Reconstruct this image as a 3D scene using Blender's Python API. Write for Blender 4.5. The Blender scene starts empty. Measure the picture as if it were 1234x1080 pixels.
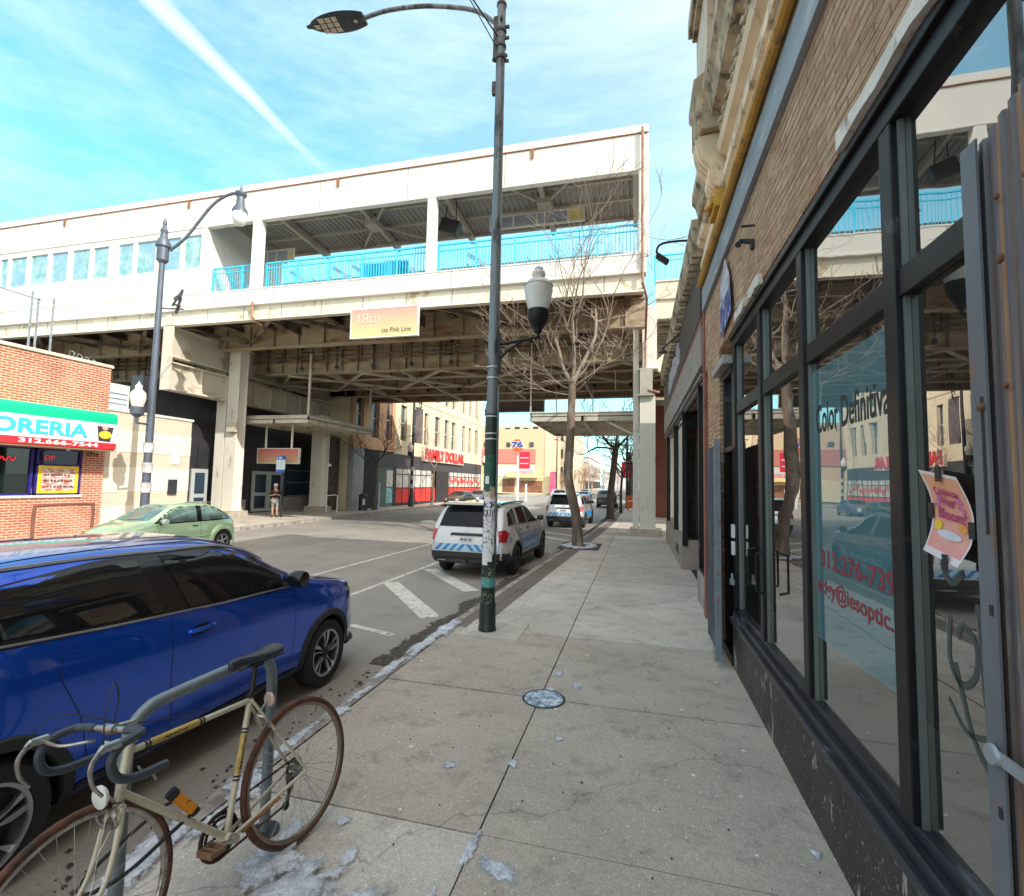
import bpy, bmesh, math, random
from mathutils import Vector, Matrix, noise as mnoise
from mathutils.bvhtree import BVHTree
R = math.radians
PI = math.pi
scene = bpy.context.scene
COL = scene.collection
random.seed(7)

# ---------------------------------------------------------------- materials
def nt(name):
    m = bpy.data.materials.new(name); m.use_nodes = True
    t = m.node_tree; b = t.nodes['Principled BSDF']
    return m, t, b
def N(t, typ, **kw):
    n = t.nodes.new(typ)
    for k, v in kw.items():
        if k in n.inputs: n.inputs[k].default_value = v
        else: setattr(n, k, v)
    return n
def c4(c): return (c[0], c[1], c[2], 1)
def sc(c, k): return tuple(min(1, x * k) for x in c)
def noise_fac(t, vec, scale, detail=4, lo=.35, hi=.65, rough=.55):
    n = N(t, 'ShaderNodeTexNoise'); n.inputs['Scale'].default_value = scale
    n.inputs['Detail'].default_value = detail; n.inputs['Roughness'].default_value = rough
    t.links.new(vec, n.inputs['Vector'])
    r = N(t, 'ShaderNodeMapRange'); r.inputs['From Min'].default_value = lo; r.inputs['From Max'].default_value = hi
    t.links.new(n.outputs['Fac'], r.inputs['Value'])
    return r.outputs['Result']
def mixc(t, fac, a, b, mode='MIX'):
    m = N(t, 'ShaderNodeMix', data_type='RGBA', blend_type=mode)
    if isinstance(fac, (int, float)): m.inputs[0].default_value = fac
    else: t.links.new(fac, m.inputs[0])
    for i, x in ((6, a), (7, b)):
        if isinstance(x, tuple): m.inputs[i].default_value = c4(x)
        else: t.links.new(x, m.inputs[i])
    return m.outputs[2]
def mth(t, op, a, b=None, clamp=False):
    m = N(t, 'ShaderNodeMath', operation=op); m.use_clamp = clamp
    for i, x in ((0, a), (1, b)):
        if x is None: continue
        if isinstance(x, (int, float)): m.inputs[i].default_value = x
        else: t.links.new(x, m.inputs[i])
    return m.outputs[0]
def objvec(t, scale=(1, 1, 1)):
    tc = N(t, 'ShaderNodeTexCoord'); mp = N(t, 'ShaderNodeMapping'); mp.inputs['Scale'].default_value = scale
    t.links.new(tc.outputs['Object'], mp.inputs['Vector'])
    return mp.outputs['Vector']
def bump(t, b, h, strength=.3, dist=.01):
    n = N(t, 'ShaderNodeBump'); n.inputs['Strength'].default_value = strength; n.inputs['Distance'].default_value = dist
    t.links.new(h, n.inputs['Height']); t.links.new(n.outputs['Normal'], b.inputs['Normal'])
def pbr(name, col, rough=.6, metal=0, var=.18, scale=3, bmp=0, bscale=40, coat=0, dirt=None, dirt2=None, stretch=(1, 1, 1), emit=0, spec=None):
    m, t, b = nt(name)
    v = objvec(t, stretch)
    f = noise_fac(t, v, scale, 6, .3, .7)
    out = mixc(t, f, sc(col, 1 - var), sc(col, 1 + var))
    for d in (dirt, dirt2):
        if d:
            dc, amt, dsc = d
            df = noise_fac(t, v, dsc, 8, 1 - amt - .06, 1 - amt + .05, .65) if amt <= 1 else 1.0
            out = mixc(t, df, out, dc)
    t.links.new(out, b.inputs['Base Color'])
    b.inputs['Roughness'].default_value = rough; b.inputs['Metallic'].default_value = metal
    if coat: b.inputs['Coat Weight'].default_value = coat; b.inputs['Coat Roughness'].default_value = .04
    if spec is not None: b.inputs['Specular IOR Level'].default_value = spec
    if emit: t.links.new(out, b.inputs['Emission Color']); b.inputs['Emission Strength'].default_value = emit
    if bmp:
        bn = noise_fac(t, v, bscale, 6, 0, 1)
        bump(t, b, bn, bmp, .01)
    return m
def brick(name, c1, c2, mortar, plane='x', bw=.21, bh=.072, stain=(.12, .06, .05), stain_amt=.4, bmp=.5, ms=.012, bleach=None):
    m, t, b = nt(name)
    tc = N(t, 'ShaderNodeTexCoord'); s = N(t, 'ShaderNodeSeparateXYZ'); c = N(t, 'ShaderNodeCombineXYZ')
    t.links.new(tc.outputs['Object'], s.inputs[0])
    t.links.new(s.outputs['Y' if plane == 'x' else 'X'], c.inputs[0]); t.links.new(s.outputs['Z'], c.inputs[1])
    br = N(t, 'ShaderNodeTexBrick'); br.inputs['Scale'].default_value = 1
    br.inputs['Brick Width'].default_value = bw; br.inputs['Row Height'].default_value = bh
    br.inputs['Mortar Size'].default_value = ms; br.inputs['Mortar Smooth'].default_value = .2
    br.inputs['Color1'].default_value = c4(c1); br.inputs['Color2'].default_value = c4(c2); br.inputs['Mortar'].default_value = c4(mortar)
    t.links.new(c.outputs[0], br.inputs['Vector'])
    out = br.outputs['Color']
    f = noise_fac(t, c.outputs[0], .9, 6, .5, .75)
    out = mixc(t, mth(t, 'MULTIPLY', f, stain_amt), out, stain)
    if bleach: 
        f2 = noise_fac(t, c.outputs[0], .5, 6, .5, .7)
        out = mixc(t, mth(t, 'MULTIPLY', f2, .5), out, bleach)
    f3 = noise_fac(t, c.outputs[0], 30, 3, .2, .8)
    out = mixc(t, .25, out, mixc(t, f3, (.5, .5, .5), (1, 1, 1)), 'MULTIPLY')
    t.links.new(out, b.inputs['Base Color']); b.inputs['Roughness'].default_value = .85
    inv = mth(t, 'SUBTRACT', 1, br.outputs['Fac'])
    bump(t, b, inv, bmp, .008)
    return m
def glass(name, tint=(.8, .9, .88), refl=1.0, base=.06, body=(0, 0, 0), bodymix=0.0, rough=.0, ior=1.5, wavy=.0):
    m = bpy.data.materials.new(name); m.use_nodes = True; t = m.node_tree; t.nodes.clear()
    o = N(t, 'ShaderNodeOutputMaterial'); tr = N(t, 'ShaderNodeBsdfTransparent'); tr.inputs[0].default_value = c4(tint)
    df = N(t, 'ShaderNodeBsdfDiffuse'); df.inputs[0].default_value = c4(body)
    g = N(t, 'ShaderNodeBsdfGlossy'); g.inputs['Roughness'].default_value = rough; g.inputs['Color'].default_value = (refl, refl, refl, 1)
    m1 = N(t, 'ShaderNodeMixShader'); m1.inputs[0].default_value = bodymix
    t.links.new(tr.outputs[0], m1.inputs[1]); t.links.new(df.outputs[0], m1.inputs[2])
    fr = N(t, 'ShaderNodeFresnel'); fr.inputs[0].default_value = ior
    f = mth(t, 'ADD', fr.outputs[0], base, True)
    if wavy:
        v = objvec(t); n = N(t, 'ShaderNodeTexNoise'); n.inputs['Scale'].default_value = 1.3; t.links.new(v, n.inputs['Vector'])
        bp = N(t, 'ShaderNodeBump'); bp.inputs['Strength'].default_value = wavy; bp.inputs['Distance'].default_value = .05
        t.links.new(n.outputs['Fac'], bp.inputs['Height']); t.links.new(bp.outputs[0], g.inputs['Normal'])
    m2 = N(t, 'ShaderNodeMixShader'); t.links.new(f, m2.inputs[0])
    t.links.new(m1.outputs[0], m2.inputs[1]); t.links.new(g.outputs[0], m2.inputs[2]); t.links.new(m2.outputs[0], o.inputs[0])
    return m

# ---------------------------------------------------------------- mesh building
class MB:
    def __init__(s): s.v = []; s.f = []; s.m = []
    def add(s, vs, fs, mi=0):
        o = len(s.v); s.v += [tuple(p) for p in vs]
        for f in fs: s.f.append(tuple(o + i for i in f)); s.m.append(mi)
        return s
    def box(s, x0, x1, y0, y1, z0, z1, mi=0):
        x0, x1 = sorted((x0, x1)); y0, y1 = sorted((y0, y1)); z0, z1 = sorted((z0, z1))
        return s.add([(x0,y0,z0),(x1,y0,z0),(x1,y1,z0),(x0,y1,z0),(x0,y0,z1),(x1,y0,z1),(x1,y1,z1),(x0,y1,z1)],
                     [(0,3,2,1),(4,5,6,7),(0,1,5,4),(1,2,6,5),(2,3,7,6),(3,0,4,7)], mi)
    def bar(s, a, b, w, h, up=(0, 0, 1), mi=0):
        a = Vector(a); b = Vector(b); d = (b - a).normalized(); up = Vector(up)
        if abs(d.dot(up)) > .98: up = Vector((1, 0, 0))
        r = d.cross(up).normalized() * w / 2; u = r.cross(d).normalized() * h / 2
        vs = [a - r - u, a + r - u, a + r + u, a - r + u, b - r - u, b + r - u, b + r + u, b - r + u]
        return s.add(vs, [(0,1,2,3),(7,6,5,4),(0,4,5,1),(1,5,6,2),(2,6,7,3),(3,7,4,0)], mi)
    def tube(s, pts, r, n=8, mi=0, cap=True):
        pts = [Vector(p) for p in pts]; k = len(pts)
        rs = r if isinstance(r, (list, tuple)) else [r] * k
        t0 = (pts[1] - pts[0]).normalized()
        ref = Vector((0, 0, 1)) if abs(t0.z) < .9 else Vector((1, 0, 0))
        u = t0.cross(ref).normalized(); vs = []
        for i, p in enumerate(pts):
            if i == 0: t = t0
            elif i == k - 1: t = (pts[i] - pts[i - 1]).normalized()
            else:
                t = (pts[i + 1] - pts[i]).normalized() + (pts[i] - pts[i - 1]).normalized()
                t = t.normalized() if t.length > 1e-6 else (pts[i + 1] - pts[i]).normalized()
            u = (u - t * u.dot(t))
            u = u.normalized() if u.length > 1e-6 else t.orthogonal().normalized()
            w = t.cross(u)
            for j in range(n):
                a = 2 * PI * j / n
                vs.append(p + (u * math.cos(a) + w * math.sin(a)) * rs[i])
        fs = [(i*n+j, i*n+(j+1)%n, (i+1)*n+(j+1)%n, (i+1)*n+j) for i in range(k-1) for j in range(n)]
        if cap: fs += [tuple(range(n))[::-1], tuple((k-1)*n + j for j in range(n))]
        return s.add(vs, fs, mi)
    def lathe(s, prof, c=(0, 0, 0), n=24, mi=0, axis='z', cap=True, ang=(0, 2 * PI)):
        vs = []; k = len(prof); full = abs(ang[1] - ang[0] - 2 * PI) < 1e-6
        m = n if full else n + 1
        for (r, h) in prof:
            for j in range(m):
                a = ang[0] + (ang[1] - ang[0]) * j / n; x, y = r * math.cos(a), r * math.sin(a)
                p = (x, y, h) if axis == 'z' else ((h, x, y) if axis == 'x' else (x, h, y))
                vs.append((c[0] + p[0], c[1] + p[1], c[2] + p[2]))
        fs = []
        for i in range(k - 1):
            for j in range(n):
                j2 = (j + 1) % m
                q = (i*m+j, i*m+j2, (i+1)*m+j2, (i+1)*m+j)
                fs.append(q if axis != 'y' else q[::-1])
        if cap and full:
            fs += [tuple(range(m))[::-1], tuple((k-1)*m + j for j in range(m))]
        return s.add(vs, fs, mi)
    def prism(s, poly, a, b, axis='x', mi=0):
        n = len(poly)
        def P(u, v, w): return (w, u, v) if axis == 'x' else ((u, w, v) if axis == 'y' else (u, v, w))
        vs = [P(u, v, a) for u, v in poly] + [P(u, v, b) for u, v in poly]
        fs = [tuple(range(n)), tuple(range(2*n-1, n-1, -1))] + [(i, i+n, (i+1)%n+n, (i+1)%n) for i in range(n)]
        return s.add(vs, fs, mi)
    def quad(s, a, b, c, d, mi=0): return s.add([a, b, c, d], [(0, 1, 2, 3)], mi)
    def xf(s, M):
        s.v = [tuple(M @ Vector(p)) for p in s.v]; return s
    def join(s, o, mi=None):
        k = len(s.v); s.v += o.v
        for f, m in zip(o.f, o.m): s.f.append(tuple(k + i for i in f)); s.m.append(m if mi is None else mi)
        return s
def wloc(o):
    v = Vector((0, 0, 0))
    while o: v += o.location; o = o.parent
    return v
SPLIT = {'panel_joints', 'frieze_ornament', 'neon', 'glazing_bead', 'roof_post', 'torn_trim', 'mullion', 'bolt', 'graffiti', 'hanger_rod', 'roof_beam', 'floor_beam', 'cross_bracing', 'rod', 'post', 'stair_stringer', 'drip_edge', 'handle', 'intercom', 'strap', 'window_bar', 'door_glass', 'glazing_bar', 'tape', 'badges', 'clamp', 'stickers', 'led_module', 'hanger', 'pilaster', 'base_plate', 'louvre', 'pane_bar', 'leg', 'spot_lamp', 'roof_vent', 'lower_windows', 'roof_post', 'downpipe', 'lens', 'pilaster', 'cross_girder', 'gate_edge', 'display_plants', 'window_graphics', 'base_wall', 'dark_band', 'bulb', 'kerb_mark', 'shift_lever', 'cap', 'red_trim', 'side_stripe', 'red_band', 'window_hood', 'yellow_end', 'upper_window'}
def islands(mb):
    par = list(range(len(mb.v)))
    def fd(i):
        while par[i] != i: par[i] = par[par[i]]; i = par[i]
        return i
    for f in mb.f:
        for j in f[1:]: par[fd(j)] = fd(f[0])
    grp = {}
    for f, m in zip(mb.f, mb.m): grp.setdefault(fd(f[0]), []).append((f, m))
    out = []
    for fl in grp.values():
        q = MB(); ix = {}
        for f, m in fl:
            for i in f:
                if i not in ix: ix[i] = len(q.v); q.v.append(mb.v[i])
            q.f.append(tuple(ix[i] for i in f)); q.m.append(m)
        out.append(q)
    return out
def obj(name, mb, mats, parent=None, smooth=35, bev=0, kind=None, fixn=True):
    if name in SPLIT and parent:
        il = islands(mb)
        if 1 < len(il) <= 100:
            for q in il: o = obj1(name, q, mats, parent, smooth, bev, kind, fixn)
            return o
    return obj1(name, mb, mats, parent, smooth, bev, kind, fixn)
def obj1(name, mb, mats, parent=None, smooth=35, bev=0, kind=None, fixn=True):
    me = bpy.data.meshes.new(name)
    off = wloc(parent) if parent else Vector((0, 0, 0))
    me.from_pydata([tuple(Vector(p) - off) for p in mb.v], [], mb.f)
    if not isinstance(mats, (list, tuple)): mats = [mats]
    for m in mats: me.materials.append(m)
    me.polygons.foreach_set('material_index', mb.m)
    if fixn:
        bm = bmesh.new(); bm.from_mesh(me); bmesh.ops.recalc_face_normals(bm, faces=bm.faces); bm.to_mesh(me); bm.free()
    if smooth:
        me.polygons.foreach_set('use_smooth', [True] * len(me.polygons))
        me.set_sharp_from_angle(angle=R(smooth))
    me.update()
    o = bpy.data.objects.new(name, me); COL.objects.link(o)
    if parent: o.parent = parent
    if bev:
        b = o.modifiers.new('bevel', 'BEVEL'); b.width = bev; b.segments = 2; b.limit_method = 'ANGLE'; b.angle_limit = R(40)
    if kind: o['kind'] = kind
    return o
def thing(name, label, cat, loc=(0, 0, 0), group=None):
    o = bpy.data.objects.new(name, None); COL.objects.link(o); o.empty_display_size = .2
    o.location = loc; o['label'] = label; o['category'] = cat
    if group: o['group'] = group
    return o
def tag(o, label, cat, group=None):
    o['label'] = label; o['category'] = cat
    if group: o['group'] = group
    return o
def copy_tree(o, parent=None):
    c = o.copy(); COL.objects.link(c)
    if parent: c.parent = parent
    for ch in list(o.children): copy_tree(ch, c)
    return c
def textmb(s, origin, right, up, w, h, bold=.0, ext=.0, mirror=False, mi=0, wrap=None, shear=0):
    cu = bpy.data.curves.new('t', 'FONT'); cu.body = s; cu.size = 1; cu.offset = bold; cu.resolution_u = 3; cu.shear = shear
    o = bpy.data.objects.new('t', cu); COL.objects.link(o)
    dg = bpy.context.evaluated_depsgraph_get(); me = bpy.data.meshes.new_from_object(o.evaluated_get(dg))
    xs = [v.co.x for v in me.vertices]; ys = [v.co.y for v in me.vertices]
    x0, x1, y0, y1 = min(xs), max(xs), min(ys), max(ys)
    o0 = Vector(origin); r = Vector(right).normalized(); u = Vector(up).normalized(); nn = r.cross(u)
    mb = MB(); vs = []
    for v in me.vertices:
        a = (v.co.x - x0) / (x1 - x0); b = (v.co.y - y0) / (y1 - y0)
        if mirror: a = 1 - a
        vs.append((a * w, b * h))
    fs = [tuple(p.vertices) for p in me.polygons]
    if wrap: pts = [wrap(a, b) for a, b in vs]
    else: pts = [o0 + r * a + u * b for a, b in vs]
    mb.add(pts, fs, mi)
    if ext and not wrap:
        mb2 = MB(); k = len(vs)
        ed = {}
        for f in fs:
            for i in range(len(f)):
                e = (f[i], f[(i + 1) % len(f)]); key = tuple(sorted(e)); ed[key] = ed.get(key, 0) + 1
        top = [p + nn * ext for p in pts]
        mb2.add(pts + top, [tuple(i + k for i in f) for f in fs] + [(a, b, b + k, a + k) for (a, b), n_ in ed.items() if n_ == 1], mi)
        mb = mb2
    bpy.data.objects.remove(o); bpy.data.meshes.remove(me); bpy.data.curves.remove(cu)
    return mb
def evalmesh(o):
    dg = bpy.context.evaluated_depsgraph_get()
    return bpy.data.meshes.new_from_object(o.evaluated_get(dg))
def bez(pts, n=8):
    """catmull-rom through points"""
    P_ = [Vector(p) for p in pts]; P_ = [2 * P_[0] - P_[1]] + P_ + [2 * P_[-1] - P_[-2]]; out = []
    for i in range(1, len(P_) - 2):
        for k in range(n):
            t = k / n; a, b, c, d = P_[i-1:i+3]
            out.append(.5 * ((2*b) + (c-a)*t + (2*a-5*b+4*c-d)*t*t + (3*b-a-3*c+d)*t**3))
    out.append(P_[-2]); return out
# ---------------------------------------------------------------- common materials
M_ = {}
M_['white_steel'] = pbr('white_steel', (.72, .70, .65), .55, var=.05, scale=.6, dirt=((.55, .46, .34), .33, 1.1), dirt2=((.36, .22, .12), .285, 2.6), bmp=.12, bscale=2)
M_['cream_steel'] = pbr('cream_steel', (.58, .53, .44), .6, var=.12, scale=.8, dirt=((.36, .28, .19), .38, 1.3), bmp=.1, bscale=12)
M_['tan_steel'] = pbr('tan_steel', (.43, .35, .25), .65, var=.2, scale=1.2, stretch=(.4, 1, 1.6), dirt=((.36, .22, .11), .42, .9), dirt2=((.12, .085, .06), .36, 1.8), bmp=.15, bscale=12)
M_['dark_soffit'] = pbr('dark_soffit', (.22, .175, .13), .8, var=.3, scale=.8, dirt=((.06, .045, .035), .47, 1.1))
M_['rust'] = pbr('rust', (.30, .12, .05), .8, var=.35, scale=4)
M_['blue_rail'] = pbr('blue_rail', (.06, .56, .80), .45, var=.08)
M_['black_metal'] = pbr('black_metal', (.009, .009, .012), .42, var=.3, scale=7, spec=.3, dirt=((.09, .09, .1), .31, 5), bmp=.06, bscale=30)
M_['dark_metal'] = pbr('dark_metal', (.03, .033, .04), .5, var=.3, scale=5)
M_['galv'] = pbr('galv', (.30, .34, .38), .5, metal=.3, var=.15, scale=5, dirt=((.2, .2, .2), .4, 9))
M_['white_paint'] = pbr('white_paint', (.78, .78, .76), .5, var=.06)
M_['road_paint'] = pbr('road_paint', (.62, .60, .56), .8, var=.12, scale=4, dirt=((.24, .22, .20), .40, 7), bmp=.3, bscale=60)
M_['concrete'] = pbr('concrete', (.36, .335, .30), .85, var=.15, scale=1.5, dirt=((.2, .18, .16), .42, 2.5), bmp=.3, bscale=60)
M_['rubber'] = pbr('rubber', (.018, .018, .019), .75, var=.3, scale=12)
M_['alu'] = pbr('alu', (.62, .63, .64), .3, metal=.9, var=.1, scale=10)
M_['black_plastic'] = pbr('black_plastic', (.02, .02, .022), .55, var=.2)
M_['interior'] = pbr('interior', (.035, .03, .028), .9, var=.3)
M_['red'] = pbr('red_paint', (.62, .03, .03), .5, var=.1)
M_['bark'] = pbr('bark', (.15, .112, .085), .9, var=.35, scale=7, stretch=(1, 1, .3), bmp=.6, bscale=22, dirt=((.34, .29, .22), .4, 2.2))
M_['twig'] = pbr('twig', (.24, .185, .145), .85, var=.25, scale=3)
M_['bark_dark'] = pbr('bark_dark', (.09, .07, .06), .9, var=.3, scale=7, bmp=.4, bscale=30)

def slab_mat(name, base, k):
    m, t, b = nt(name); v = objvec(t)
    f = noise_fac(t, v, .9, 8, .3, .7, .6)
    out = mixc(t, f, sc(base, .78), sc(base, 1.12))
    f = noise_fac(t, v, 3.5, 8, .52, .68, .7); out = mixc(t, mth(t, 'MULTIPLY', f, .45), out, (.15, .135, .12))
    f = noise_fac(t, v, 140, 2, .35, .65); out = mixc(t, .55, out, mixc(t, f, (.42, .40, .37), (1, 1, 1)), 'MULTIPLY')
    f = noise_fac(t, v, 320, 1, .60, .66); out = mixc(t, mth(t, 'MULTIPLY', f, .55), out, (.72, .70, .66))
    f = noise_fac(t, v, 210, 1, .64, .68); out = mixc(t, mth(t, 'MULTIPLY', f, .6), out, (.12, .10, .09))
    # chewing gum and salt spots
    vo = N(t, 'ShaderNodeTexVoronoi'); vo.inputs['Scale'].default_value = 7; vo.inputs['Randomness'].default_value = 1
    wv = N(t, 'ShaderNodeTexNoise'); wv.inputs['Scale'].default_value = 30
    t.links.new(v, wv.inputs['Vector'])
    va = N(t, 'ShaderNodeVectorMath', operation='ADD'); vs_ = N(t, 'ShaderNodeVectorMath', operation='SCALE'); vs_.inputs['Scale'].default_value = .03
    t.links.new(wv.outputs['Color'], vs_.inputs[0]); t.links.new(v, va.inputs[0]); t.links.new(vs_.outputs[0], va.inputs[1])
    t.links.new(va.outputs[0], vo.inputs['Vector'])
    sp = N(t, 'ShaderNodeSeparateColor'); t.links.new(vo.outputs['Color'], sp.inputs[0])
    rad = mth(t, 'MULTIPLY', mth(t, 'SUBTRACT', sp.outputs[0], .62, True), .34)
    spot = mth(t, 'LESS_THAN', vo.outputs['Distance'], rad)
    out = mixc(t, mth(t, 'MULTIPLY', spot, .75), out, (.98, .96, .92))
    vo2 = N(t, 'ShaderNodeTexVoronoi'); vo2.inputs['Scale'].default_value = 38
    t.links.new(va.outputs[0], vo2.inputs['Vector'])
    sp2 = N(t, 'ShaderNodeSeparateColor'); t.links.new(vo2.outputs['Color'], sp2.inputs[0])
    rad2 = mth(t, 'MULTIPLY', mth(t, 'SUBTRACT', sp2.outputs[1], .70, True), .8)
    spot2 = mth(t, 'LESS_THAN', vo2.outputs['Distance'], rad2)
    msk = noise_fac(t, v, .8, 3, .45, .6)
    out = mixc(t, mth(t, 'MULTIPLY', mth(t, 'MULTIPLY', spot2, msk), .9), out, (.98, .98, .98))
    f = noise_fac(t, v, 26, 5, .3, .7, .7); out = mixc(t, .5, out, mixc(t, f, (.62, .60, .58), (1.0, 1.0, 1.0)), 'MULTIPLY')
    f = noise_fac(t, v, 5, 8, .60, .70, .75); out = mixc(t, mth(t, 'MULTIPLY', f, .5), out, (.14, .12, .10))
    f = noise_fac(t, v, 46, 3, .66, .69, .6); out = mixc(t, mth(t, 'MULTIPLY', f, .7), out, (.93, .92, .9))
    # hairline cracks
    vc = N(t, 'ShaderNodeTexVoronoi', feature='DISTANCE_TO_EDGE'); vc.inputs['Scale'].default_value = .16
    vw = N(t, 'ShaderNodeVectorMath', operation='SCALE'); vw.inputs['Scale'].default_value = .5
    nz = N(t, 'ShaderNodeTexNoise'); nz.inputs['Scale'].default_value = 2.2; nz.inputs['Detail'].default_value = 8; t.links.new(v, nz.inputs['Vector'])
    t.links.new(nz.outputs['Color'], vw.inputs[0]); v3 = N(t, 'ShaderNodeVectorMath', operation='ADD')
    t.links.new(v, v3.inputs[0]); t.links.new(vw.outputs[0], v3.inputs[1]); t.links.new(v3.outputs[0], vc.inputs['Vector'])
    cr = mth(t, 'LESS_THAN', vc.outputs['Distance'], .0009)
    out = mixc(t, mth(t, 'MULTIPLY', cr, .35), out, (.07, .06, .055))
    t.links.new(out, b.inputs['Base Color']); b.inputs['Roughness'].default_value = .82
    bump(t, b, noise_fac(t, v, 120, 5, 0, 1), .35, .006)
    return m
SL = [slab_mat('concrete_slab_a', (.64, .56, .48), 0), slab_mat('concrete_slab_b', (.70, .63, .56), 1), slab_mat('concrete_slab_c', (.78, .72, .65), 2)]

def asphalt():
    m, t, b = nt('asphalt'); v = objvec(t); vs_ = objvec(t, (1, .12, 1))
    f = noise_fac(t, v, .5, 8, .3, .7); out = mixc(t, f, (.31, .29, .262), (.43, .40, .365))
    f = noise_fac(t, vs_, 1.3, 5, .5, .7); out = mixc(t, mth(t, 'MULTIPLY', f, .4), out, (.46, .43, .39))
    f = noise_fac(t, v, 2.1, 9, .58, .66, .7); out = mixc(t, mth(t, 'MULTIPLY', f, .5), out, (.17, .155, .14))
    f = noise_fac(t, v, 28, 5, .3, .7, .75); out = mixc(t, .45, out, mixc(t, f, (.5, .5, .5), (1, 1, 1)), 'MULTIPLY')
    f = noise_fac(t, v, 220, 2, .3, .7); out = mixc(t, .6, out, mixc(t, f, (.45, .45, .45), (1, 1, 1)), 'MULTIPLY')
    f = noise_fac(t, v, 300, 1, .62, .72); out = mixc(t, mth(t, 'MULTIPLY', f, .5), out, (.5, .48, .45))
    t.links.new(out, b.inputs['Base Color']); b.inputs['Roughness'].default_value = .8
    bump(t, b, noise_fac(t, v, 160, 4, 0, 1), .5, .008)
    return m
M_['asphalt'] = asphalt()
M_['ground'] = pbr('ground_soil', (.16, .145, .12), .9, var=.3, scale=.1)
M_['curb'] = pbr('curb_stone', (.36, .33, .30), .85, var=.2, scale=3, dirt=((.2, .17, .15), .45, 4), bmp=.4, bscale=50)
M_['paver'] = brick('brick_paver', (.33, .25, .22), (.27, .2, .18), (.2, .17, .15), 'x', 1.0, 60, stain_amt=.5, bmp=.2)
M_['debris'] = pbr('gutter_dirt', (.07, .06, .052), .9, var=.5, scale=14, bmp=1, bscale=35, dirt=((.17, .13, .1), .38, 20))
def snowmat():
    m, t, b = nt('old_snow'); v = objvec(t)
    f = noise_fac(t, v, 9, 8, .35, .65, .7); out = mixc(t, f, (.36, .40, .47), (.80, .83, .90))
    f = noise_fac(t, v, 60, 3, .66, .74); out = mixc(t, mth(t, 'MULTIPLY', f, .5), out, (.15, .14, .13))
    t.links.new(out, b.inputs['Base Color']); b.inputs['Roughness'].default_value = .5
    at = N(t, 'ShaderNodeAttribute'); at.attribute_name = 'rim'
    nf = noise_fac(t, v, 22, 9, .25, .75, .72)
    edge = mth(t, 'SUBTRACT', mth(t, 'ADD', mth(t, 'MULTIPLY', nf, .95), .35), at.outputs['Fac'])
    mr = N(t, 'ShaderNodeMapRange'); mr.inputs['From Min'].default_value = -.06; mr.inputs['From Max'].default_value = .30; t.links.new(edge, mr.inputs['Value'])
    t.links.new(mr.outputs['Result'], b.inputs['Alpha'])
    bump(t, b, noise_fac(t, v, 30, 6, 0, 1), .8, .02); return m
M_['snow'] = snowmat()
RIM = []

# ---------------------------------------------------------------- ground, road, kerbs, pavements
CURB_R = [(-40, -2.75), (0, -2.75), (7, -2.74), (10, -2.62), (13.5, -2.45), (20, -2.12), (29, -1.75), (45, -1.6), (60, -1.6)]
CURB_L = [(-40, -16.1), (14, -16.1), (20, -16.3), (32, -17.0), (45, -17.2), (60, -17.2)]
def lerp(tab, y):
    if y <= tab[0][0]: return tab[0][1]
    for (a, va), (b, vb) in zip(tab, tab[1:]):
        if y <= b: return va + (vb - va) * (y - a) / (b - a)
    return tab[-1][1]
g = MB(); g.quad((-900, -900, -.175), (900, -900, -.175), (900, 1800, -.175), (-900, 1800, -.175))
obj('ground', g, M_['ground'], smooth=0, kind='structure')
g = MB()
ys = [-40 + i for i in range(101)] 
for a, b in zip(ys, ys[1:]):
    g.quad((lerp(CURB_L, a) - .1, a, -.15), (lerp(CURB_R, a) + .05, a, -.15), (lerp(CURB_R, b) + .05, b, -.15), (lerp(CURB_L, b) - .1, b, -.15))
obj('road', g, M_['asphalt'], smooth=0, kind='structure')
g = MB(); g.quad((-80, 60, -.15), (60, 60, -.15), (60, 72, -.15), (-80, 72, -.15))
g.quad((-17, 72, -.15), (-1.6, 72, -.15), (-1.6, 300, -.15), (-17, 300, -.15))
obj('road', g, M_['asphalt'], smooth=0, kind='structure')

# near pavement: separate poured slabs with real joints
g = MB(); YJ = [-6, -3, -1.2, 1.0, 2.97, 4.92, 6.93, 9.1, 11.2, 13.3, 15.4, 17.5, 19.6, 21.9, 24, 26.2, 29, 32, 36, 40, 45, 52, 60]
rnd = random.Random(3)
J = .006
for i, (a, b) in enumerate(zip(YJ, YJ[1:])):
    xs = [None, -.92, 1.3]
    for k in range(2):
        m = 0 if b <= 7 else (2 if b < 14 else rnd.choice([1, 2, 1]))
        if a == 1.0 and k == 0: m = 2
        if b <= 1: m = 1
        if k == 1 and b > 13.2 and b < 15.5: m = 1
        w_in = .17 if b <= 6.94 else .55
        x0a = lerp(CURB_R, a) + w_in; x0b = lerp(CURB_R, b) + w_in
        x1 = -.92
        if k == 1: x0a = x0b = -.92; x1 = 1.32 if b < 22 else 2.0
        za = rnd.uniform(-.004, .004)
        vs = [(x0a + J, a + J, za), (x1 - J, a + J, za), (x1 - J, b - J, za), (x0b + J, b - J, za)]
        g.add(vs + [(x, y, -.05) for x, y, z in vs], [(0, 1, 2, 3), (0, 4, 5, 1), (1, 5, 6, 2), (2, 6, 7, 3), (3, 7, 4, 0)], m)
g.quad((-2.6, -6, -.02), (2.2, -6, -.02), (2.2, 60, -.02), (-1.6, 60, -.02), 3)
obj('sidewalk', g, SL + [pbr('joint_dirt', (.055, .048, .042), .95, var=.4, scale=15)], smooth=0, kind='structure')
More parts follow.
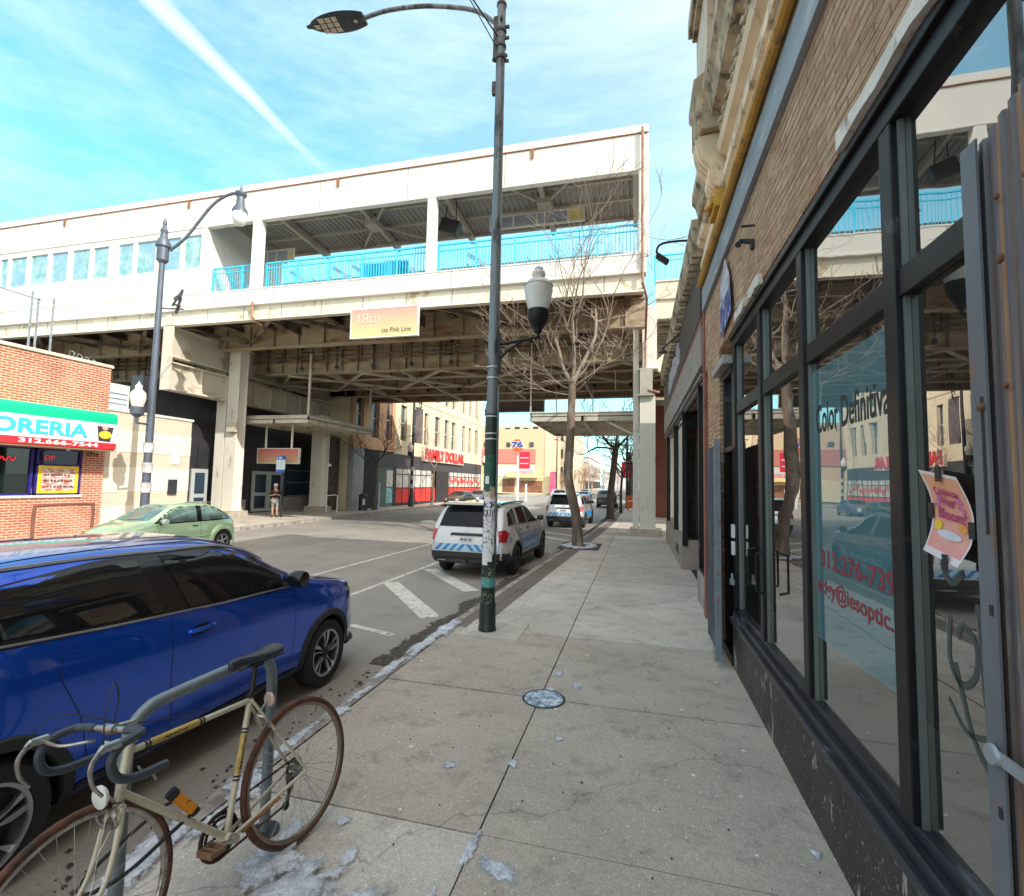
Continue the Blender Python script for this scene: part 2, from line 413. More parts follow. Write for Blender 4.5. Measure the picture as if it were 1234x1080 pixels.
# kerb and paver strip
g = MB(); pv = MB()
ys = [-6 + .6 * i for i in range(111)]
for a, b in zip(ys, ys[1:]):
    b2 = b - .008
    xa, xb = lerp(CURB_R, a), lerp(CURB_R, b2)
    top = [(xa + .03, a, .004), (xa + .165, a, .004), (xb + .165, b2, .004), (xb + .03, b2, .004)]
    out = [(xa, a, -.02), (xb, b2, -.02), (xb - .015, b2, -.2), (xa - .015, a, -.2)]
    g.add(top + out, [(0, 1, 2, 3), (0, 3, 5, 4), (4, 5, 6, 7)])
    if b > 7:
        for s0, s1 in ((.175, .36), (.37, .545)):
            pv.quad((xa + s0, a + .006, .002), (xa + s1, a + .006, .002), (xb + s1, b - .006, .002), (xb + s0, b - .006, .002))
obj('kerb', g, M_['curb'], smooth=0, kind='structure')
obj('paver_strip', pv, M_['paver'], smooth=0, kind='structure')
# far pavement
g = MB()
ys = [-40 + 2 * i for i in range(51)]
for a, b in zip(ys, ys[1:]):
    xa, xb = lerp(CURB_L, a), lerp(CURB_L, b)
    for (u0, u1) in ((-.18, -1.7), (-1.71, -8.2)):
        g.quad((xa + u1, a + .01, 0), (xa + u0, a + .01, 0), (xb + u0, b - .01, 0), (xb + u1, b - .01, 0))
obj('sidewalk', g, pbr('far_concrete', (.50, .45, .39), .85, var=.14, scale=.5, dirt=((.25, .22, .2), .4, 1.5)), smooth=0, kind='structure')
g = MB()
for a, b in zip(ys, ys[1:]):
    xa, xb = lerp(CURB_L, a), lerp(CURB_L, b)
    g.add([(xa, a, .003), (xa - .17, a, .003), (xb - .17, b, .003), (xb, b, .003), (xa + .01, a, -.2), (xb + .01, b, -.2)], [(0, 3, 2, 1), (0, 4, 5, 3)])
obj('kerb', g, M_['curb'], smooth=0, kind='structure')
# beyond the crossing: pavements both sides
g = MB(); g.box(-1.6, 6, 72, 300, -.14, 0); g.box(-23, -17, 72, 300, -.14, 0)
obj('sidewalk', g, M_['concrete'], smooth=0, kind='structure')

# road markings
def mark(name, pts, z=-.146, w=.1):
    g = MB()
    for a, b in pts:
        a = Vector((a[0], a[1], z)); b = Vector((b[0], b[1], z)); d = (b - a).normalized(); r = Vector((d.y, -d.x, 0)) * w / 2
        g.quad(a - r, a + r, b + r, b - r)
    return obj(name, g, M_['road_paint'], smooth=0, kind='structure')
mark('road_marking', [((-5.42, 8.4), (-5.3, 21)), ((-7.35, 9.9), (-7.1, 20)), ((-5.47, 3), (-5.44, 6.2))], w=.11)
mark('road_marking', [((-5.28, 10.1), (-3.3, 7.75)), ((-5.15, 11.95), (-3.3, 9.85)), ((-5.0, 14.9), (-3.1, 12.9)), ((-4.6, 21.5), (-2.7, 19.8)), ((-4.6, 23.3), (-2.6, 21.6))], w=.34)
mark('road_marking', [((-4.3, 6.98), (-3.45, 6.72))], w=.12)
mark('road_marking', [((-9.6, a), (-9.6, a + 3)) for a in (26, 35, 44)], w=.12)
g = MB()
rr = random.Random(5)
for i in range(60):  # gutter dirt band
    y = 5.6 + i * .12; 
    g.quad((lerp(CURB_R, y) - .35 - .25 * mnoise.noise((y * 1.3, 0, 0)) - .1 * rr.random(), y, -.145), (lerp(CURB_R, y) + .0, y, -.145), (lerp(CURB_R, y + .12), y + .12, -.145), (lerp(CURB_R, y) - .35 - .25 * mnoise.noise(((y + .12) * 1.3, 0, 0)) - .1 * rr.random(), y + .12, -.145))
obj('gutter_dirt', g, M_['debris'], smooth=0, kind='stuff')
# loose grit and litter in the gutter
g = MB()
for i in range(700):
    y = rr.uniform(1, 22); x = lerp(CURB_R, y) - .03 - abs(rr.gauss(0, .2)); s = rr.uniform(.006, .022)
    z = -.146
    g.add([(x - s, y - s*rr.random(), z), (x + s, y - s, z), (x + s*.6, y + s, z), (x - s, y + s*.8, z), (x, y, z + s * rr.uniform(.5, 1.1))], [(0,1,4), (1,2,4), (2,3,4), (3,0,4)])
for i in range(120):
    y = rr.uniform(1.5, 9); x = rr.uniform(-2.5, 1.0); s = rr.uniform(.003, .008); z = .004
    g.add([(x - s, y - s, z), (x + s, y - s, z), (x + s*.6, y + s, z), (x - s, y + s*.8, z), (x, y, z + s)], [(0,1,4), (1,2,4), (2,3,4), (3,0,4)])
gr = obj('grit', g, M_['debris'], smooth=0, kind='stuff')

# old snow and ice
def blob(mb, cx, cy, rx, ry, seed, h=.018, z=.004, n=36, rot=0):
    vs = [(cx, cy, z + h)]; rings = 3; RIM.append(0)
    rx *= 1.25; ry *= 1.25; am = min(1, max(rx, ry) / .25); h *= .35 + .65 * am
    for k in range(1, rings + 1):
        for j in range(n):
            a = 2 * PI * j / n
            q = 1 + am * .55 * mnoise.noise((math.cos(a) * 1.7 + seed, math.sin(a) * 1.7, seed * 3.1)) + am * .28 * mnoise.noise((math.cos(a) * 6 + seed, math.sin(a) * 6, seed))
            f = k / rings * q; x, y = rx * f * math.cos(a), ry * f * math.sin(a)
            X, Y = x * math.cos(rot) - y * math.sin(rot), x * math.sin(rot) + y * math.cos(rot)
            zz = z + h * (1, .9, .0)[k - 1] * (.7 + .6 * rr.random() if k < 3 else 1)
            vs.append((cx + X, cy + Y, zz if k < 3 else z)); RIM.append(k / rings)
    fs = [(0, 1 + j, 1 + (j + 1) % n) for j in range(n)]
    for k in range(rings - 1):
        fs += [(1 + k*n + j, 1 + (k+1)*n + j, 1 + (k+1)*n + (j+1) % n, 1 + k*n + (j+1) % n) for j in range(n)]
    mb.add(vs, fs)
g = MB()
for (cx, cy, rx, ry, sd, h, rot) in [
    (-2.62, 6.75, .13, .55, 1, .03, 0), (-2.64, 6.0, .11, .5, 2, .025, 0), (-2.66, 5.2, .07, .4, 3, .015, 0), (-2.63, 4.5, .05, .22, 4, .012, 0), (-2.6, 4.1, .09, .12, 41, .015, 0),
    (-2.66, 3.5, .05, .4, 5, .01, 0), (-2.58, 2.95, .12, .22, 6, .02, .3), (-2.62, 2.3, .1, .35, 7, .02, .1), (-2.5, 2.62, .06, .2, 71, .01, .1),
    (-1.92, 2.42, .16, .2, 8, .03, .7), (-1.7, 2.3, .3, .13, 9, .03, .9), (-1.62, 2.1, .2, .12, 10, .025, .3), (-1.98, 2.66, .05, .12, 11, .02, 0),
    (-1.25, 2.3, .1, .2, 12, .012, .5), (-1.05, 2.25, .07, .25, 13, .01, -.2), (-.92, 2.85, .03, .16, 14, .012, 0), (-.72, 2.73, .13, .06, 15, .006, -.4),
    (-1.55, 2.6, .04, .08, 16, .006, 0), (-1.75, 2.85, .05, .04, 17, .006, 0), (-.9, 3.75, .035, .06, 18, .005, .3), (-.6, 5.3, .05, .09, 19, .004, .2),
    (-.85, 5.15, .06, .05, 20, .004, 0), (-1.9, 7.2, .16, .1, 21, .004, 0), (1.0, 3.35, .03, .04, 22, .012, 0), (-2.1, 2.05, .15, .08, 31, .02, .2), (-2.35, 1.6, .2, .1, 32, .02, .2),
    (-1.7, 9.8, .05, .05, 24, .004, 0), (-1.35, 9.7, .04, .05, 25, .004, 0), (-.83, 5.6, .04, .1, 26, .004, 0), (-1.35, 3.6, .05, .05, 27, .003, 0), (-.62, 4.2, .04, .03, 28, .003, 0)]:
    blob(g, cx, cy, rx, ry, sd, h, rot=rot)
# ring of snow in the tree pit
for i in range(26):
    a = i / 26 * 2 * PI; blob(g, -1.93 + .5 * math.cos(a) * rr.uniform(.6, 1.1), 17.0 + .75 * math.sin(a) * rr.uniform(.6, 1.1), .16, .16, i + 50, .05)
sn = obj('snow', g, M_['snow'], smooth=60, kind='stuff')
av = sn.data.attributes.new('rim', 'FLOAT', 'POINT'); av.data.foreach_set('value', RIM)
# paler icy film and salt stains are thin sheets
# tree pit
g = MB(); g.box(-2.55, -1.2, 16.1, 18.0, .0, .006)
obj('tree_pit', g, pbr('pit_soil', (.07, .055, .045), .95, var=.4, scale=10, bmp=.8, bscale=30), kind='structure', smooth=0)
# painted round utility cover
cv = thing('utility_cover', 'round pavement cover with worn blue and white paint', 'manhole cover', (-.88, 4.92, .002))
g = MB(); g.lathe([(0, .004), (.185, .004), (.19, .0)], (-.88, 4.92, .003), 40, cap=False)
m, t, b = nt('worn_blue_paint'); v = objvec(t); f = noise_fac(t, v, 11, 8, .42, .56, .75)
out = mixc(t, f, (.06, .17, .30), (.66, .74, .82)); out = mixc(t, noise_fac(t, v, 34, 4, .6, .66), out, (.13, .16, .2))
t.links.new(out, b.inputs['Base Color']); b.inputs['Roughness'].default_value = .5
obj('disc', g, m, cv, smooth=0)
g = MB(); g.lathe([(.19, .003), (.2, .008), (.212, .003)], (-.88, 4.92, 0), 40, cap=False)
obj('rim', g, M_['dark_metal'], cv)
# concrete pole pad
g = MB(); g.box(-2.38, -1.55, 6.55, 7.35, 0.0, .012)
obj('pole_pad', g, SL[2], smooth=0, kind='structure')
# ---------------------------------------------------------------- right-hand brick storefront building
FX = 1.07
sb = thing('storefront_building', 'tall old stone fronted building on the right with black framed shop windows and ornate cornice', 'building', (3, 1, 0))
def stone_mat():
    m, t, b = nt('rock_faced_courses'); v = objvec(t)
    nz = N(t, 'ShaderNodeTexNoise'); nz.inputs['Scale'].default_value = 3.0; nz.inputs['Detail'].default_value = 5; t.links.new(v, nz.inputs['Vector'])
    tc = N(t, 'ShaderNodeTexCoord'); s_ = N(t, 'ShaderNodeSeparateXYZ'); t.links.new(tc.outputs['Object'], s_.inputs[0])
    c = N(t, 'ShaderNodeCombineXYZ'); t.links.new(s_.outputs['Y'], c.inputs[0])
    zz = mth(t, 'ADD', s_.outputs['Z'], mth(t, 'MULTIPLY', nz.outputs['Fac'], .045)); t.links.new(zz, c.inputs[1])
    br = N(t, 'ShaderNodeTexBrick'); br.inputs['Scale'].default_value = 1; br.inputs['Brick Width'].default_value = .31; br.inputs['Row Height'].default_value = .066
    br.inputs['Mortar Size'].default_value = .007; br.inputs['Mortar Smooth'].default_value = .6
    br.inputs['Color1'].default_value = c4((.95, .66, .42)); br.inputs['Color2'].default_value = c4((.74, .44, .27)); br.inputs['Mortar'].default_value = c4((.40, .26, .17)); t.links.new(c.outputs[0], br.inputs['Vector'])
    out = br.outputs['Color']
    f = noise_fac(t, v, 1.3, 4, .48, .62); out = mixc(t, mth(t, 'MULTIPLY', f, .6), out, (.76, .42, .31))
    f = noise_fac(t, v, 2.6, 6, .55, .66); out = mixc(t, mth(t, 'MULTIPLY', f, .5), out, (.98, .80, .56))
    mp = N(t, 'ShaderNodeMapping'); mp.inputs['Scale'].default_value = (3, 2.6, 15); t.links.new(v, mp.inputs['Vector'])
    st = noise_fac(t, mp.outputs[0], 1.6, 6, .3, .7, .62)
    out = mixc(t, .75, out, mixc(t, st, (.50, .42, .36), (1, 1, 1)), 'MULTIPLY')
    t.links.new(out, b.inputs['Base Color']); b.inputs['Roughness'].default_value = .85
    h = mth(t, 'ADD', mth(t, 'MULTIPLY', mth(t, 'SUBTRACT', 1, br.outputs['Fac']), .8), st)
    bump(t, b, h, 1.0, .05)
    return m
STONE = stone_mat()
Y0, Y1 = -7.0, 8.55
g = MB()
g.box(FX + .02, FX + .5, Y0, Y1, 3.98, 5.1)
g.box(FX + .02, FX + .5, 7.15, Y1 - .25, 0, 3.98)      # pier beyond the doorway
# broken lower edge: ragged stones under the facing
for i in range(150):
    y = Y0 + i * .104; z = 4.0 - abs(mnoise.noise((y * 2, 1, 0))) * .05 - .01
    g.box(FX + .05 + .03 * mnoise.noise((y, 3, 3)), FX + .3, y, y + .1, z, 4.0)
obj('facade', g, STONE, sb, smooth=0)
# white torn strips over the frame head
g = MB()
for a, b in ((-3, .3), (.5, 2.95), (4.75, 5.2), (5.4, 5.9)):
    k = max(2, int((b - a) / .15)); pts = []
    for i in range(k + 1): pts.append((a + (b - a) * i / k, 4.05 + .03 * mnoise.noise((i * .7, a, 0))))
    for i in range(k, -1, -1): pts.append((a + (b - a) * i / k, 3.955 + .035 * mnoise.noise((i * .9, a, 5))))
    for i in range(k):
        p, q = pts[i], pts[i + 1]; r, s = pts[2 * k + 1 - i - 1], pts[2 * k + 1 - i]
        g.prism([(p[0], p[1]), (q[0], q[1]), (r[0], r[1]), (s[0], s[1])], FX - .012, FX + .03)
obj('torn_trim', g, pbr('chipped_white', (.66, .62, .56), .8, var=.15, scale=4, dirt=((.3, .22, .16), .42, 6)), sb, smooth=0)
g = MB()  # rough mortar recess between stone and frame
for i in range(220):
    y = -4 + i * .05
    if y > 6.4: break
    z0 = 3.94; z1 = 4.0 + .03 * mnoise.noise((y * 3, 0, 0)); x = FX + .06 + .03 * mnoise.noise((y * 5, 2, 0))
    g.box(x, x + .2, y, y + .05, z0, z1)
obj('mortar_recess', g, pbr('crumbled_mortar', (.085, .06, .045), .95, var=.5, scale=9, bmp=1, bscale=25), sb, smooth=0)
# bands above the stone
g = MB(); g.box(FX - .03, FX + .3, Y0, Y1, 5.0, 5.36)
obj('metal_band', g, pbr('weathered_grey_band', (.24, .27, .31), .6, var=.2, scale=1.5, dirt=((.42, .43, .44), .4, 4), stretch=(1, .4, 2)), sb, smooth=0)
g = MB(); g.tube([(FX - .07, Y0, 5.43), (FX - .07, Y1 - .1, 5.43)], .055, 10)
obj('ochre_pipe', g, pbr('ochre_paint', (.50, .25, .03), .5, var=.25, scale=4, dirt=((.2, .12, .06), .4, 6)), sb)
CR = pbr('cream_terracotta', (.78, .60, .42), .7, var=.16, scale=2, dirt=((.3, .22, .15), .42, 3), bmp=.2, bscale=30)
CD = pbr('sooty_terracotta', (.44, .34, .23), .8, var=.35, scale=3, dirt=((.12, .09, .06), .45, 3.5), bmp=.35, bscale=14)
g = MB()
prof = [(1.3, 5.4), (1.02, 5.5), (1.02, 5.72), (.98, 5.74), (.98, 5.84), (1.03, 5.88), (1.03, 6.08), (.95, 6.12), (.92, 6.2), (1.3, 6.2)]
g.prism([(x, z) for x, z in prof], Y0, 6.1, 'y')
g.prism([(x + .04, z) for x, z in prof], 6.65, Y1, 'y')
obj('moulding', g, CR, sb, smooth=20)
g = MB()
prof = [(1.3, 6.2), (.98, 6.21), (.98, 6.55), (.86, 6.6), (.82, 6.78), (.76, 6.86), (.76, 7.02), (.9, 7.1), (1.3, 7.12)]
g.prism(prof, Y0, 6.1, 'y'); g.prism([(x + .13, z) for x, z in prof], 6.66, Y1, 'y')
obj('cornice', g, CD, sb, smooth=20)
g = MB(); rr2 = random.Random(11)   # egg and dart / leaf ornament on the frieze
for i in range(72):
    y = Y0 + .1 + i * .18
    if y > 6.05: break
    for s in (0, 1):
        c = Vector((.955, y + .045 * s, 6.3 + .12 * s + rr2.uniform(-.02, .02))); mbx = MB(); mbx.lathe([(0.001, -.05), (.035, -.03), (.045, 0), (.03, .035), (.001, .05)], c, 7); g.join(mbx)
obj('frieze_ornament', g, CD, sb)
# bracket: scroll, ochre block, cap block
g = MB()
sp = bez([(1.0, 5.72), (.86, 5.86), (.87, 6.02), (.77, 6.14), (.73, 6.3), (.72, 6.42)], 6)
poly = [(1.1, 5.7)] + [(p.x, p.y) for p in sp] + [(1.1, 6.45)]
g.prism(poly, 6.18, 6.58, 'y')
for y in (6.26, 6.36, 6.46): g.tube([(p.x - .012, y, p.y) for p in sp], .018, 6)
obj('scroll_bracket', g, CR, sb, smooth=40)
g = MB(); g.box(.9, 1.1, 6.16, 6.6, 5.5, 5.72); g.box(.86, 1.1, 6.22, 6.54, 5.56, 5.66); g.lathe([(.001, -.06), (.06, -.03), (.07, 0), (.06, .03), (.001, .06)], (.88, 6.38, 5.6), 10)
obj('ochre_block', g, pbr('ochre_block', (.55, .30, .03), .5, var=.3, scale=8, dirt=((.25, .12, .02), .4, 15)), sb, smooth=40, bev=.01)
g = MB(); g.prism([(1.3, 6.45), (.74, 6.45), (.7, 6.55), (.7, 6.9), (.66, 6.96), (.66, 7.1), (.8, 7.2), (1.3, 7.2)], 6.08, 6.68, 'y')
obj('cap_block', g, CD, sb, bev=.012)
# upper wall
g = MB(); g.box(FX + .0, 9, Y0, Y1, 7.1, 11.6); g.box(FX + .3, 9, Y0, Y1 - .02, 4.0, 7.1)
obj('upper_wall', g, brick('upper_brick', (.42, .17, .13), (.35, .14, .11), (.4, .3, .25)), sb, smooth=0)
g = MB()
g.box(.98, 1.3, 7.3, Y1, 7.1, 11.7); g.box(.98, 1.3, 2.4, 3.4, 7.1, 11.7)
obj('pilaster', g, pbr('pale_terracotta', (.60, .47, .36), .7, var=.12, scale=2, dirt=((.3, .2, .13), .38, 3)), sb, bev=.01)
g = MB(); g.box(.84, 1.4, 6.6, Y1 - .02, 9.85, 10.15); g.box(.9, 1.4, 6.7, Y1 - .1, 9.7, 9.85)
obj('window_hood', g, CD, sb, bev=.01)
g = MB(); g.box(.7, 1.6, Y0, Y1 + .1, 11.6, 12.0)
obj('roof_cornice', g, CD, sb, bev=.01)
w = obj('window', MB().box(1.06, 1.2, 4.2, 6.2, 7.9, 10.2), glass('upper_glass', (.1, .12, .14), 1, .1, (.02, .02, .03), .8), sb, smooth=0)
# spigot and hook on the facing
g = MB(); g.tube([(FX + .02, 5.05, 4.48), (FX - .1, 5.05, 4.5), (FX - .13, 5.0, 4.44)], [.03, .022, .03], 8); g.lathe([(.001, 0), (.05, .01), (.05, .05), (.001, .06)], (FX - .02, 5.05, 4.45), 10, axis='x')
g.tube([(FX + .02, 5.0, 4.62), (FX - .1, 5.0, 4.62)], .012, 6)
obj('spigot', g, M_['dark_metal'], sb)
# bulkhead below the windows
g = MB()
g.box(FX + .03, FX + .4, Y0, 6.43, 0, .53)
def peel():
    m, t, b = nt('peeling_black_paint'); v = objvec(t); v2 = objvec(t, (1, 1, .35))
    f = noise_fac(t, v, 2, 6, .3, .7); out = mixc(t, f, (.012, .011, .011), (.04, .036, .034))
    f = noise_fac(t, v2, 5.5, 9, .6, .63, .7); out = mixc(t, mth(t, 'MULTIPLY', f, .8), out, (.42, .40, .36))
    f = noise_fac(t, v, 38, 5, .62, .66, .7); out = mixc(t, mth(t, 'MULTIPLY', f, .8), out, (.55, .53, .5))
    t.links.new(out, b.inputs['Base Color']); b.inputs['Roughness'].default_value = .45
    bump(t, b, noise_fac(t, v, 25, 6, 0, 1), .35, .01); return m
PEEL = peel()
obj('bulkhead', g, PEEL, sb, smooth=0)
FR = M_['black_metal']
g = MB()
g.box(FX - .005, FX + .4, Y0, 6.43, .53, .58); g.box(FX + .03, FX + .4, Y0, 6.43, .58, .64); g.box(FX + .075, FX + .4, Y0, 6.41, .64, .70)
obj('window_sill', g, pbr('scuffed_sill', (.02, .022, .03), .35, var=.4, scale=5, stretch=(1, .25, 1), dirt=((.22, .25, .32), .38, 6), bmp=.2, bscale=14), sb, smooth=0, bev=.006)
# frame members
MUL = [6.36, 5.10, 3.86, 2.58, 1.32, .06, -1.2, -2.46, -3.7]
g = MB()
for y in MUL: g.box(FX + .055, FX + .108, y - .055, y + .055, .70, 3.85)
g.box(FX + .07, FX + .112, -3.7, 6.31, 2.97, 3.10)
g.box(FX + .05, FX + .22, -3.7, 6.42, 3.80, 3.90); g.box(FX + .02, FX + .24, -3.7, 6.44, 3.90, 3.955)
obj('window_frame', g, FR, sb, smooth=0, bev=.006)
g = MB()
for y in MUL[:]:
    for s in (-1,):
        g.box(FX + .085, FX + .109, y - .073, y - .056, .70, 2.97); g.box(FX + .085, FX + .109, y - .073, y - .056, 3.10, 3.80)
obj('glazing_bead', g, pbr('grey_green_alu', (.17, .20, .19), .45, metal=.3, var=.15), sb, smooth=0)
GL = glass('shop_glass', (.55, .60, .58), .92, .30, (.20, .19, .17), .12, 0.004, 1.75, wavy=.05)
GLF = glass('filmed_glass', (.4, .6, .62), .8, .14, (.26, .56, .63), .38, .012, 1.6, wavy=.06)
def PQ(ya, yb, za, zb, x=None):
    x = FX + .11 if x is None else x
    return MB().quad((x, ya, za), (x, ya, zb), (x, yb, zb), (x, yb, za))
for a, b in zip(MUL, MUL[1:]):
    obj('pane', PQ(b + .05, a - .05, .70, 2.97) , GL, sb, smooth=0, fixn=False)
    obj('pane', PQ(b + .05, a - .05, 3.10, 3.80), GL, sb, smooth=0, fixn=False)
# film on the third pane, writing on it
obj('window_film', MB().quad((FX + .106, 2.67, 1.16), (FX + .106, 2.67, 2.9), (FX + .106, 3.80, 2.9), (FX + .106, 3.80, 1.12)), GLF, sb, smooth=0, fixn=False)
RW = pbr('red_window_lettering', (.26, .03, .05), .6, var=.3, scale=30); BW = pbr('black_window_lettering', (.02, .02, .02), .6)
obj('lettering', textmb('312.276-739', (FX + .1045, 3.70, 1.60), (0, -1, 0), (0, 0, 1), .98, .115, .02), RW, sb, smooth=0)
obj('lettering', textmb('edgy@iesoptic.c', (FX + .1045, 3.76, 1.40), (0, -1, 0), (0, 0, 1), 1.08, .13, .02), RW, sb, smooth=0)
mbt = textmb('Color Definitiva', (FX + .1045, 3.72, 2.47), (0, -1, 0), (0, 0, 1), 1.0, .19, .012)
rt = random.Random(4)
obj('lettering', mbt, BW, sb, smooth=0)
# graffiti scrawl etched on the nearest pane
g = MB()
def scr(pts, w=.02):
    w *= 1.5
    P2 = bez([(0, a, b) for a, b in pts], 6)
    for p, q in zip(P2, P2[1:]):
        d = (q - p); n = Vector((0, -d.z, d.y)); n = n.normalized() * w / 2
        g.quad(Vector((FX + .1085, 0, 0)) + p - n, Vector((FX + .1085, 0, 0)) + p + n, Vector((FX + .1085, 0, 0)) + q + n, Vector((FX + .1085, 0, 0)) + q - n)
scr([(2.32, 1.62), (2.33, 1.45), (2.26, 1.38), (2.18, 1.44), (2.17, 1.55), (2.24, 1.6), (2.28, 1.55)])
scr([(2.15, 1.7), (2.14, 1.45), (2.13, 1.35)], .018); scr([(2.13, 1.52), (2.06, 1.55), (2.05, 1.38)], .018); scr([(2.02, 1.68), (2.0, 1.3)], .022)
scr([(2.3, 1.45), (2.2, 1.2), (2.05, 1.08), (1.95, .95)], .02); scr([(2.35, 1.3), (2.25, 1.22), (2.12, 1.25), (2.0, 1.33)], .015)
scr([(2.36, 1.95), (2.3, 1.9), (2.36, 1.82), (2.3, 1.75), (2.22, 1.8)], .02); scr([(2.2, 2.05), (2.1, 2.02), (2.0, 1.98)], .03)
obj('graffiti', g, glass('etched_scrawl', (.8, .85, .83), .2, .0, (.62, .68, .66), .14, .6), sb, smooth=0, fixn=False)
# shop interior
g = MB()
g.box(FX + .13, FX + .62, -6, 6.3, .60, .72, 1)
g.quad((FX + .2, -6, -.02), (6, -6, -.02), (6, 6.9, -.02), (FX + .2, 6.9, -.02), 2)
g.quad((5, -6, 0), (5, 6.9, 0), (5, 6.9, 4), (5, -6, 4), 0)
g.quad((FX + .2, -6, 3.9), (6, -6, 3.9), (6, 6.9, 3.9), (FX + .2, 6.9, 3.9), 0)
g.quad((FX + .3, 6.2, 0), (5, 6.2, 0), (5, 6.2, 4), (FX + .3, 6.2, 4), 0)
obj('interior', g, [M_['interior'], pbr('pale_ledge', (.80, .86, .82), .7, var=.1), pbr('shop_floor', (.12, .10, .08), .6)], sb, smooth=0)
g = MB(); g.box(FX + .25, FX + .29, 5.2, 6.25, .95, 2.65, 0); g.box(FX + .24, FX + .25, 5.45, 6.1, 1.8, 2.15, 1); g.box(FX + .24, FX + .25, 5.25, 6.15, 1.45, 1.62, 2)
obj('red_banner', g, [pbr('banner_red', (.42, .025, .04), .6), M_['white_paint'], pbr('banner_peach', (.7, .3, .2), .6)], sb, smooth=0)
obj('lettering', textmb('RE SPA', (FX + .236, 6.07, 2.03), (0, -1, 0), (0, 0, 1), .58, .07, .02), BW, sb, smooth=0)
g = MB()
for y in (5.28, 4.95):
    g.tube([(FX + .05, y, 1.15), (FX - .02, y, 1.17), (FX - .02, y, 1.5), (FX + .05, y, 1.52)], .012, 6)
obj('handle', g, FR, sb)
# doorway with open steel gate
g = MB()
g.box(FX + .06, FX + .2, 6.44, 6.52, .0, 3.6); g.box(FX + .06, FX + .2, 7.05, 7.15, 0, 3.6); g.box(FX + .04, FX + .22, 6.46, 7.1, 3.52, 3.62); g.box(FX + .06, FX + .2, 6.52, 7.05, 2.55, 2.62)
g.box(FX + .02, FX + .3, 6.44, 7.15, 0, .1)
obj('door_frame', g, FR, sb, smooth=0, bev=.005)
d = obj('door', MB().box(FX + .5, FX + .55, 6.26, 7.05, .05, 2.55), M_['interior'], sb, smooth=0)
obj('handle', MB().box(FX + .44, FX + .5, 6.35, 6.42, 1.05, 1.25), M_['white_paint'], d, bev=.008)
obj('intercom', MB().box(FX + .02, FX + .06, 6.37, 6.43, 1.50, 1.66).box(FX + .02, FX + .06, 6.37, 6.43, 1.30, 1.46), M_['white_paint'], sb, bev=.006)
obj('padlock', MB().box(FX - .02, FX + .02, 6.22, 6.3, .98, 1.04).tube([(FX, 6.23, 1.04), (FX, 6.24, 1.1), (FX, 6.28, 1.1), (FX, 6.29, 1.04)], .008, 6), M_['galv'], sb)
obj('transom_pane', PQ(6.52, 7.05, 2.62, 3.52, FX + .12), GL, sb, smooth=0, fixn=False)
g = MB(); g.box(FX - .06, FX + .12, 6.42, 7.3, 3.62, 3.72)
obj('door_hood', g, pbr('grey_flashing', (.36, .36, .36), .6, var=.2, scale=6, dirt=((.15, .12, .1), .4, 8)), sb, bev=.01)
# folded steel gate leaf
g = MB()
pts = []
k = 14
for i in range(k + 1):
    pts.append((FX - .1 - .035 * (i % 2), 6.42 + .95 * i / k))
for (xa, ya), (xb, yb) in zip(pts, pts[1:]):
    g.add([(xa, ya, .12), (xb, yb, .12), (xb, yb, 2.62), (xa, ya, 2.62), (xa + .015, ya, .12), (xb + .015, yb, .12), (xb + .015, yb, 2.62), (xa + .015, ya, 2.62)],
          [(0,1,2,3), (7,6,5,4), (0,4,5,1), (3,2,6,7)])
obj('security_gate', g, pbr('dark_blue_steel', (.055, .065, .085), .5, var=.35, scale=4, stretch=(1, 1, .2), dirt=((.2, .13, .09), .36, 8)), sb, smooth=0)
g = MB(); g.box(FX - .17, FX - .1, 6.36, 6.41, .06, 2.68); g.box(FX - .16, FX - .155, 6.6, 6.62, .0, .35)
obj('gate_edge', g, pbr('blue_grey_steel', (.20, .24, .29), .5, var=.2, scale=6, dirt=((.24, .11, .06), .36, 9)), sb, smooth=0)
# corrugated steel shutter, pulled aside
g = MB(); pts = []
k = 190
for i in range(k + 1):
    ph = i * PI * 2 / 7; y = 1.80 - i * .006
    x = FX - .05 + .011 * (1 if math.sin(ph) > .2 else (-1 if math.sin(ph) < -.2 else 0))
    pts.append((x, y))
for i, ((xa, ya), (xb, yb)) in enumerate(zip(pts, pts[1:])):
    zt = 3.14 + .002 * i + (.02 if i % 7 == 0 else 0)
    g.quad((xa, ya, .3), (xb, yb, .3), (xb, yb, zt), (xa, ya, zt))
def rustmat():
    m, t, b = nt('rusty_corrugated_steel'); v = objvec(t); vs_ = objvec(t, (1, 1, .12)); vy = objvec(t, (.01, 9, .05))
    f = noise_fac(t, vy, 4.5, 2, .48, .56); base = mixc(t, f, (.13, .125, .14), (.42, .25, .15))
    f = noise_fac(t, vs_, 14, 7, .5, .68, .7); out = mixc(t, mth(t, 'MULTIPLY', f, .6), base, (.26, .14, .08))
    f = noise_fac(t, vs_, 30, 5, .6, .7); out = mixc(t, mth(t, 'MULTIPLY', f, .6), out, (.30, .27, .25))
    t.links.new(out, b.inputs['Base Color']); b.inputs['Roughness'].default_value = .6; b.inputs['Metallic'].default_value = .25
    bump(t, b, noise_fac(t, v, 70, 4, 0, 1), .2, .004); return m
RUSTY = rustmat()
obj('corrugated_shutter', g, RUSTY, sb, smooth=20, fixn=False)
g = MB(); g.box(FX - .09, FX - .083, 1.705, 1.775, .25, 3.16); g.box(FX - .083, FX - .05, 1.77, 1.775, .25, 3.16)
g.box(FX - .093, FX - .09, 1.72, 1.73, 1.98, 2.38, 1)
for z in (1.75, 1.2): g.box(FX - .093, FX - .09, 1.72, 1.733, z, z + .03, 1)
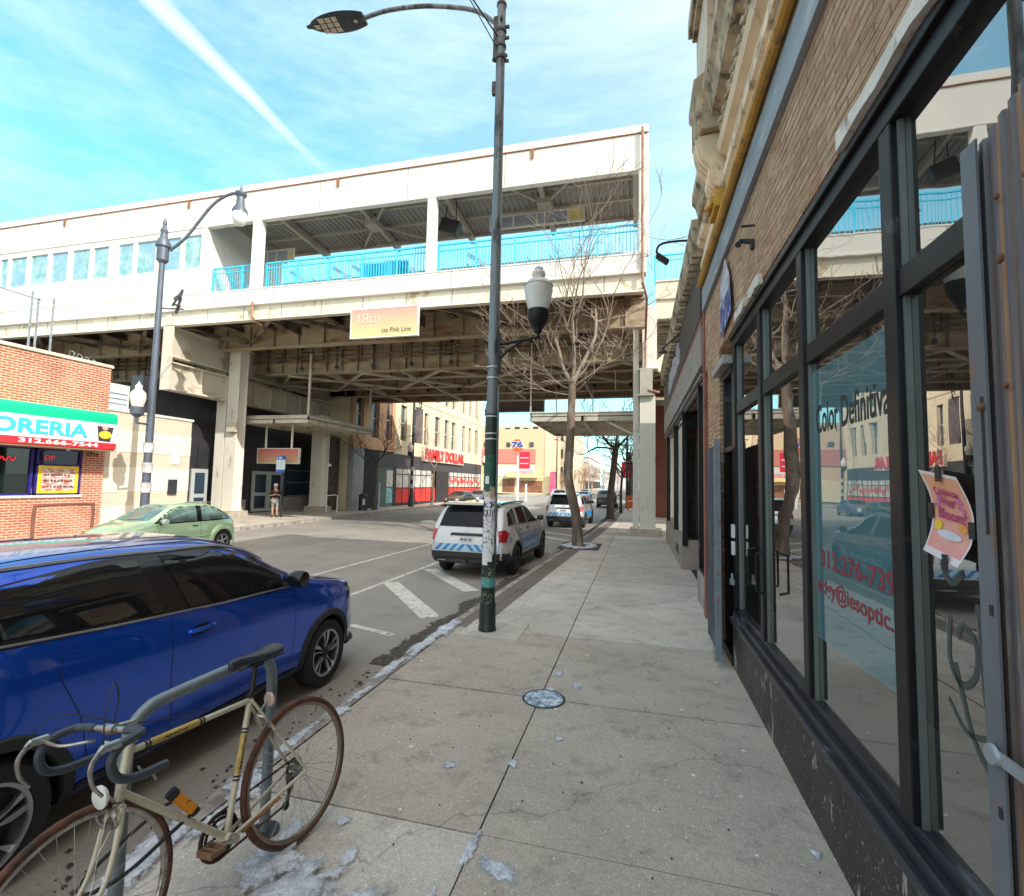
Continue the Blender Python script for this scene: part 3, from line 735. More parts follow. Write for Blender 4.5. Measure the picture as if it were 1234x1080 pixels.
obj('shutter_edge', g, [pbr('grey_blue_angle', (.15, .165, .19), .5, metal=.2, var=.2, scale=3, dirt=((.26, .13, .07), .36, 7), stretch=(1, 1, .4)), M_['interior']], sb, smooth=0)
g = MB(); g.box(FX - .1, FX - .092, .8, 1.745, 1.35, 1.385); g.lathe([(.001, 0), (.026, 0), (.03, .01), (.001, .014)], (FX - .11, 1.73, 1.368), 12, axis='x')
obj('strap', g, M_['galv'], sb)
g = MB()
for z in (2.35, 2.75): g.lathe([(.001, -.014), (.012, -.009), (.014, 0)], (FX - .09, 1.725 if z < 2.5 else 1.62, z), 10, axis='x')
for yy in (1.66, 1.55, 1.44):
    for z in (1.2, 2.4, 2.95): g.lathe([(.001, -.012), (.008, -.008), (.009, 0)], (FX - .067, yy, z), 8, axis='x')
obj('bolt', g, pbr('dark_rust', (.13, .06, .035), .8, var=.4, scale=30), sb)
# mural tile
mt = thing('tile_panel', 'small diamond shaped blue and white painted panel high on the stone facade', 'panel', (FX, 6.4, 4.3))
g = MB(); g.add([(FX - .02, 6.78, 4.02), (FX - .02, 6.02, 4.15), (FX - .02, 6.08, 4.5), (FX - .02, 6.78, 4.42)], [(0, 1, 2, 3)], 0)
g.add([(FX - .02, 6.78, 4.42), (FX - .02, 6.08, 4.5), (FX - .02, 6.15, 4.66), (FX - .02, 6.42, 4.95), (FX - .02, 6.78, 4.7)], [(0, 1, 2, 3, 4)], 1)
m, t, b = nt('blue_mural'); v = objvec(t); out = mixc(t, noise_fac(t, v, 9, 6, .5, .58), (.02, .035, .22), (.28, .36, .6)); t.links.new(out, b.inputs['Base Color'])
m2, t, b = nt('pale_mural'); v = objvec(t); out = mixc(t, noise_fac(t, v, 7, 6, .5, .6), (.5, .5, .56), (.2, .22, .32)); t.links.new(out, b.inputs['Base Color'])
obj('painted_face', g, [m, m2], mt, smooth=0)
# event poster taped to the near pane
po = thing('poster', 'curling pink and orange poster reading Celebrate Her Bloom taped to the shop window', 'poster', (FX + .05, 2.2, 1.9))
def pmap(u, v):   # u 0..1 along -Y, v 0..1 up
    y = 2.41 - .25 * u - .055 * math.sin(PI * v); z = 1.86 + .33 * v - .035 * u
    x = FX + .085 - .012 * (1 - math.sin(PI * v)) - .02 * max(0, v - .6) - .06 * max(0, .25 - v) * u
    return Vector((x, y, z))
g = MB(); n = 26
for i in range(n):
    for j in range(n):
        u0, u1, v0, v1 = i / n, (i + 1) / n, j / n, (j + 1) / n
        edge = i == 0 or i == n - 1 or j == 0 or j == n - 1 or j == 1
        g.quad(pmap(u0, v0), pmap(u1, v0), pmap(u1, v1), pmap(u0, v1), 1 if (i == 0 or j <= 1 or i == n - 1 or j == n - 1) else 0)
m, t, b = nt('poster_print'); tc = N(t, 'ShaderNodeTexCoord'); v = objvec(t); s = N(t, 'ShaderNodeSeparateXYZ'); t.links.new(tc.outputs['Object'], s.inputs[0])
mr = N(t, 'ShaderNodeMapRange'); mr.inputs['From Min'].default_value = -.05; mr.inputs['From Max'].default_value = .28; t.links.new(s.outputs['Z'], mr.inputs['Value'])
out = mixc(t, mr.outputs[0], (.80, .32, .34), (.80, .36, .17)); out = mixc(t, mth(t, 'MULTIPLY', noise_fac(t, v, 12, 3, .45, .6), .5), out, (.85, .48, .34))
t.links.new(out, b.inputs['Base Color'])
pm2 = pbr('poster_margin', (.8, .72, .76), .6, var=.05)
obj('sheet', g, [m, pm2], po, smooth=60, fixn=False)
def onp(mb, off=.004):
    return mb
def ptext(s, u, v, w, h, bold=.02):
    def wr(a, b):
        p = pmap(u + a / .25, v + b / .33); return p + Vector((-.005, 0, 0))
    return textmb(s, (0, 0, 0), (1, 0, 0), (0, 0, 1), w, h, bold, wrap=wr)
def pdisc(u, v, ru, rv, n_=16, off=.003):
    g = MB(); vs = [pmap(u, v) + Vector((-off, 0, 0))] + [pmap(u + ru * math.cos(2*PI*k/n_), v + rv * math.sin(2*PI*k/n_)) + Vector((-off, 0, 0)) for k in range(n_)]
    g.add(vs, [(0, 1 + k, 1 + (k + 1) % n_) for k in range(n_)]); return g
PR = pbr('poster_magenta', (.45, .03, .17), .6)
g = ptext('Celebrate', .22, .73, .15, .030).join(ptext('Her', .34, .60, .08, .040)).join(ptext('Bloom!', .20, .45, .165, .042))
obj('lettering', g, PR, po, smooth=0, fixn=False)
g = MB()
rp = random.Random(2)
for cu, cv_ in ((.2, .62), (.24, .68), (.76, .66), (.8, .58), (.7, .7)):
    for k in range(7): g.join(pdisc(cu + rp.uniform(-.08, .08), cv_ + rp.uniform(-.05, .05), .035, .018, 8, .002))
obj('flowers', g, pbr('poster_flowers', (.62, .16, .34), .6, var=.7, scale=90), po, smooth=0, fixn=False)
g = pdisc(.2, .36, .1, .06).join(pdisc(.78, .4, .11, .05), 1).join(pdisc(.5, .28, .3, .05, 20), 2)
obj('badges', g, [pbr('poster_yellow', (.85, .6, .03), .6), pbr('poster_orange', (.85, .35, .08), .6), pbr('poster_white', (.7, .7, .8), .6)], po, smooth=0, fixn=False)
g = MB()
for (u, v) in ((.6, 1.0), (-.02, .5), (1.03, .42), (.72, .0)): 
    p = pmap(min(1, max(0, u)), min(1, max(0, v))); g.box(p.x - .008, p.x - .005, p.y - .017, p.y + .017, p.z - .03, p.z + .03)
obj('tape', g, M_['black_plastic'], po, smooth=0)

# ---------------------------------------------------------------- low dark storefront beyond
lb = thing('corner_shop', 'low dark fronted shop between the stone building and the elevated station', 'building', (3, 14, 0))
g = MB(); L0, L1 = 8.56, 20.4
g.box(FX + .9, 8, L0, 9.95, 0, 6.3); g.box(FX + 1.9, 8, 9.95, 13.4, 0, 6.3); g.box(FX + .9, FX + 1.95, 9.95, 13.4, 4.2, 6.29); g.box(FX + .9, 8, 16.5, L1, 0, 6.3); g.box(FX + 2.6, 8, 13.4, 16.5, 0, 6.3); g.box(FX + .05, FX + .95, L0, L1, 4.9, 6.2)
obj('wall', g, brick('shop_brick', (.3, .12, .09), (.24, .1, .08), (.3, .25, .22)), lb, smooth=0)
g = MB(); g.prism([(FX + .5, 6.2), (.98, 6.25), (.92, 6.4), (.88, 6.62), (FX + .5, 6.7)], L0, L1, 'y')
for i in range(40): g.box(.9, 1.1, L0 + .1 + i * .29, L0 + .2 + i * .29, 6.02, 6.22)
obj('cornice', g, CD, lb, smooth=20)
g = MB(); g.box(FX - .03, FX + .05, L0 + .25, L1, 5.0, 6.0)
obj('signboard', g, pbr('dark_signboard', (.06, .05, .045), .6, var=.3), lb, smooth=0)
g = MB(); rq = random.Random(3)
for i in range(22):
    y = 17.5 - i * .21; z = 5.15 + rq.uniform(0, .15); g.bar((FX - .035, y, z), (FX - .035, y - rq.uniform(.05, .15), z + rq.uniform(.35, .6)), .01, .07)
obj('faded_sign_marks', g, pbr('faded_lettering', (.60, .56, .62), .6), lb, smooth=0)
g = MB(); g.box(FX - .02, FX + .1, L0 + .2, L1, 4.88, 4.99); g.box(FX + .0, FX + .08, L0, L0 + .2, 0, 6.2)
obj('red_trim', g, pbr('oxide_red', (.25, .08, .06), .6, var=.3), lb, smooth=0)
g = MB(); g.box(FX - .03, FX + .2, L0 + .2, L1, 4.15, 4.85)
for i in range(5): g.box(FX - .03 + .12 * i, FX + .03 + .12 * i, L0 + .2, L1, 3.98 + .02 * i, 4.02 + .02 * i, 0)
g.box(FX + .0, FX + 1.9, L0 + .2, L1, 4.1, 4.14, 1)
for i in range(9): g.box(FX + .1 + .18 * i, FX + .13 + .18 * i, 9.9, 13.3, 4.04, 4.1, 0)
obj('ribbed_canopy', g, [pbr('grey_ribbed', (.30, .26, .24), .6, var=.2), M_['dark_metal']], lb, smooth=0)
g = MB()
for y in (L0 + .25, 9.85, 13.3, 16.3, L1 - .15): g.box(FX + .05, FX + .17, y, y + .1, .6, 4.1)
g.box(FX + .03, FX + .5, L0 + .2, 9.95, .0, .55, 1); g.box(FX + .03, FX + 1.9, 13.35, 13.5, 0, .75, 2); g.box(FX + .03, FX + .5, 13.5, L1, 0, .75, 2); g.box(FX + .05, FX + .2, L0 + .2, 9.95, .55, .6); g.box(FX + .17, FX + 1.85, 13.36, 13.44, .75, .82); g.box(FX + .17, FX + 1.85, 13.36, 13.44, 3.6, 4.1)
g.box(FX + .028, FX + .04, 14.2, 15.4, .25, .5)
obj('window_frame', g, [FR, M_['concrete'], pbr('tan_tile', (.34, .28, .23), .7, var=.12)], lb, smooth=0, bev=.005)
for (a, b) in ((L0 + .35, 9.85), (13.45, 16.3), (16.4, L1 - .15)):
    obj('pane', PQ(a, b, .75, 4.1, FX + .12), GL, lb, smooth=0, fixn=False)
# recessed entry side window
obj('entry_pane', MB().quad((FX + .17, 13.4, .82), (FX + 1.85, 13.4, .82), (FX + 1.85, 13.4, 3.6), (FX + .17, 13.4, 3.6)), GL, lb, smooth=0, fixn=False)
obj('shop_back', MB().quad((FX + .2, 16.4, .02), (FX + 2.6, 16.4, .02), (FX + 2.6, 16.4, 4), (FX + .2, 16.4, 4)).quad((FX + 2.58, 13.5, 0), (FX + 2.58, 16.4, 0), (FX + 2.58, 16.4, 4), (FX + 2.58, 13.5, 4)), pbr('shop_back_wall', (.20, .17, .13), .8, var=.4, scale=3), lb, smooth=0)
# gooseneck lamps over the signboard
def goose(y, lab):
    o = thing('gooseneck_lamp', lab, 'lamp', (FX, y, 6.6))
    pts = bez([(FX, y, 6.65), (FX - .3, y, 6.68), (FX - .62, y, 6.66), (FX - .72, y, 6.55), (FX - .7, y, 6.42)], 4)
    obj('arm', MB().tube(pts, .022, 7), M_['black_metal'], o)
    obj('lamp_shade', MB().bar((FX - .72, y, 6.44), (FX - .52, y, 6.28), .14, .08), M_['black_metal'], o, bev=.01)
goose(9.4, 'black gooseneck lamp with rectangular head above the dark shop cornice')
o = thing('gooseneck_lamp', 'small black gooseneck lamp halfway along the dark shop sign', 'lamp', (FX, 13.2, 5.9))
obj('arm', MB().tube(bez([(FX, 13.2, 6.05), (FX - .35, 13.2, 5.75), (FX - .45, 13.2, 5.65)], 4), .02, 6), M_['black_metal'], o)
obj('lamp_shade', MB().lathe([(.02, .06), (.06, .02), (.13, -.03)], (FX - .42, 13.2, 5.6), 12), M_['black_metal'], o)
# chair seen in the window
ch = thing('chair', 'blue and green office chair behind the dark shop window', 'chair', (1.75, 14.2, .3))
obj('seat', MB().box(1.5, 2.05, 13.9, 14.4, .95, 1.1), pbr('navy_cloth', (.04, .08, .16), .8), ch, bev=.04)
obj('backrest', MB().box(1.5, 2.05, 14.36, 14.46, 1.1, 1.9), pbr('teal_mesh', (.08, .3, .26), .7, var=.4, scale=20), ch, bev=.04)
obj('leg', MB().tube([(1.77, 14.15, .3), (1.77, 14.15, .95)], .03, 8).box(1.5, 2.05, 14.12, 14.18, .3, .36), M_['dark_metal'], ch)
# ---------------------------------------------------------------- elevated railway station across the street
st = thing('elevated_station', 'white elevated railway station spanning the street on steel columns with cyan platform railings', 'station', (-10, 18, 0))
WS, CS, TS, DS = M_['white_steel'], M_['cream_steel'], M_['tan_steel'], M_['dark_soffit']
XL, XR = -60, .38
obj('roof_fascia', MB().box(XL, XR, 18, 18.22, 13.78, 15.12).box(XL, XR, 17.97, 18.25, 15.15, 15.46).box(XL, XR, 18.03, 18.2, 15.11, 15.16).box(XL, XR, 17.985, 18.24, 13.72, 13.8).box(.15, XR, 18.2, 23.2, 13.9, 15.4), WS, st, smooth=0, bev=.01)
g = MB()
for x in (-28.5, -20.6, -12.6, -4.0): g.box(x - .06, x + .06, 17.94, 17.97, 14.75, 15.14)
g.box(XL, XR, 17.955, 17.975, 15.13, 15.16)
obj('drip_edge', g, M_['rust'], st, smooth=0)
g = MB()
for i in range(18):
    x = -.9 - i * 4.2; g.box(x - .012, x + .012, 17.992, 18.0, 13.8, 15.12); g.box(x - 2.1 - .01, x - 2.1 + .01, 17.952, 17.96, 9.86, 10.5)
for i in range(30): x = -1.2 - i * 2.0; g.box(x - .015, x + .015, 18.045, 18.06, 9.18, 9.77)
obj('panel_joints', g, pbr('seam_grey', (.30, .28, .25), .7), st, smooth=0)
obj('parapet', MB().box(XL, -19.6, 18.02, 18.2, 10.6, 11.85).box(XL, -19.6, 18.02, 18.2, 13.42, 13.8), WS, st, smooth=0, bev=.006)
wins = [(-32.97, -32.44), (-32.2, -31.06), (-30.76, -29.57), (-29.28, -28.18), (-27.84, -26.72), (-26.44, -25.46), (-24.81, -23.91), (-23.65, -22.52), (-22.17, -21.02), (-20.78, -19.82)]
wins = [(a - 13.4, b - 13.4) for a, b in wins] + wins
prev = XL; g = MB()
for a, b in wins: g.box(prev, a, 18.03, 18.19, 11.85, 13.42); prev = b
g.box(prev, -19.55, 18.03, 18.19, 11.85, 13.42)
obj('mullion', g, WS, st, smooth=0, bev=.006)
SG = glass('scratched_screen', (.6, .8, .78), .8, .12, (.42, .72, .72), .72, .12)
def scr_glass():
    m, t, b = nt('etched_screen'); v = objvec(t)
    f = noise_fac(t, v, 2.3, 7, .4, .6, .7); out = mixc(t, f, (.16, .40, .42), (.40, .56, .58)); f2 = noise_fac(t, v, .35, 2, .45, .6); out = mixc(t, mth(t, 'MULTIPLY', f2, .6), out, (.24, .40, .58))
    t.links.new(out, b.inputs['Base Color']); b.inputs['Roughness'].default_value = .2; return m
SG = scr_glass()
for a, b in wins: obj('window', MB().box(a + .0, b - .0, 18.09, 18.12, 11.85, 13.42), SG, st, smooth=0)
g = MB()
for x, w in ((-19.6, .28), (-16.7, .46), (-8.2, .36), (.2, .36)): g.box(x - w / 2, x + w / 2, 18.0, 18.3, 10.5, 13.8)
g.box(-19.75, -19.5, 18.3, 23, 10.5, 15)
obj('roof_post', g, WS, st, smooth=0, bev=.008)
# deck and fascias
obj('deck_fascia', MB().box(XL, .3, 17.96, 18.3, 9.84, 10.52).box(XL, .3, 17.94, 18.35, 10.5, 10.56).box(XL, .3, 17.9, 18.3, 9.78, 9.86), WS, st, smooth=0, bev=.01)
obj('deck_girder', MB().box(XL, .22, 18.06, 18.1, 9.16, 9.79).box(XL, .22, 17.97, 18.25, 9.11, 9.16), pbr('pale_cream_steel', (.74, .69, .57), .55, var=.1, scale=.6, dirt=((.42, .32, .18), .38, 1.3)), st, smooth=0)
obj('platform', MB().box(XL, .25, 18.3, 23.3, 10.2, 10.5).box(XL, 12, 29.5, 34, 10.2, 10.5), M_['concrete'], st, smooth=0)
def railing(x0, x1, y, z0, z1, parent, mat):
    g = MB(); g.box(x0, x1, y - .03, y + .03, z1 - .06, z1); g.box(x0, x1, y - .025, y + .025, z0 + .1, z0 + .16); g.box(x0, x1, y - .02, y + .02, z1 - .3, z1 - .26)
    n = int((x1 - x0) / .135)
    for i in range(n + 1):
        x = x0 + (x1 - x0) * i / n; w = .035 if i % 12 == 0 else .012
        g.box(x - w, x + w, y - w, y + w, z0, z1 - .03)
    return obj('railing', g, mat, parent, smooth=0)
for a, b in ((-19.4, -16.95), (-16.45, -8.4), (-8.0, 0.0)): railing(a, b, 18.45, 10.52, 11.92, st, M_['blue_rail'])
# stair enclosure bars and lean rails on the platform
g = MB()
for i in range(3):
    for s in range(2): g.bar((-19.3 + i * 3.3 + s * 5.6, 19.5, 11.9), (-17.2 + i * 3.3 + s * 5.6, 19.6, 10.5), .09, .16)
for x in (-15, -14, -13, -9.6, -7, -6.2, -4.2, -3.2, -1.6): g.tube(bez([(x - .5, 20.4, 11.95), (x - .25, 20.4, 11.6), (x + .1, 20.4, 10.7)], 3), .03, 5)
obj('stair_stringer', g, pbr('steel_blue_grey', (.32, .42, .55), .5), st, smooth=0)
g = MB(); g.box(-12.2, -9.9, 19.4, 19.5, 10.5, 11.85); 
for i in range(18): g.box(-12.2 + i * .13, -12.14 + i * .13, 19.33, 19.37, 10.6, 11.9)
obj('gate_panel', g, pbr('deep_cyan', (.05, .48, .74), .5), st, smooth=0)
# far windbreak of the platform
g = MB(); g.box(-19.4, .2, 23.0, 23.1, 10.5, 11.5)
for i in range(13): g.box(-19.4 + i * 1.62, -19.32 + i * 1.62, 23, 23.1, 11.5, 13.0)
g.box(-19.4, .2, 23.0, 23.1, 12.95, 13.05); g.box(-19.4, .2, 23.12, 23.2, 11.7, 11.85)
obj('windbreak', g, pbr('pale_blue_panel', (.80, .88, .93), .5, var=.06), st, smooth=0)
# platform roof: ribbed decking, purlins and brackets
g = MB(); n = 130; x0, x1 = -34, .15
for i in range(n):
    a = x0 + (x1 - x0) * i / n; b = x0 + (x1 - x0) * (i + .5) / n; c = x0 + (x1 - x0) * (i + 1) / n; s = .05
    for (p, zp, q, zq) in ((a, 0, a + s, .07), (a + s, .07, b, .07), (b, .07, b + s, 0), (b + s, 0, c, 0)):
        g.quad((p, 18.2, 15.02 + zp), (q, 18.2, 15.02 + zq), (q, 23.4, 14.72 + zq), (p, 23.4, 14.72 + zp))
g.box(x0, x1, 18.2, 23.5, 15.12, 15.16)
RB = pbr('ribbed_deck', (.34, .32, .29), .6, var=.12, scale=1)
obj('roof_deck', g, RB, st, smooth=0)
g = MB()
for y in (18.6, 20.2, 21.6, 23.2): g.box(x0, x1, y - .06, y + .06, 14.66 + (23.4 - y) * .05 - .02, 14.84 + (23.4 - y) * .05)
for x in (-19.5, -16.7, -12.4, -8.2, -4.0, -.1):
    g.bar((x, 18.2, 14.75), (x, 23.3, 14.5), .2, .34)
for x in (-12.4, -4.0):
    for dx, dy in ((-1.9, 2.3), (1.9, 2.3), (-1.9, -1.9), (1.9, -1.9)): g.bar((x, 20.7, 14.45), (x + dx, 20.7 + dy, 14.7), .09, .12)
    g.box(x - .3, x + .3, 20.3, 21.1, 14.3, 14.6)
obj('roof_beam', g, pbr('beige_beam', (.46, .42, .35), .6, var=.12, scale=1), st, smooth=0)
for x in (-18.3, -15.1, -12.3, -8.9, -5.6, -1.5): obj('ceiling_light', MB().box(x - .9, x + .9, 22.3, 22.5, 14.28, 14.4), pbr('light_housing', (.32, .27, .22), .6), st, smooth=0, bev=.01)
# framed panels hung at the platform edge
for a, b, za, zb in ((-6.64, -2.26, 13.75, 14.25), (-22.4, -19.75, 13.2, 13.75), (-19.3, -17.1, 13.3, 13.85)):
    g = MB(); g.box(a, b, 21, 21.06, za - .08, za); g.box(a, b, 21, 21.06, zb, zb + .08); g.box(a, b, 20.98, 21.0, za - .02, za)
    for x in (a, a + (b - a) * .25, a + (b - a) * .5, a + (b - a) * .82, b - .08): g.box(x, x + .08, 20.99, 21.05, za, zb)
    f = obj('notice_frame', g, WS, st, smooth=0)
    obj('screen', MB().box(a + .1, a + (b - a) * .82, 21.01, 21.03, za, zb), pbr('grey_screen', (.34, .38, .43), .3), f, smooth=0)
    obj('yellow_end', MB().box(a + (b - a) * .84, b - .09, 21.0, 21.03, za, zb), pbr('pale_yellow_panel', (.72, .60, .25), .5), f, smooth=0)
sg = thing('departure_screen', 'dark double sided departure screen hanging under the platform roof', 'screen', (-8.0, 20, 14.2))
obj('housing', MB().bar((-8.6, 20, 13.65), (-7.75, 20, 13.35), .35, .62), M_['black_plastic'], sg, bev=.02)
obj('bracket', MB().bar((-8.4, 20, 14.0), (-8.3, 20, 14.7), .04, .04).bar((-7.9, 20, 13.8), (-7.9, 20, 14.7), .04, .04), M_['dark_metal'], sg)
# underside of the platform
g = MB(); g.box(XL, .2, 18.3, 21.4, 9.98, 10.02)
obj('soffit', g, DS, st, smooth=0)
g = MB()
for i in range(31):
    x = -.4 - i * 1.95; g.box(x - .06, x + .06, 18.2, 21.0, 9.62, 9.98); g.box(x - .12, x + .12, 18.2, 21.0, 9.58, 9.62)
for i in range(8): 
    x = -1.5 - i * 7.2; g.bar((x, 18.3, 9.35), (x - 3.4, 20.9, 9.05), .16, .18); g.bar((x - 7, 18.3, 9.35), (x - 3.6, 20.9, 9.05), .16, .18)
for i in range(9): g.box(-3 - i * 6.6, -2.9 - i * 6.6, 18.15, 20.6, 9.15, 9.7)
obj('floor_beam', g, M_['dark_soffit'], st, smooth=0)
g = MB(); g.box(XL, .3, 20.9, 20.96, 8.75, 9.9); g.box(XL, .3, 20.75, 21.1, 8.68, 8.75); g.box(XL, .3, 20.75, 21.1, 9.9, 9.96)
for i in range(40): g.box(-i * 1.45 - .5, -i * 1.45 - .47, 20.77, 20.92, 8.75, 9.9)
obj('edge_beam', g, TS, st, smooth=0)
# conduits on the edge beam and hangers
def girder(y, z0, z1, mat, stiff=.95, pipes=False):
    g = MB(); g.box(XL, 14, y, y + .04, z0, z1); g.box(XL, 14, y - .2, y + .24, z0 - .05, z0); g.box(XL, 14, y - .2, y + .24, z1, z1 + .05)
    n = int(74 / stiff)
    for i in range(n): x = 13.8 - i * stiff; g.box(x, x + .03, y - .17, y, z0, z1)
    o = obj('track_girder', g, mat, st, smooth=0)
    if pipes:
        g = MB()
        for k, z in enumerate((.42, .56, .72)):
            g.tube([(XL, y - .27, z0 + z * (z1 - z0)), (13, y - .27, z0 + z * (z1 - z0))], .05 - .008 * k, 6)
        obj('conduit', g, DS, o)
        g = MB()
        for i in range(24):
            x = 1.8 - i * 2.2; g.bar((x, y - .33, z0 + .2), (x, y - .33, z1 - .1), .05, .03)
            for zz in (z0 + .22, z1 - .2): g.lathe([(.001, -.05), (.13, -.04), (.13, 0)], (x, y - .3, zz), 8, axis='y')
        obj('hanger', g, M_['dark_metal'], o)
girder(23.5, 7.95, 9.5, TS, .95, True)
girder(25.4, 7.95, 9.5, TS); girder(28.0, 7.95, 9.5, TS); girder(30.6, 7.95, 9.5, TS, 1.3, True); girder(33.2, 7.95, 9.5, TS)
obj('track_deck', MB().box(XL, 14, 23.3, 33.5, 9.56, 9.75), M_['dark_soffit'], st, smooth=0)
g = MB()
for i in range(14):
    x = 4 - i * 4.6
    g.bar((x, 23.5, 7.9), (x - 4.6, 28.1, 7.9), .14, .12); g.bar((x - 4.6, 23.5, 7.86), (x, 28.1, 7.86), .14, .12)
    g.bar((x - 2.3, 23.5, 7.95), (x - 2.3, 33.2, 7.95), .12, .2)
obj('cross_bracing', g, CS, st, smooth=0)
g = MB()
for i in range(8):
    x = -2.3 - i * 2.4; g.bar((x, 23.2, 8.6), (x, 23.2, 9.3), .06, .03)
obj('rod', g, M_['dark_metal'], st)
# transverse bents
g = MB()
g.box(-21.35, -21.25, 18.0, 34, 7.72, 9.1); g.box(-21.5, -21.1, 18.0, 34, 9.08, 9.14); g.box(-21.5, -21.05, 18.0, 34, 7.66, 7.72)
g.box(-21.4, -21.2, 18.0, 34, 6.2, 7.38); g.box(-21.55, -21.0, 18.0, 34, 7.36, 7.42); g.box(-21.55, -21.0, 18.0, 34, 6.1, 6.2)
for y in (19.7, 21.3, 23.2, 24.5, 25.8, 27.2, 29, 31): g.box(-21.2, -21.03, y, y + .05, 6.2, 7.36)
g.box(-21.6, -21.0, 17.97, 18.02, 6.1, 9.14); g.box(-21.5, -21.2, 18.0, 18.1, 9.1, 9.8)
o = obj('cross_girder', g, CS, st, smooth=0)
g = MB(); g.box(.1, .62, 21.3, 34, 5.95, 7.0); g.box(.02, .7, 21.3, 34, 5.9, 5.96); g.box(.02, .7, 21.3, 34, 7.0, 7.06)
obj('cross_girder', g, pbr('grey_cream_steel', (.40, .38, .33), .6, var=.12), st, smooth=0)
def icol(x0, x1, y0, y1, z0, z1, mat, base=None):
    g = MB(); xm = (x0 + x1) / 2; ym = (y0 + y1) / 2; t = .05
    g.box(x0, x1, y0, y0 + t, z0, z1); g.box(x0, x1, y1 - t, y1, z0, z1); g.box(x0 + .09, x0 + .15, y0 + t, y1 - t, z0, z1); g.box(x1 - .15, x1 - .09, y0 + t, y1 - t, z0, z1)
    g.box(x0 - .06, x1 + .06, y0 - .06, y1 + .06, z0, z0 + .05)
    o = obj('column', g, mat, st, smooth=0, bev=.006)
    if base: obj('plinth', MB().box(*base), pbr('plinth_concrete', (.42, .36, .30), .85, var=.2, scale=3, bmp=.4, bscale=30), o, smooth=0, bev=.02)
    return o
CC = pbr('column_paint', (.72, .69, .61), .55, var=.07, scale=1.5, dirt=((.38, .30, .2), .34, 2.5), stretch=(1, 1, .3))
icol(.1, .74, 21.5, 22.3, .28, 5.9, CC, (-.3, 1.02, 21.2, 22.6, -.02, .27))
icol(-.18, .06, 21.7, 22.3, .28, 9.0, CC)
icol(.2, .8, 21.5, 22.0, 7.06, 9.8, WS)
icol(-21.0, -20.3, 21.3, 21.9, .35, 9.1, CC, (-21.7, -20.1, 20.9, 22.2, -.02, .34))
icol(-21.65, -21.05, 21.3, 21.9, .35, 6.1, CC)
icol(-20.4, -19.55, 27.6, 28.3, .35, 6.2, CC, (-20.6, -19.35, 27.4, 28.5, -.02, .34))
icol(.1, .74, 30.5, 31.2, .28, 8.0, CC, (-.2, 1.0, 30.2, 31.5, -.02, .27))
icol(-21.0, -20.3, 33, 33.7, .35, 8.0, CC)
g = MB(); g.tube([(.17, 17.88, 15.3), (.17, 17.88, 9.4), (.33, 18.4, 9.0), (.33, 21.4, 8.3), (.33, 21.4, 6.2), (.5, 21.3, 6.1), (.9, 21.3, 6.0)], .05, 8)
g.tube([(-16.6, 17.9, 9.9), (-16.6, 17.9, 9.2), (-16.4, 18.3, 8.95)], .06, 8)
obj('downpipe', g, pbr('rusty_pipe', (.38, .20, .13), .7, var=.4, scale=5), st)
obj('junction_box', MB().box(-20.75, -20.2, 21.1, 21.3, 4.45, 4.95), CS, st, bev=.01)
# canopies hung above the pavements
def canopy(x0, x1, y0, y1, z):
    g = MB()
    g.box(x0, x1, y0, y0 + .06, z - .12, z + .26); g.box(x0, x1, y1 - .06, y1, z - .12, z + .26); g.box(x0, x0 + .06, y0, y1, z - .12, z + .26); g.box(x1 - .06, x1, y0, y1, z - .12, z + .26)
    g.box(x0 - .02, x1 + .02, y0 - .04, y1, z + .26, z + .3); g.box(x0, x1, y0, y1, z + .08, z + .12)
    n = 4
    for i in range(1, n): y = y0 + (y1 - y0) * i / n; g.box(x0, x1, y - .05, y + .05, z - .1, z + .08)
    g.box((x0 + x1) / 2 - .05, (x0 + x1) / 2 + .05, y0, y1, z - .12, z + .08)
    g.bar((x0, y0, z - .02), ((x0 + x1) / 2, y0 + (y1 - y0) / 2, z - .02), .1, .08); g.bar((x1, y0, z - .02), ((x0 + x1) / 2, y0 + (y1 - y0) / 2, z - .02), .1, .08)
    return obj('canopy', g, CS, st, smooth=0)
c = canopy(-21.0, -16.75, 22.3, 28.6, 5.15)
obj('hanger_rod', MB().box(-16.85, -16.75, 22.3, 22.4, 5.4, 8.7).box(-16.85, -16.75, 28.4, 28.5, 5.4, 8), CS, c, smooth=0)
c = canopy(-4.85, .0, 22.4, 29.5, 5.1)
obj('hanger_rod', MB().box(-4.88, -4.82, 22.4, 22.46, 5.3, 8.7).box(-4.8, -4.75, 29.4, 29.5, 5.3, 8).box(-2.6, -2.55, 29.4, 29.5, 5.3, 8), CS, c, smooth=0)
obj('brace', MB().bar((-1.4, 22.6, 5.0), (.1, 22.2, 4.2), .08, .08), CS, c, smooth=0)
# continuation of the tracks to the right
g = MB(); g.box(.8, 16, 22.2, 22.4, 10.35, 11.15); g.box(.8, 16, 22.15, 22.45, 11.12, 11.18); g.box(.8, 16, 22.3, 22.35, 9.5, 10.35); g.box(.8, 16, 22.15, 22.45, 9.44, 9.5)
g.bar((.8, 22.2, 7.2), (2.6, 22.2, 8.9), .3, .5)
obj('viaduct_fascia', g, pbr('pale_cream_2', (.72, .66, .52), .55, var=.08), st, smooth=0)
railing(.75, 16, 22.5, 11.15, 12.5, st, M_['blue_rail'])
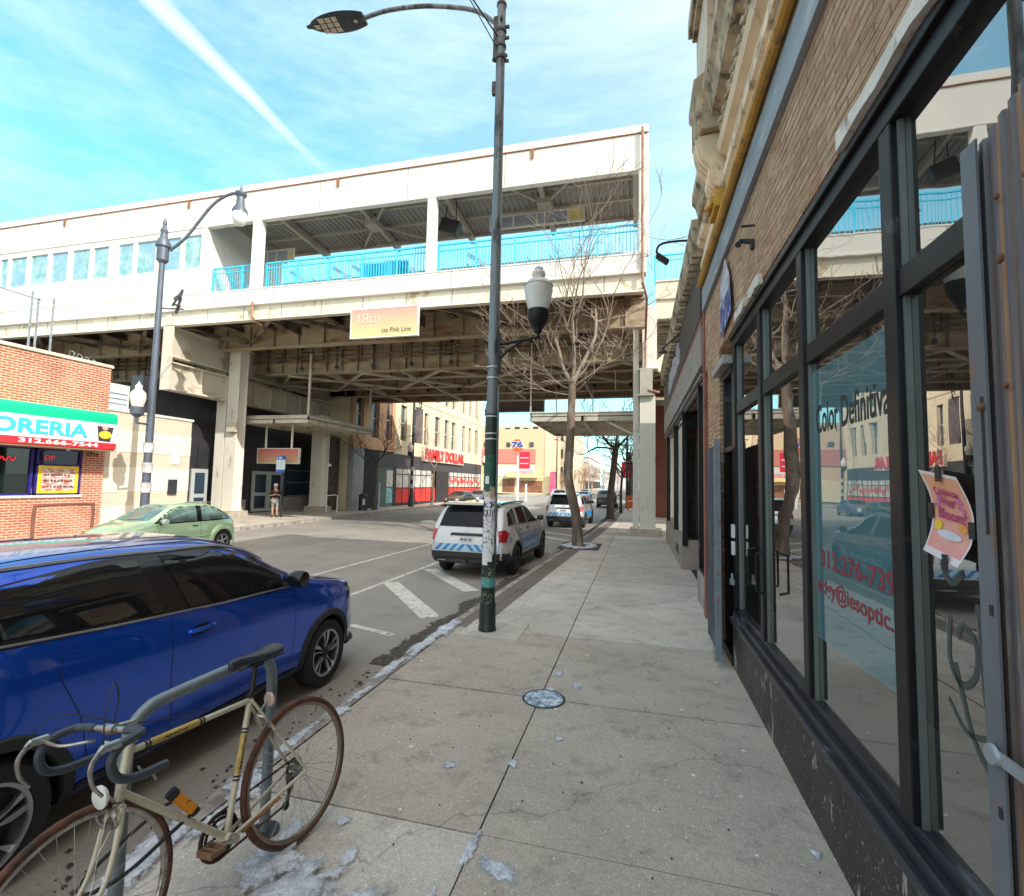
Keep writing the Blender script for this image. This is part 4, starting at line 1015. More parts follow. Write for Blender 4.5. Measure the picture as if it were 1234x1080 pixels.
# station house under the tracks
g = MB(); g.box(-23.2, -22.5, 17.9, 31, -.02, 6.8)
for i in range(4): g.box(-22.5, -22.44, 18 + i * 3.1, 18.08 + i * 3.1, 0, 4.6)
obj('station_wall', g, pbr('dark_station_panel', (.035, .035, .042), .35, var=.3, scale=1), st, smooth=0)
obj('base_wall', MB().box(-22.5, -22.3, 18, 24.4, 0, .8).box(-22.5, -22.3, 27.6, 31, 0, .9), brick('station_base', (.35, .33, .3), (.3, .28, .26), (.4, .38, .35)), st, smooth=0)
dgl = pbr('dark_blue_glass', (.03, .05, .08), .12, var=.3, scale=1)
for a, b in ((18.2, 19.4), (19.5, 20.6), (22.0, 24.2), (28.0, 30.7)):
    w = obj('window', MB().box(-22.5, -22.42, a, b, .95, 3.6), dgl, st, smooth=0)
    obj('glazing_bar', MB().box(-22.42, -22.39, a, b, 1.8, 1.85).box(-22.42, -22.39, a, b, 2.6, 2.65).box(-22.42, -22.39, a, b, .93, .98), M_['galv'], w, smooth=0)
for (a, b) in ((20.7, 21.7), (24.9, 26.2), (26.25, 27.5)):
    d = obj('door', MB().box(-22.45, -22.35, a, b, .05, 2.5), pbr('pale_door', (.45, .48, .49), .45, var=.06), st, smooth=0, bev=.008)
    obj('door_glass', MB().box(-22.35, -22.34, a + .2, b - .2, 1.2, 2.3).box(-22.35, -22.34, a + .2, b - .2, .25, 1.0), dgl, d, smooth=0)
obj('handrail', MB().tube([(-19.1, 27.6, 0), (-19.1, 27.6, 1.05), (-18.8, 27.9, 1.1), (-18.8, 28.3, 1.05), (-18.8, 28.3, 0)], .035, 6), M_['white_paint'], st)
m, t, b = nt('painted_mural'); v = objvec(t); out = mixc(t, noise_fac(t, v, 3, 8, .45, .6, .7), (.05, .05, .06), (.16, .11, .07)); out = mixc(t, noise_fac(t, v, 6, 5, .62, .68), out, (.3, .14, .06)); t.links.new(out, b.inputs['Base Color'])
obj('mural_wall', MB().box(-21.5, -20.3, 29.3, 32.2, 0, 5.0), m, st, smooth=0)
obj('spot_lamp', MB().lathe([(.001, -.1), (.12, -.06), (.12, .06), (.001, .1)], (-19.3, 28.0, 3.0), 10).lathe([(.001, -.08), (.07, -.03), (.001, .05)], (-20.2, 29.2, 3.2), 8), pbr('lamp_white', (.9, .9, .85), .4), st)
# hanging route signs
def gradsign(name, lab, x0, x1, y, z0, z1, top, bot, rods, par_rot=0):
    o = thing(name, lab, 'sign', ((x0 + x1) / 2, y, z0))
    m, t, b = nt('sunfaded_panel'); tc = N(t, 'ShaderNodeTexCoord'); s = N(t, 'ShaderNodeSeparateXYZ'); t.links.new(tc.outputs['Object'], s.inputs[0])
    mr = N(t, 'ShaderNodeMapRange'); mr.inputs['From Min'].default_value = 0; mr.inputs['From Max'].default_value = z1 - z0; t.links.new(s.outputs['Z'], mr.inputs['Value'])
    t.links.new(mixc(t, mr.outputs[0], bot, top), b.inputs['Base Color']); b.inputs['Roughness'].default_value = .5
    obj('panel', MB().box(x0, x1, y, y + .12, z0, z1), m, o, smooth=0, bev=.01)
    obj('frame', MB().box(x0 - .05, x0, y - .01, y + .13, z0 - .05, z1 + .05).box(x1, x1 + .05, y - .01, y + .13, z0 - .05, z1 + .05).box(x0, x1, y - .01, y + .13, z1, z1 + .05).box(x0, x1, y - .01, y + .13, z0 - .05, z0), WS, o, smooth=0)
    g = MB()
    for x in rods[0]: g.box(x - .05, x + .05, y + .03, y + .09, z1, rods[1])
    obj('hanger', g, WS, o, smooth=0)
    return o
s = gradsign('route_sign', 'pale pink to yellow line sign hung on the front of the station deck', -11.5, -8.55, 17.75, 7.95, 9.1, (.70, .34, .30), (.76, .62, .28), ((-11, -9), 9.2))
obj('lettering', textmb('cta Pink Line', (-10.1, 17.735, 8.1), (1, 0, 0), (0, 0, 1), 1.3, .2, .01), pbr('grey_ink', (.18, .16, .15), .6), s, smooth=0)
obj('lettering', textmb('18th', (-11.2, 17.735, 8.5), (1, 0, 0), (0, 0, 1), 1.0, .42, .01), pbr('faint_ink', (.78, .56, .48), .6), s, smooth=0)
gradsign('entrance_sign', 'red to cream sign hung below the entrance canopy by the station doors', -20.75, -18.1, 23.4, 2.95, 3.72, (.62, .13, .14), (.55, .42, .25), ((-20.3, -18.6), 5.1))
gradsign('beam_sign', 'dark grey back of a small sign under the far track girders', -10.4, -6.4, 34, 7.2, 7.95, (.09, .075, .065), (.09, .075, .065), ((-9.8, -7), 8))
# ---------------------------------------------------------------- flower shop
fs = thing('flower_shop', 'low red brick corner shop with green white and red sign fascia', 'building', (-19.3, 6, 0))
BR = brick('red_brick', (.52, .165, .085), (.42, .12, .065), (.66, .50, .38), bh=.085, bw=.26, ms=.016, stain=(.26, .06, .04), stain_amt=.5, bleach=(.66, .46, .34))
X0 = -19.3
g = MB()
g.box(-30, X0, -30, 14.1, 3.0, 6.1); g.box(-30, X0, -30, 14.1, 0, 1.32); g.box(-30, X0, 13.36, 14.1, 1.32, 3.0); g.box(-30, X0, -30, 5.0, 1.32, 3.0); g.box(-30, X0 - .6, 5, 13.36, 1.32, 3.0)
obj('wall', g, BR, fs, smooth=0)
obj('coping', MB().box(-30.1, X0 + .06, -30, 14.16, 6.1, 6.22), pbr('stone_coping', (.66, .58, .48), .7), fs, smooth=0, bev=.02)
g = MB()
for (a, b) in ((5.0, 9.0), (9.0, 11.9), (11.98, 13.36)):
    for (p, q, z0, z1) in ((a, a + .07, 1.36, 2.96), (b - .07, b, 1.36, 2.96), (a, b, 1.36, 1.43), (a, b, 2.89, 2.96)): g.box(X0 - .12, X0 - .03, p, q, z0, z1)
g.box(X0 - .12, X0 - .03, 11.98, 13.36, 2.36, 2.42)
fr = obj('window_frame', g, pbr('indigo_frame', (.03, .02, .22), .5), fs, smooth=0)
obj('sill', MB().box(X0 - .2, X0 + .06, 4.9, 13.4, 1.29, 1.37), pbr('pale_sill', (.7, .66, .6), .7), fs, smooth=0)
obj('pane', MB().box(X0 - .1, X0 - .09, 5, 11.9, 1.36, 2.96), glass('shop_front_glass', (.35, .45, .42), .7, .04, (.03, .05, .05), .4), fs, smooth=0)
obj('pane', MB().box(X0 - .1, X0 - .09, 12.0, 13.33, 2.4, 2.96), glass('upper_front_glass', (.2, .2, .3), .6, .02, (.02, .02, .10), .7), fs, smooth=0)
obj('neon', textmb('OP', (X0 - .06, 12.2, 2.55), (0, 1, 0), (0, 0, 1), .32, .16, .01).join(MB().tube(bez([(X0 - .06, 10.7 + .09 * i, 2.55 + .06 * (-1) ** i) for i in range(9)], 4), .02, 6)), pbr('neon_red', (.9, .03, .05), .5, emit=.6), fs, smooth=0)
# window display: pots and leaves
rf = random.Random(8); g = MB()
for i in range(5):
    y = 9.6 + i * .52; g.lathe([(.10, 0), (.14, .22), (.12, .22)], (X0 - .35, y, 1.38), 10, 0)
    for k in range(14):
        a = rf.uniform(0, 6.3); h = rf.uniform(.3, .9); dx, dy = .15 * math.cos(a), .3 * math.sin(a)
        g.add([(X0 - .35, y, 1.6), (X0 - .35 + dx, y + dy * .6 + .03, 1.6 + h * .7), (X0 - .35 + dx * 1.3, y + dy, 1.6 + h), (X0 - .35 + dx, y + dy * .6 - .03, 1.6 + h * .6)], [(0, 1, 2, 3)], 1)
obj('display_plants', g, [pbr('clay_pot', (.6, .25, .15), .7), pbr('plant_leaf', (.08, .2, .06), .6)], fs)
obj('window_poster', MB().box(X0 - .06, X0 - .03, 12.05, 13.28, 1.42, 2.36, 0).box(X0 - .03, X0 - .02, 12.17, 13.16, 1.52, 2.27, 1), [pbr('poster_yellow_border', (.85, .62, .03), .5), (lambda: (lambda m, t, b: (t.links.new(mixc(t, noise_fac(t, objvec(t, (1, 1, 2.5)), 5, 4, .42, .58), (.50, .16, .12), (.78, .66, .62)), b.inputs['Base Color']), m)[1])(*nt('poster_collage')))()], fs, smooth=0)
g = MB()
for i in range(26): y = 12.22 + (i % 9) * .1; z = 1.62 + .2 * (i // 9); g.box(X0 - .018, X0 - .015, y, y + rf.uniform(.04, .09), z, z + rf.uniform(.03, .08))
obj('poster_print', g, pbr('poster_dark_ink', (.1, .06, .06), .6), fs, smooth=0)
# sign fascia with rounded green hood
A0, A1 = 3, 13.72
g = MB(); 
arc = [(-18.3 - .0, 3.9)] + [(-18.42 + .12 * math.cos(a), 4.1 + .2 * math.sin(a)) for a in [PI * k / 12 for k in range(0, 7)]] + [(X0, 4.3), (X0, 3.9)]
g.prism(arc, A0, A1, 'y')
aw = obj('sign_hood', g, pbr('emerald_vinyl', (.0, .52, .28), .5, var=.06), fs, smooth=30)
obj('sign_face', MB().box(X0, -18.3, A0, A1, 3.22, 3.9), pbr('sign_white', (.82, .82, .82), .4, var=.02), fs, smooth=0)
obj('sign_band', MB().box(X0, -18.28, A0, A1, 3.0, 3.22), pbr('sign_red', (.70, .03, .05), .4, var=.03), fs, smooth=0)
obj('sign_soffit', MB().box(X0, -18.32, A0, A1 - .02, 2.94, 3.0), pbr('soffit_tan', (.35, .22, .12), .8), fs, smooth=0)
obj('lettering', textmb('FLORERIA', (-18.285, 9.42, 3.33), (0, 1, 0), (0, 0, 1), 3.35, .47, .035), pbr('sign_cyan', (.05, .50, .66), .5, var=.02), fs, smooth=0)
obj('lettering', textmb('312.666-7544', (-18.265, 10.8, 3.04), (0, 1, 0), (0, 0, 1), 2.3, .15, .03), M_['white_paint'], fs, smooth=0)
obj('basket_picture', MB().prism([(13.05, 3.8), (13.6, 3.78), (13.5, 3.26), (13.12, 3.28)], -18.3, -18.285, 'x', 0).prism([(13.32 + .21 * math.cos(2*PI*k/16), 3.5 + .14 * math.sin(2*PI*k/16)) for k in range(16)], -18.3, -18.275, 'x', 1).prism([(13.3 + .1 * math.cos(2*PI*k/10), 3.74 + .08 * math.sin(2*PI*k/10)) for k in range(10)], -18.3, -18.27, 'x', 2), [pbr('basket_dark', (.05, .04, .05), .6), pbr('basket_yellow', (.8, .6, .05), .5), pbr('basket_peach', (.8, .4, .35), .5)], fs, smooth=0)
obj('house_number', textmb('1714', (X0 + .01, 13.5, 2.75), (0, 1, 0), (0, 0, 1), .36, .15, .01, .01), M_['dark_metal'], fs, smooth=0)
obj('sign_lamp', MB().lathe([(.001, .06), (.06, .05), (.07, 0), (.001, -.03)], (-18.9, 12.6, 2.92), 10), M_['white_paint'], fs)
hr = thing('pavement_rail', 'brown looped steel rail on the pavement before the brick shop', 'rail', (-17.5, 11.4, 0))
obj('hoop', MB().tube(bez([(-17.5, 10.9, 0), (-17.5, 10.9, 1.0), (-17.5, 11.1, 1.12), (-17.5, 12.4, 1.12), (-17.5, 12.55, 1.0), (-17.5, 12.55, 0)], 4), .045, 8), pbr('brown_rail', (.18, .07, .05), .5), hr)
# ---------------------------------------------------------------- pale banded low building
tb = thing('banded_building', 'low pale brick building with alternating smooth and brick bands beside the flower shop', 'building', (-19.5, 16, 0))
XB = -19.5
PB = brick('buff_brick', (.66, .57, .44), (.58, .50, .38), (.72, .66, .56), bh=.075, bw=.22, stain_amt=.15)
SB = pbr('smooth_block', (.78, .72, .60), .8, var=.05, scale=3)
z = 0
for i, h in enumerate((.9, .55, .95, .6, .85, .7)):
    obj('wall_band', MB().box(-29, XB + (.0 if i % 2 else .015), 14.1, 17.9, z, z + h), SB if i % 2 == 0 else PB, tb, smooth=0); z += h
obj('coping', MB().box(-29, XB + .05, 14.1, 17.95, z, z + .1), pbr('metal_coping', (.62, .62, .6), .5), tb, smooth=0)
g = MB(); g.box(XB, XB + .08, 16.9, 17.3, 1.3, 1.95)
obj('wall_box', g, M_['dark_metal'], tb, bev=.01)
obj('wall_notice', MB().box(XB + .016, XB + .04, 17.0, 17.35, 2.6, 3.1), M_['white_paint'], tb, smooth=0)
o = thing('rooftop_unit', 'pale grey metal unit on the low roof beside the brick corner', 'air conditioner', (-20.6, 15, 4.6))
obj('casing', MB().box(-21.0, -20.0, 14.3, 15.4, 4.65, 5.7), pbr('pale_grey_casing', (.55, .62, .64), .5, var=.1), o, bev=.02)
obj('louvre', MB().box(-20.0, -19.98, 14.4, 15.3, 4.9, 4.93).box(-20.0, -19.98, 14.4, 15.3, 5.1, 5.13).box(-20.0, -19.98, 14.4, 15.3, 5.3, 5.33), M_['galv'], o, smooth=0)
# razor wire coil on brick roof
rw = thing('razor_wire', 'thin steel posts with a short coil of razor wire on the brick shop roof', 'wire', (-20, 12, 6.2))
pts = [(-20 + .22 * math.cos(i * .55), 13.1 + i * .022 + .04 * math.sin(i * 1.7), 6.38 + .2 * math.sin(i * .55) - .004 * i) for i in range(48)]
obj('coil', MB().tube(pts, .012, 4), M_['galv'], rw)
g = MB()
for y in (9.4, 11.1, 12.6): g.box(-21.0, -20.95, y, y + .05, 6.2, 8.4)
g.box(-21, -20.95, 9.4, 12.7, 8.34, 8.38)
for y in (13.0, 13.7): g.box(-22, -21.95, y, y + .05, 6.2, 8.9)
obj('post', g, M_['galv'], rw, smooth=0)

# ---------------------------------------------------------------- long yellow brick block with discount store
fd = thing('discount_store_building', 'long three storey yellow brick building with red lettered discount store below', 'building', (-19.3, 45, 0))
YB = brick('yellow_brick', (.78, .66, .46), (.72, .60, .40), (.76, .66, .52), bh=.2, bw=.6, ms=.012, stain=(.45, .33, .16), stain_amt=.4, bmp=.1)
OB = brick('orange_brick', (.64, .36, .20), (.58, .32, .18), (.55, .4, .28), bh=.2, bw=.6, ms=.012, stain_amt=.3, bmp=.1)
XF = -19.3
def wallwin(y0, y1, z0, z1, wins, mat, name='wall'):
    """wall in plane X=XF with window holes (list of (ya,yb,za,zb)), returns wall"""
    g = MB(); ysr = sorted({y0, y1} | {w[0] for w in wins} | {w[1] for w in wins})
    for a, b in zip(ysr, ysr[1:]):
        ws = sorted([w for w in wins if w[0] <= a and w[1] >= b], key=lambda w: w[2]); z = z0
        for w in ws: g.box(XF - .35, XF, a, b, z, w[2]); z = w[3]
        g.box(XF - .35, XF, a, b, z, z1)
    wo = obj(name, g, mat, fd, smooth=0)
    for w in wins:
        q = obj('window', MB().box(XF - .3, XF - .24, w[0], w[1], w[2], w[3]), pbr('window_dark' , (.07, .085, .10), .15, var=.4, scale=1) if 'wd' not in M_ else M_['wd'], fd, smooth=0)
        M_['wd'] = q.data.materials[0]
        obj('window_bar', MB().box(XF - .24, XF - .2, w[0], w[1], (w[2] + w[3]) / 2 - .05, (w[2] + w[3]) / 2 + .05).box(XF - .24, XF - .2, w[0], w[0] + .06, w[2], w[3]).box(XF - .24, XF - .2, w[1] - .06, w[1], w[2], w[3]), pbr('pale_bar', (.5, .48, .42), .6) if 'pb' not in M_ else M_['pb'], q, smooth=0)
    return wo
w2 = [(30.9, 31.9, 5.6, 8.2), (33.0, 34.1, 5.3, 8.3), (35.2, 36.2, 5.35, 8.5), (37.7, 38.8, 5.3, 8.5)]
wallwin(30.6, 36.7, 4.4, 14.0, w2[:3] + [(a, b, 10, 12.6) for a, b, c, d in w2[:3]], OB)
w3 = [(37.7, 38.8), (40.3, 41.3), (42.4, 43.3), (44.9, 46.2), (47.4, 48.6), (49.4, 50.6), (52.7, 53.7), (54.9, 55.9), (57.2, 58.2)]
wallwin(36.7, 60, 4.3, 14.2, [(a, b, 5.5, 8.5) for a, b in w3] + [(a, b, 9.9, 12.7) for a, b in w3], YB)
M_.setdefault('pb', M_['white_paint'])
g = MB(); g.box(XF - 14, XF - .35, 30.6, 60, 0, 14); g.box(XF - .35, XF - .0, 30.6, 60, 14.2, 14.3)
obj('core', g, YB, fd, smooth=0)
obj('parapet_cap', MB().box(XF - .5, XF + .15, 30.5, 60.2, 14.3, 14.55).box(XF - .2, XF + .06, 36.7, 60, 9.2, 9.35), pbr('cream_cap', (.72, .6, .4), .7), fd, smooth=0)
g = MB(); g.box(XF - .3, XF + .02, 34.2, 60, 3.1, 4.3)
obj('dark_fascia', g, pbr('charcoal_fascia', (.06, .055, .06), .6), fd, smooth=0)
g = MB(); g.box(XF - .3, XF, 32.2, 34.2, 0, 4.4)
obj('dark_opening', g, pbr('black_opening', (.012, .012, .012), .8), fd, smooth=0)
obj('pilaster', MB().box(XF - .3, XF + .1, 30.6, 32.0, 0, 4.4), pbr('grey_pilaster', (.3, .3, .32), .7, var=.2), fd, smooth=0)
g = MB(); g.box(XF - .2, XF + .0, 34.2, 36.7, 0, 3.1, 0); g.box(XF, XF + .01, 35.6, 36.6, .3, 1.5, 1); g.box(XF, XF + .01, 35.6, 36.6, 1.6, 2.9, 2)
obj('shop_glazing', g, [pbr('green_glass', (.10, .15, .13), .2), pbr('cyan_posters', (.25, .5, .58), .5, var=.4, scale=3), pbr('pale_posters', (.6, .6, .55), .5, var=.3, scale=3)], fd, smooth=0)
g = MB(); g.box(XF - .1, XF + .02, 36.7, 37.1, 0, 3.2)
for i in range(20): g.box(XF - .1, XF + .03, 37.1 + i * 1.2, 37.17 + i * 1.2, 0, 3.1)
g.box(XF - .1, XF + .03, 37, 60, 1.45, 1.53); g.box(XF - .1, XF + .03, 37, 60, 2.6, 2.66); g.box(XF - .1, XF + .04, 37, 60, 0, .25)
obj('shop_frame', g, M_['dark_metal'], fd, smooth=0)
rposter = pbr('red_window_graphics', (.72, .05, .04), .5, var=.3, scale=1.2)
obj('window_graphics', MB().box(XF - .1, XF, 37.1, 45.4, .25, 1.45, 0).box(XF - .1, XF, 49.0, 60, .25, 1.5, 0).box(XF - .1, XF, 37.1, 44.4, 1.5, 3.1, 1).box(XF - .1, XF - .01, 49, 60, 1.5, 3.1, 1), [rposter, pbr('lit_windows', (.60, .58, .52), .4, var=.3, scale=2)], fd, smooth=0)
g = MB(); rq = random.Random(6)
for i in range(34):
    y = 49.3 + i * .3; z = 1.6 + rq.uniform(0, .6); g.box(XF + .01, XF + .02, y, y + rq.uniform(.12, .28), z, z + rq.uniform(.2, .7))
obj('window_graphics_red', g, rposter, fd, smooth=0)
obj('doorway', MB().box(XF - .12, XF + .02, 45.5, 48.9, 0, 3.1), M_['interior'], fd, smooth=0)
obj('sign_panel', MB().box(XF, XF + .25, 42.0, 52.8, 3.95, 5.3), pbr('sign_pale', (.72, .60, .50), .5), fd, smooth=0, bev=.02)
obj('lettering', textmb('FAMILY DOLLAR', (XF + .26, 42.2, 4.08), (0, 1, 0), (0, 0, 1), 10.4, 1.08, .035, .08), pbr('sign_red_letters', (.68, .03, .03), .4), fd, smooth=0)

# ---------------------------------------------------------------- beyond the crossing
gs = thing('orange_building', 'orange and yellow two storey building with red band behind the filling station', 'building', (-22, 96, 0))
obj('wall', MB().box(-40, -16.4, 95, 108, 0, 12.8), brick('orange_block', (.78, .56, .36), (.74, .52, .33), (.74, .56, .34), 'y', bh=.3, bw=.9, stain=(.80, .68, .42), stain_amt=.4, bmp=.1), gs, smooth=0)
obj('side_stripe', MB().box(-17.5, -16.35, 94.9, 95, 0, 12.8).box(-40, -16.4, 94.92, 95, 0, 3.6), pbr('yellow_render', (.80, .68, .42), .7, var=.1), gs, smooth=0)
obj('red_band', MB().box(-34, -19.4, 94.85, 95, 6.0, 8.8).box(-27, -19.5, 94.84, 95, 3.3, 5.6, 1), [pbr('dull_red', (.62, .22, .18), .6, var=.1), pbr('pale_billboard', (.72, .70, .66), .6, var=.25, scale=.8)], gs, smooth=0)
for x in (-25.3, -20.6, -30): obj('window', MB().box(x, x + .8, 94.85, 95, 9.3, 10.2), M_['wd'], gs, smooth=0)
for i, x in enumerate((-26, -24, -22.2, -20.2)): obj('roof_vent', MB().box(x, x + .9, 96, 97, 12.8, 13.2 + .2 * (i % 2)), M_['dark_metal'], gs, smooth=0)
obj('lower_windows', MB().box(-26, -23.5, 94.86, 95, .3, 2.9).box(-22.8, -17.9, 94.86, 95, .3, 2.6), pbr('brown_front', (.28, .12, .07), .6, var=.4, scale=1), gs, smooth=0)
obj('awning', MB().add([(-25, 93.6, 3.2), (-18, 93.6, 3.2), (-18, 95, 4.4), (-25, 95, 4.4)], [(0, 1, 2, 3)]), pbr('tan_awning', (.72, .50, .2), .7), gs, smooth=0)
pk = thing('pink_sign', 'pink and white shop sign on the corner right of the orange building', 'sign', (-16, 94, 0))
obj('panel', MB().box(-16.3, -15.0, 94, 94.3, .0, 4.4), pbr('pink_panel', (.62, .12, .22), .6, var=.5, scale=1), pk, smooth=0)
obj('panel', MB().box(-23.0, -19.8, 94.4, 94.6, 3.4, 4.6), pbr('pink_panel_light', (.72, .36, .42), .6, var=.4, scale=1.2), pk, smooth=0)
cb = thing('cream_building', 'tall cream and brown brick block beyond the orange building', 'building', (-20, 116, 0))
obj('wall', MB().box(-40, -15.8, 112, 150, 0, 15.5), brick('cream_block', (.68, .58, .44), (.6, .5, .38), (.6, .5, .4), 'y', bh=.4, bw=1.2, stain_amt=.3, bmp=.05), cb, smooth=0)
for z in (4, 8, 12):
    for x in (-18.6, -17.2): obj('window', MB().box(x, x + .8, 111.9, 112, z, z + 2), M_['wd'], cb, smooth=0)
fs2 = thing('fuel_sign', 'tall white filling station pole sign with 76 disc and red price board', 'sign', (-13.9, 60, -.15))
obj('pole', MB().box(-14.6, -14.35, 60, 60.25, -.15, 5.6).box(-13.5, -13.3, 60, 60.25, -.15, 2), M_['white_paint'], fs2, smooth=0)
obj('price_board', MB().box(-14.3, -13.0, 60, 60.2, 3.9, 6.0, 0).box(-14.2, -13.1, 59.98, 60, 4.5, 4.6, 1).box(-14.2, -13.1, 59.98, 60, 5.2, 5.3, 1), [pbr('price_red', (.7, .03, .08), .5), M_['white_paint']], fs2, smooth=0)
obj('disc', MB().lathe([(.001, 0), (.78, 0), (.78, .25), (.001, .25)], (-14.6, 59.9, 6.8), 20, axis='y'), pbr('disc_orange', (.75, .12, .03), .5), fs2)
obj('lettering', textmb('76', (-15.35, 59.87, 6.5), (1, 0, 0), (0, 0, 1), 1.5, .8, .05), pbr('deep_blue', (.03, .07, .35), .5), fs2, smooth=0)
obj('lettering_edge', textmb('76', (-15.5, 59.885, 6.4), (1, 0, 0), (0, 0, 1), 1.8, 1.0, .12), M_['white_paint'], fs2, smooth=0)
rf = random.Random(12)
def block(x0, x1, y0, y1, h, lab, col, face, wn=None):
    o = thing('street_building', lab, 'building', ((x0 + x1) / 2, (y0 + y1) / 2, 0))
    obj('wall', MB().box(x0, x1, y0, y1, 0, h), brick('block_brick', col, sc(col, .85), sc(col, 1.1), 'x', bh=.3, bw=.9, stain_amt=.2, bmp=.05), o, smooth=0)
    obj('cornice', MB().box(x0 - .2, x1 + .2, y0 - .2, y1 + .2, h, h + .4), M_['concrete'], o, smooth=0)
    xf = x1 if face > 0 else x0
    y = y0 + 1
    g = MB(); sh = MB()
    while y < y1 - 1.2:
        z = 4.6
        while z < h - 2: g.box(xf - .05, xf + .05, y, y + 1, z, z + 1.9); z += 3.4
        y += 2.3
    if g.v: obj('window', g, M_['wd'], o, smooth=0)
    obj('shopfront', MB().box(xf - .06, xf + .06, y0 + .6, y1 - .6, .5, 3.4), M_['interior'], o, smooth=0)
    return o
block(FX, 9, 34.6, 41, 7.5, 'dark red brick building just beyond the station on the right', (.24, .08, .06), -1)
block(FX + .4, 9, 41.2, 58, 9.5, 'tan brick building behind the bare trees on the right', (.42, .32, .22), -1)
block(1.2, 10, 73, 92, 10, 'brown building past the crossing on the right', (.34, .2, .14), -1)
block(1.2, 10, 93, 125, 12, 'grey brown block in the right distance', (.4, .34, .3), -1)
block(-34, -17.2, 152, 180, 9.5, 'pale house in the left distance beyond the trees', (.58, .5, .42), 1)
block(-34, -17.2, 184, 240, 12, 'faint long block at the far left end of the street', (.6, .55, .5), 1)
block(1.2, 12, 130, 200, 9, 'faint low block at the far right end of the street', (.5, .44, .4), -1)
block(-18, 8, 290, 310, 9, 'hazy low building closing the view down the street', (.62, .6, .62), -1)
# ---------------------------------------------------------------- cars
def ip(tab, x):
    """monotone-ish cubic interpolation of a control table"""
    if x <= tab[0][0]: return tab[0][1]
    if x >= tab[-1][0]: return tab[-1][1]
    n = len(tab)
    for i in range(n - 1):
        if x <= tab[i + 1][0]:
            x0, y0 = tab[i]; x1, y1 = tab[i + 1]; h = x1 - x0; d = (y1 - y0) / h
            def sl(j):
                if j <= 0 or j >= n - 1: return None
                a = (tab[j][1] - tab[j-1][1]) / (tab[j][0] - tab[j-1][0]); b = (tab[j+1][1] - tab[j][1]) / (tab[j+1][0] - tab[j][0])
                return 0 if a * b <= 0 else 2 * a * b / (a + b)
            m0 = sl(i); m1 = sl(i + 1); m0 = d if m0 is None else m0; m1 = d if m1 is None else m1
            t = (x - x0) / h
            return (2*t**3-3*t*t+1)*y0 + (t**3-2*t*t+t)*h*m0 + (-2*t**3+3*t*t)*y1 + (t**3-t*t)*h*m1
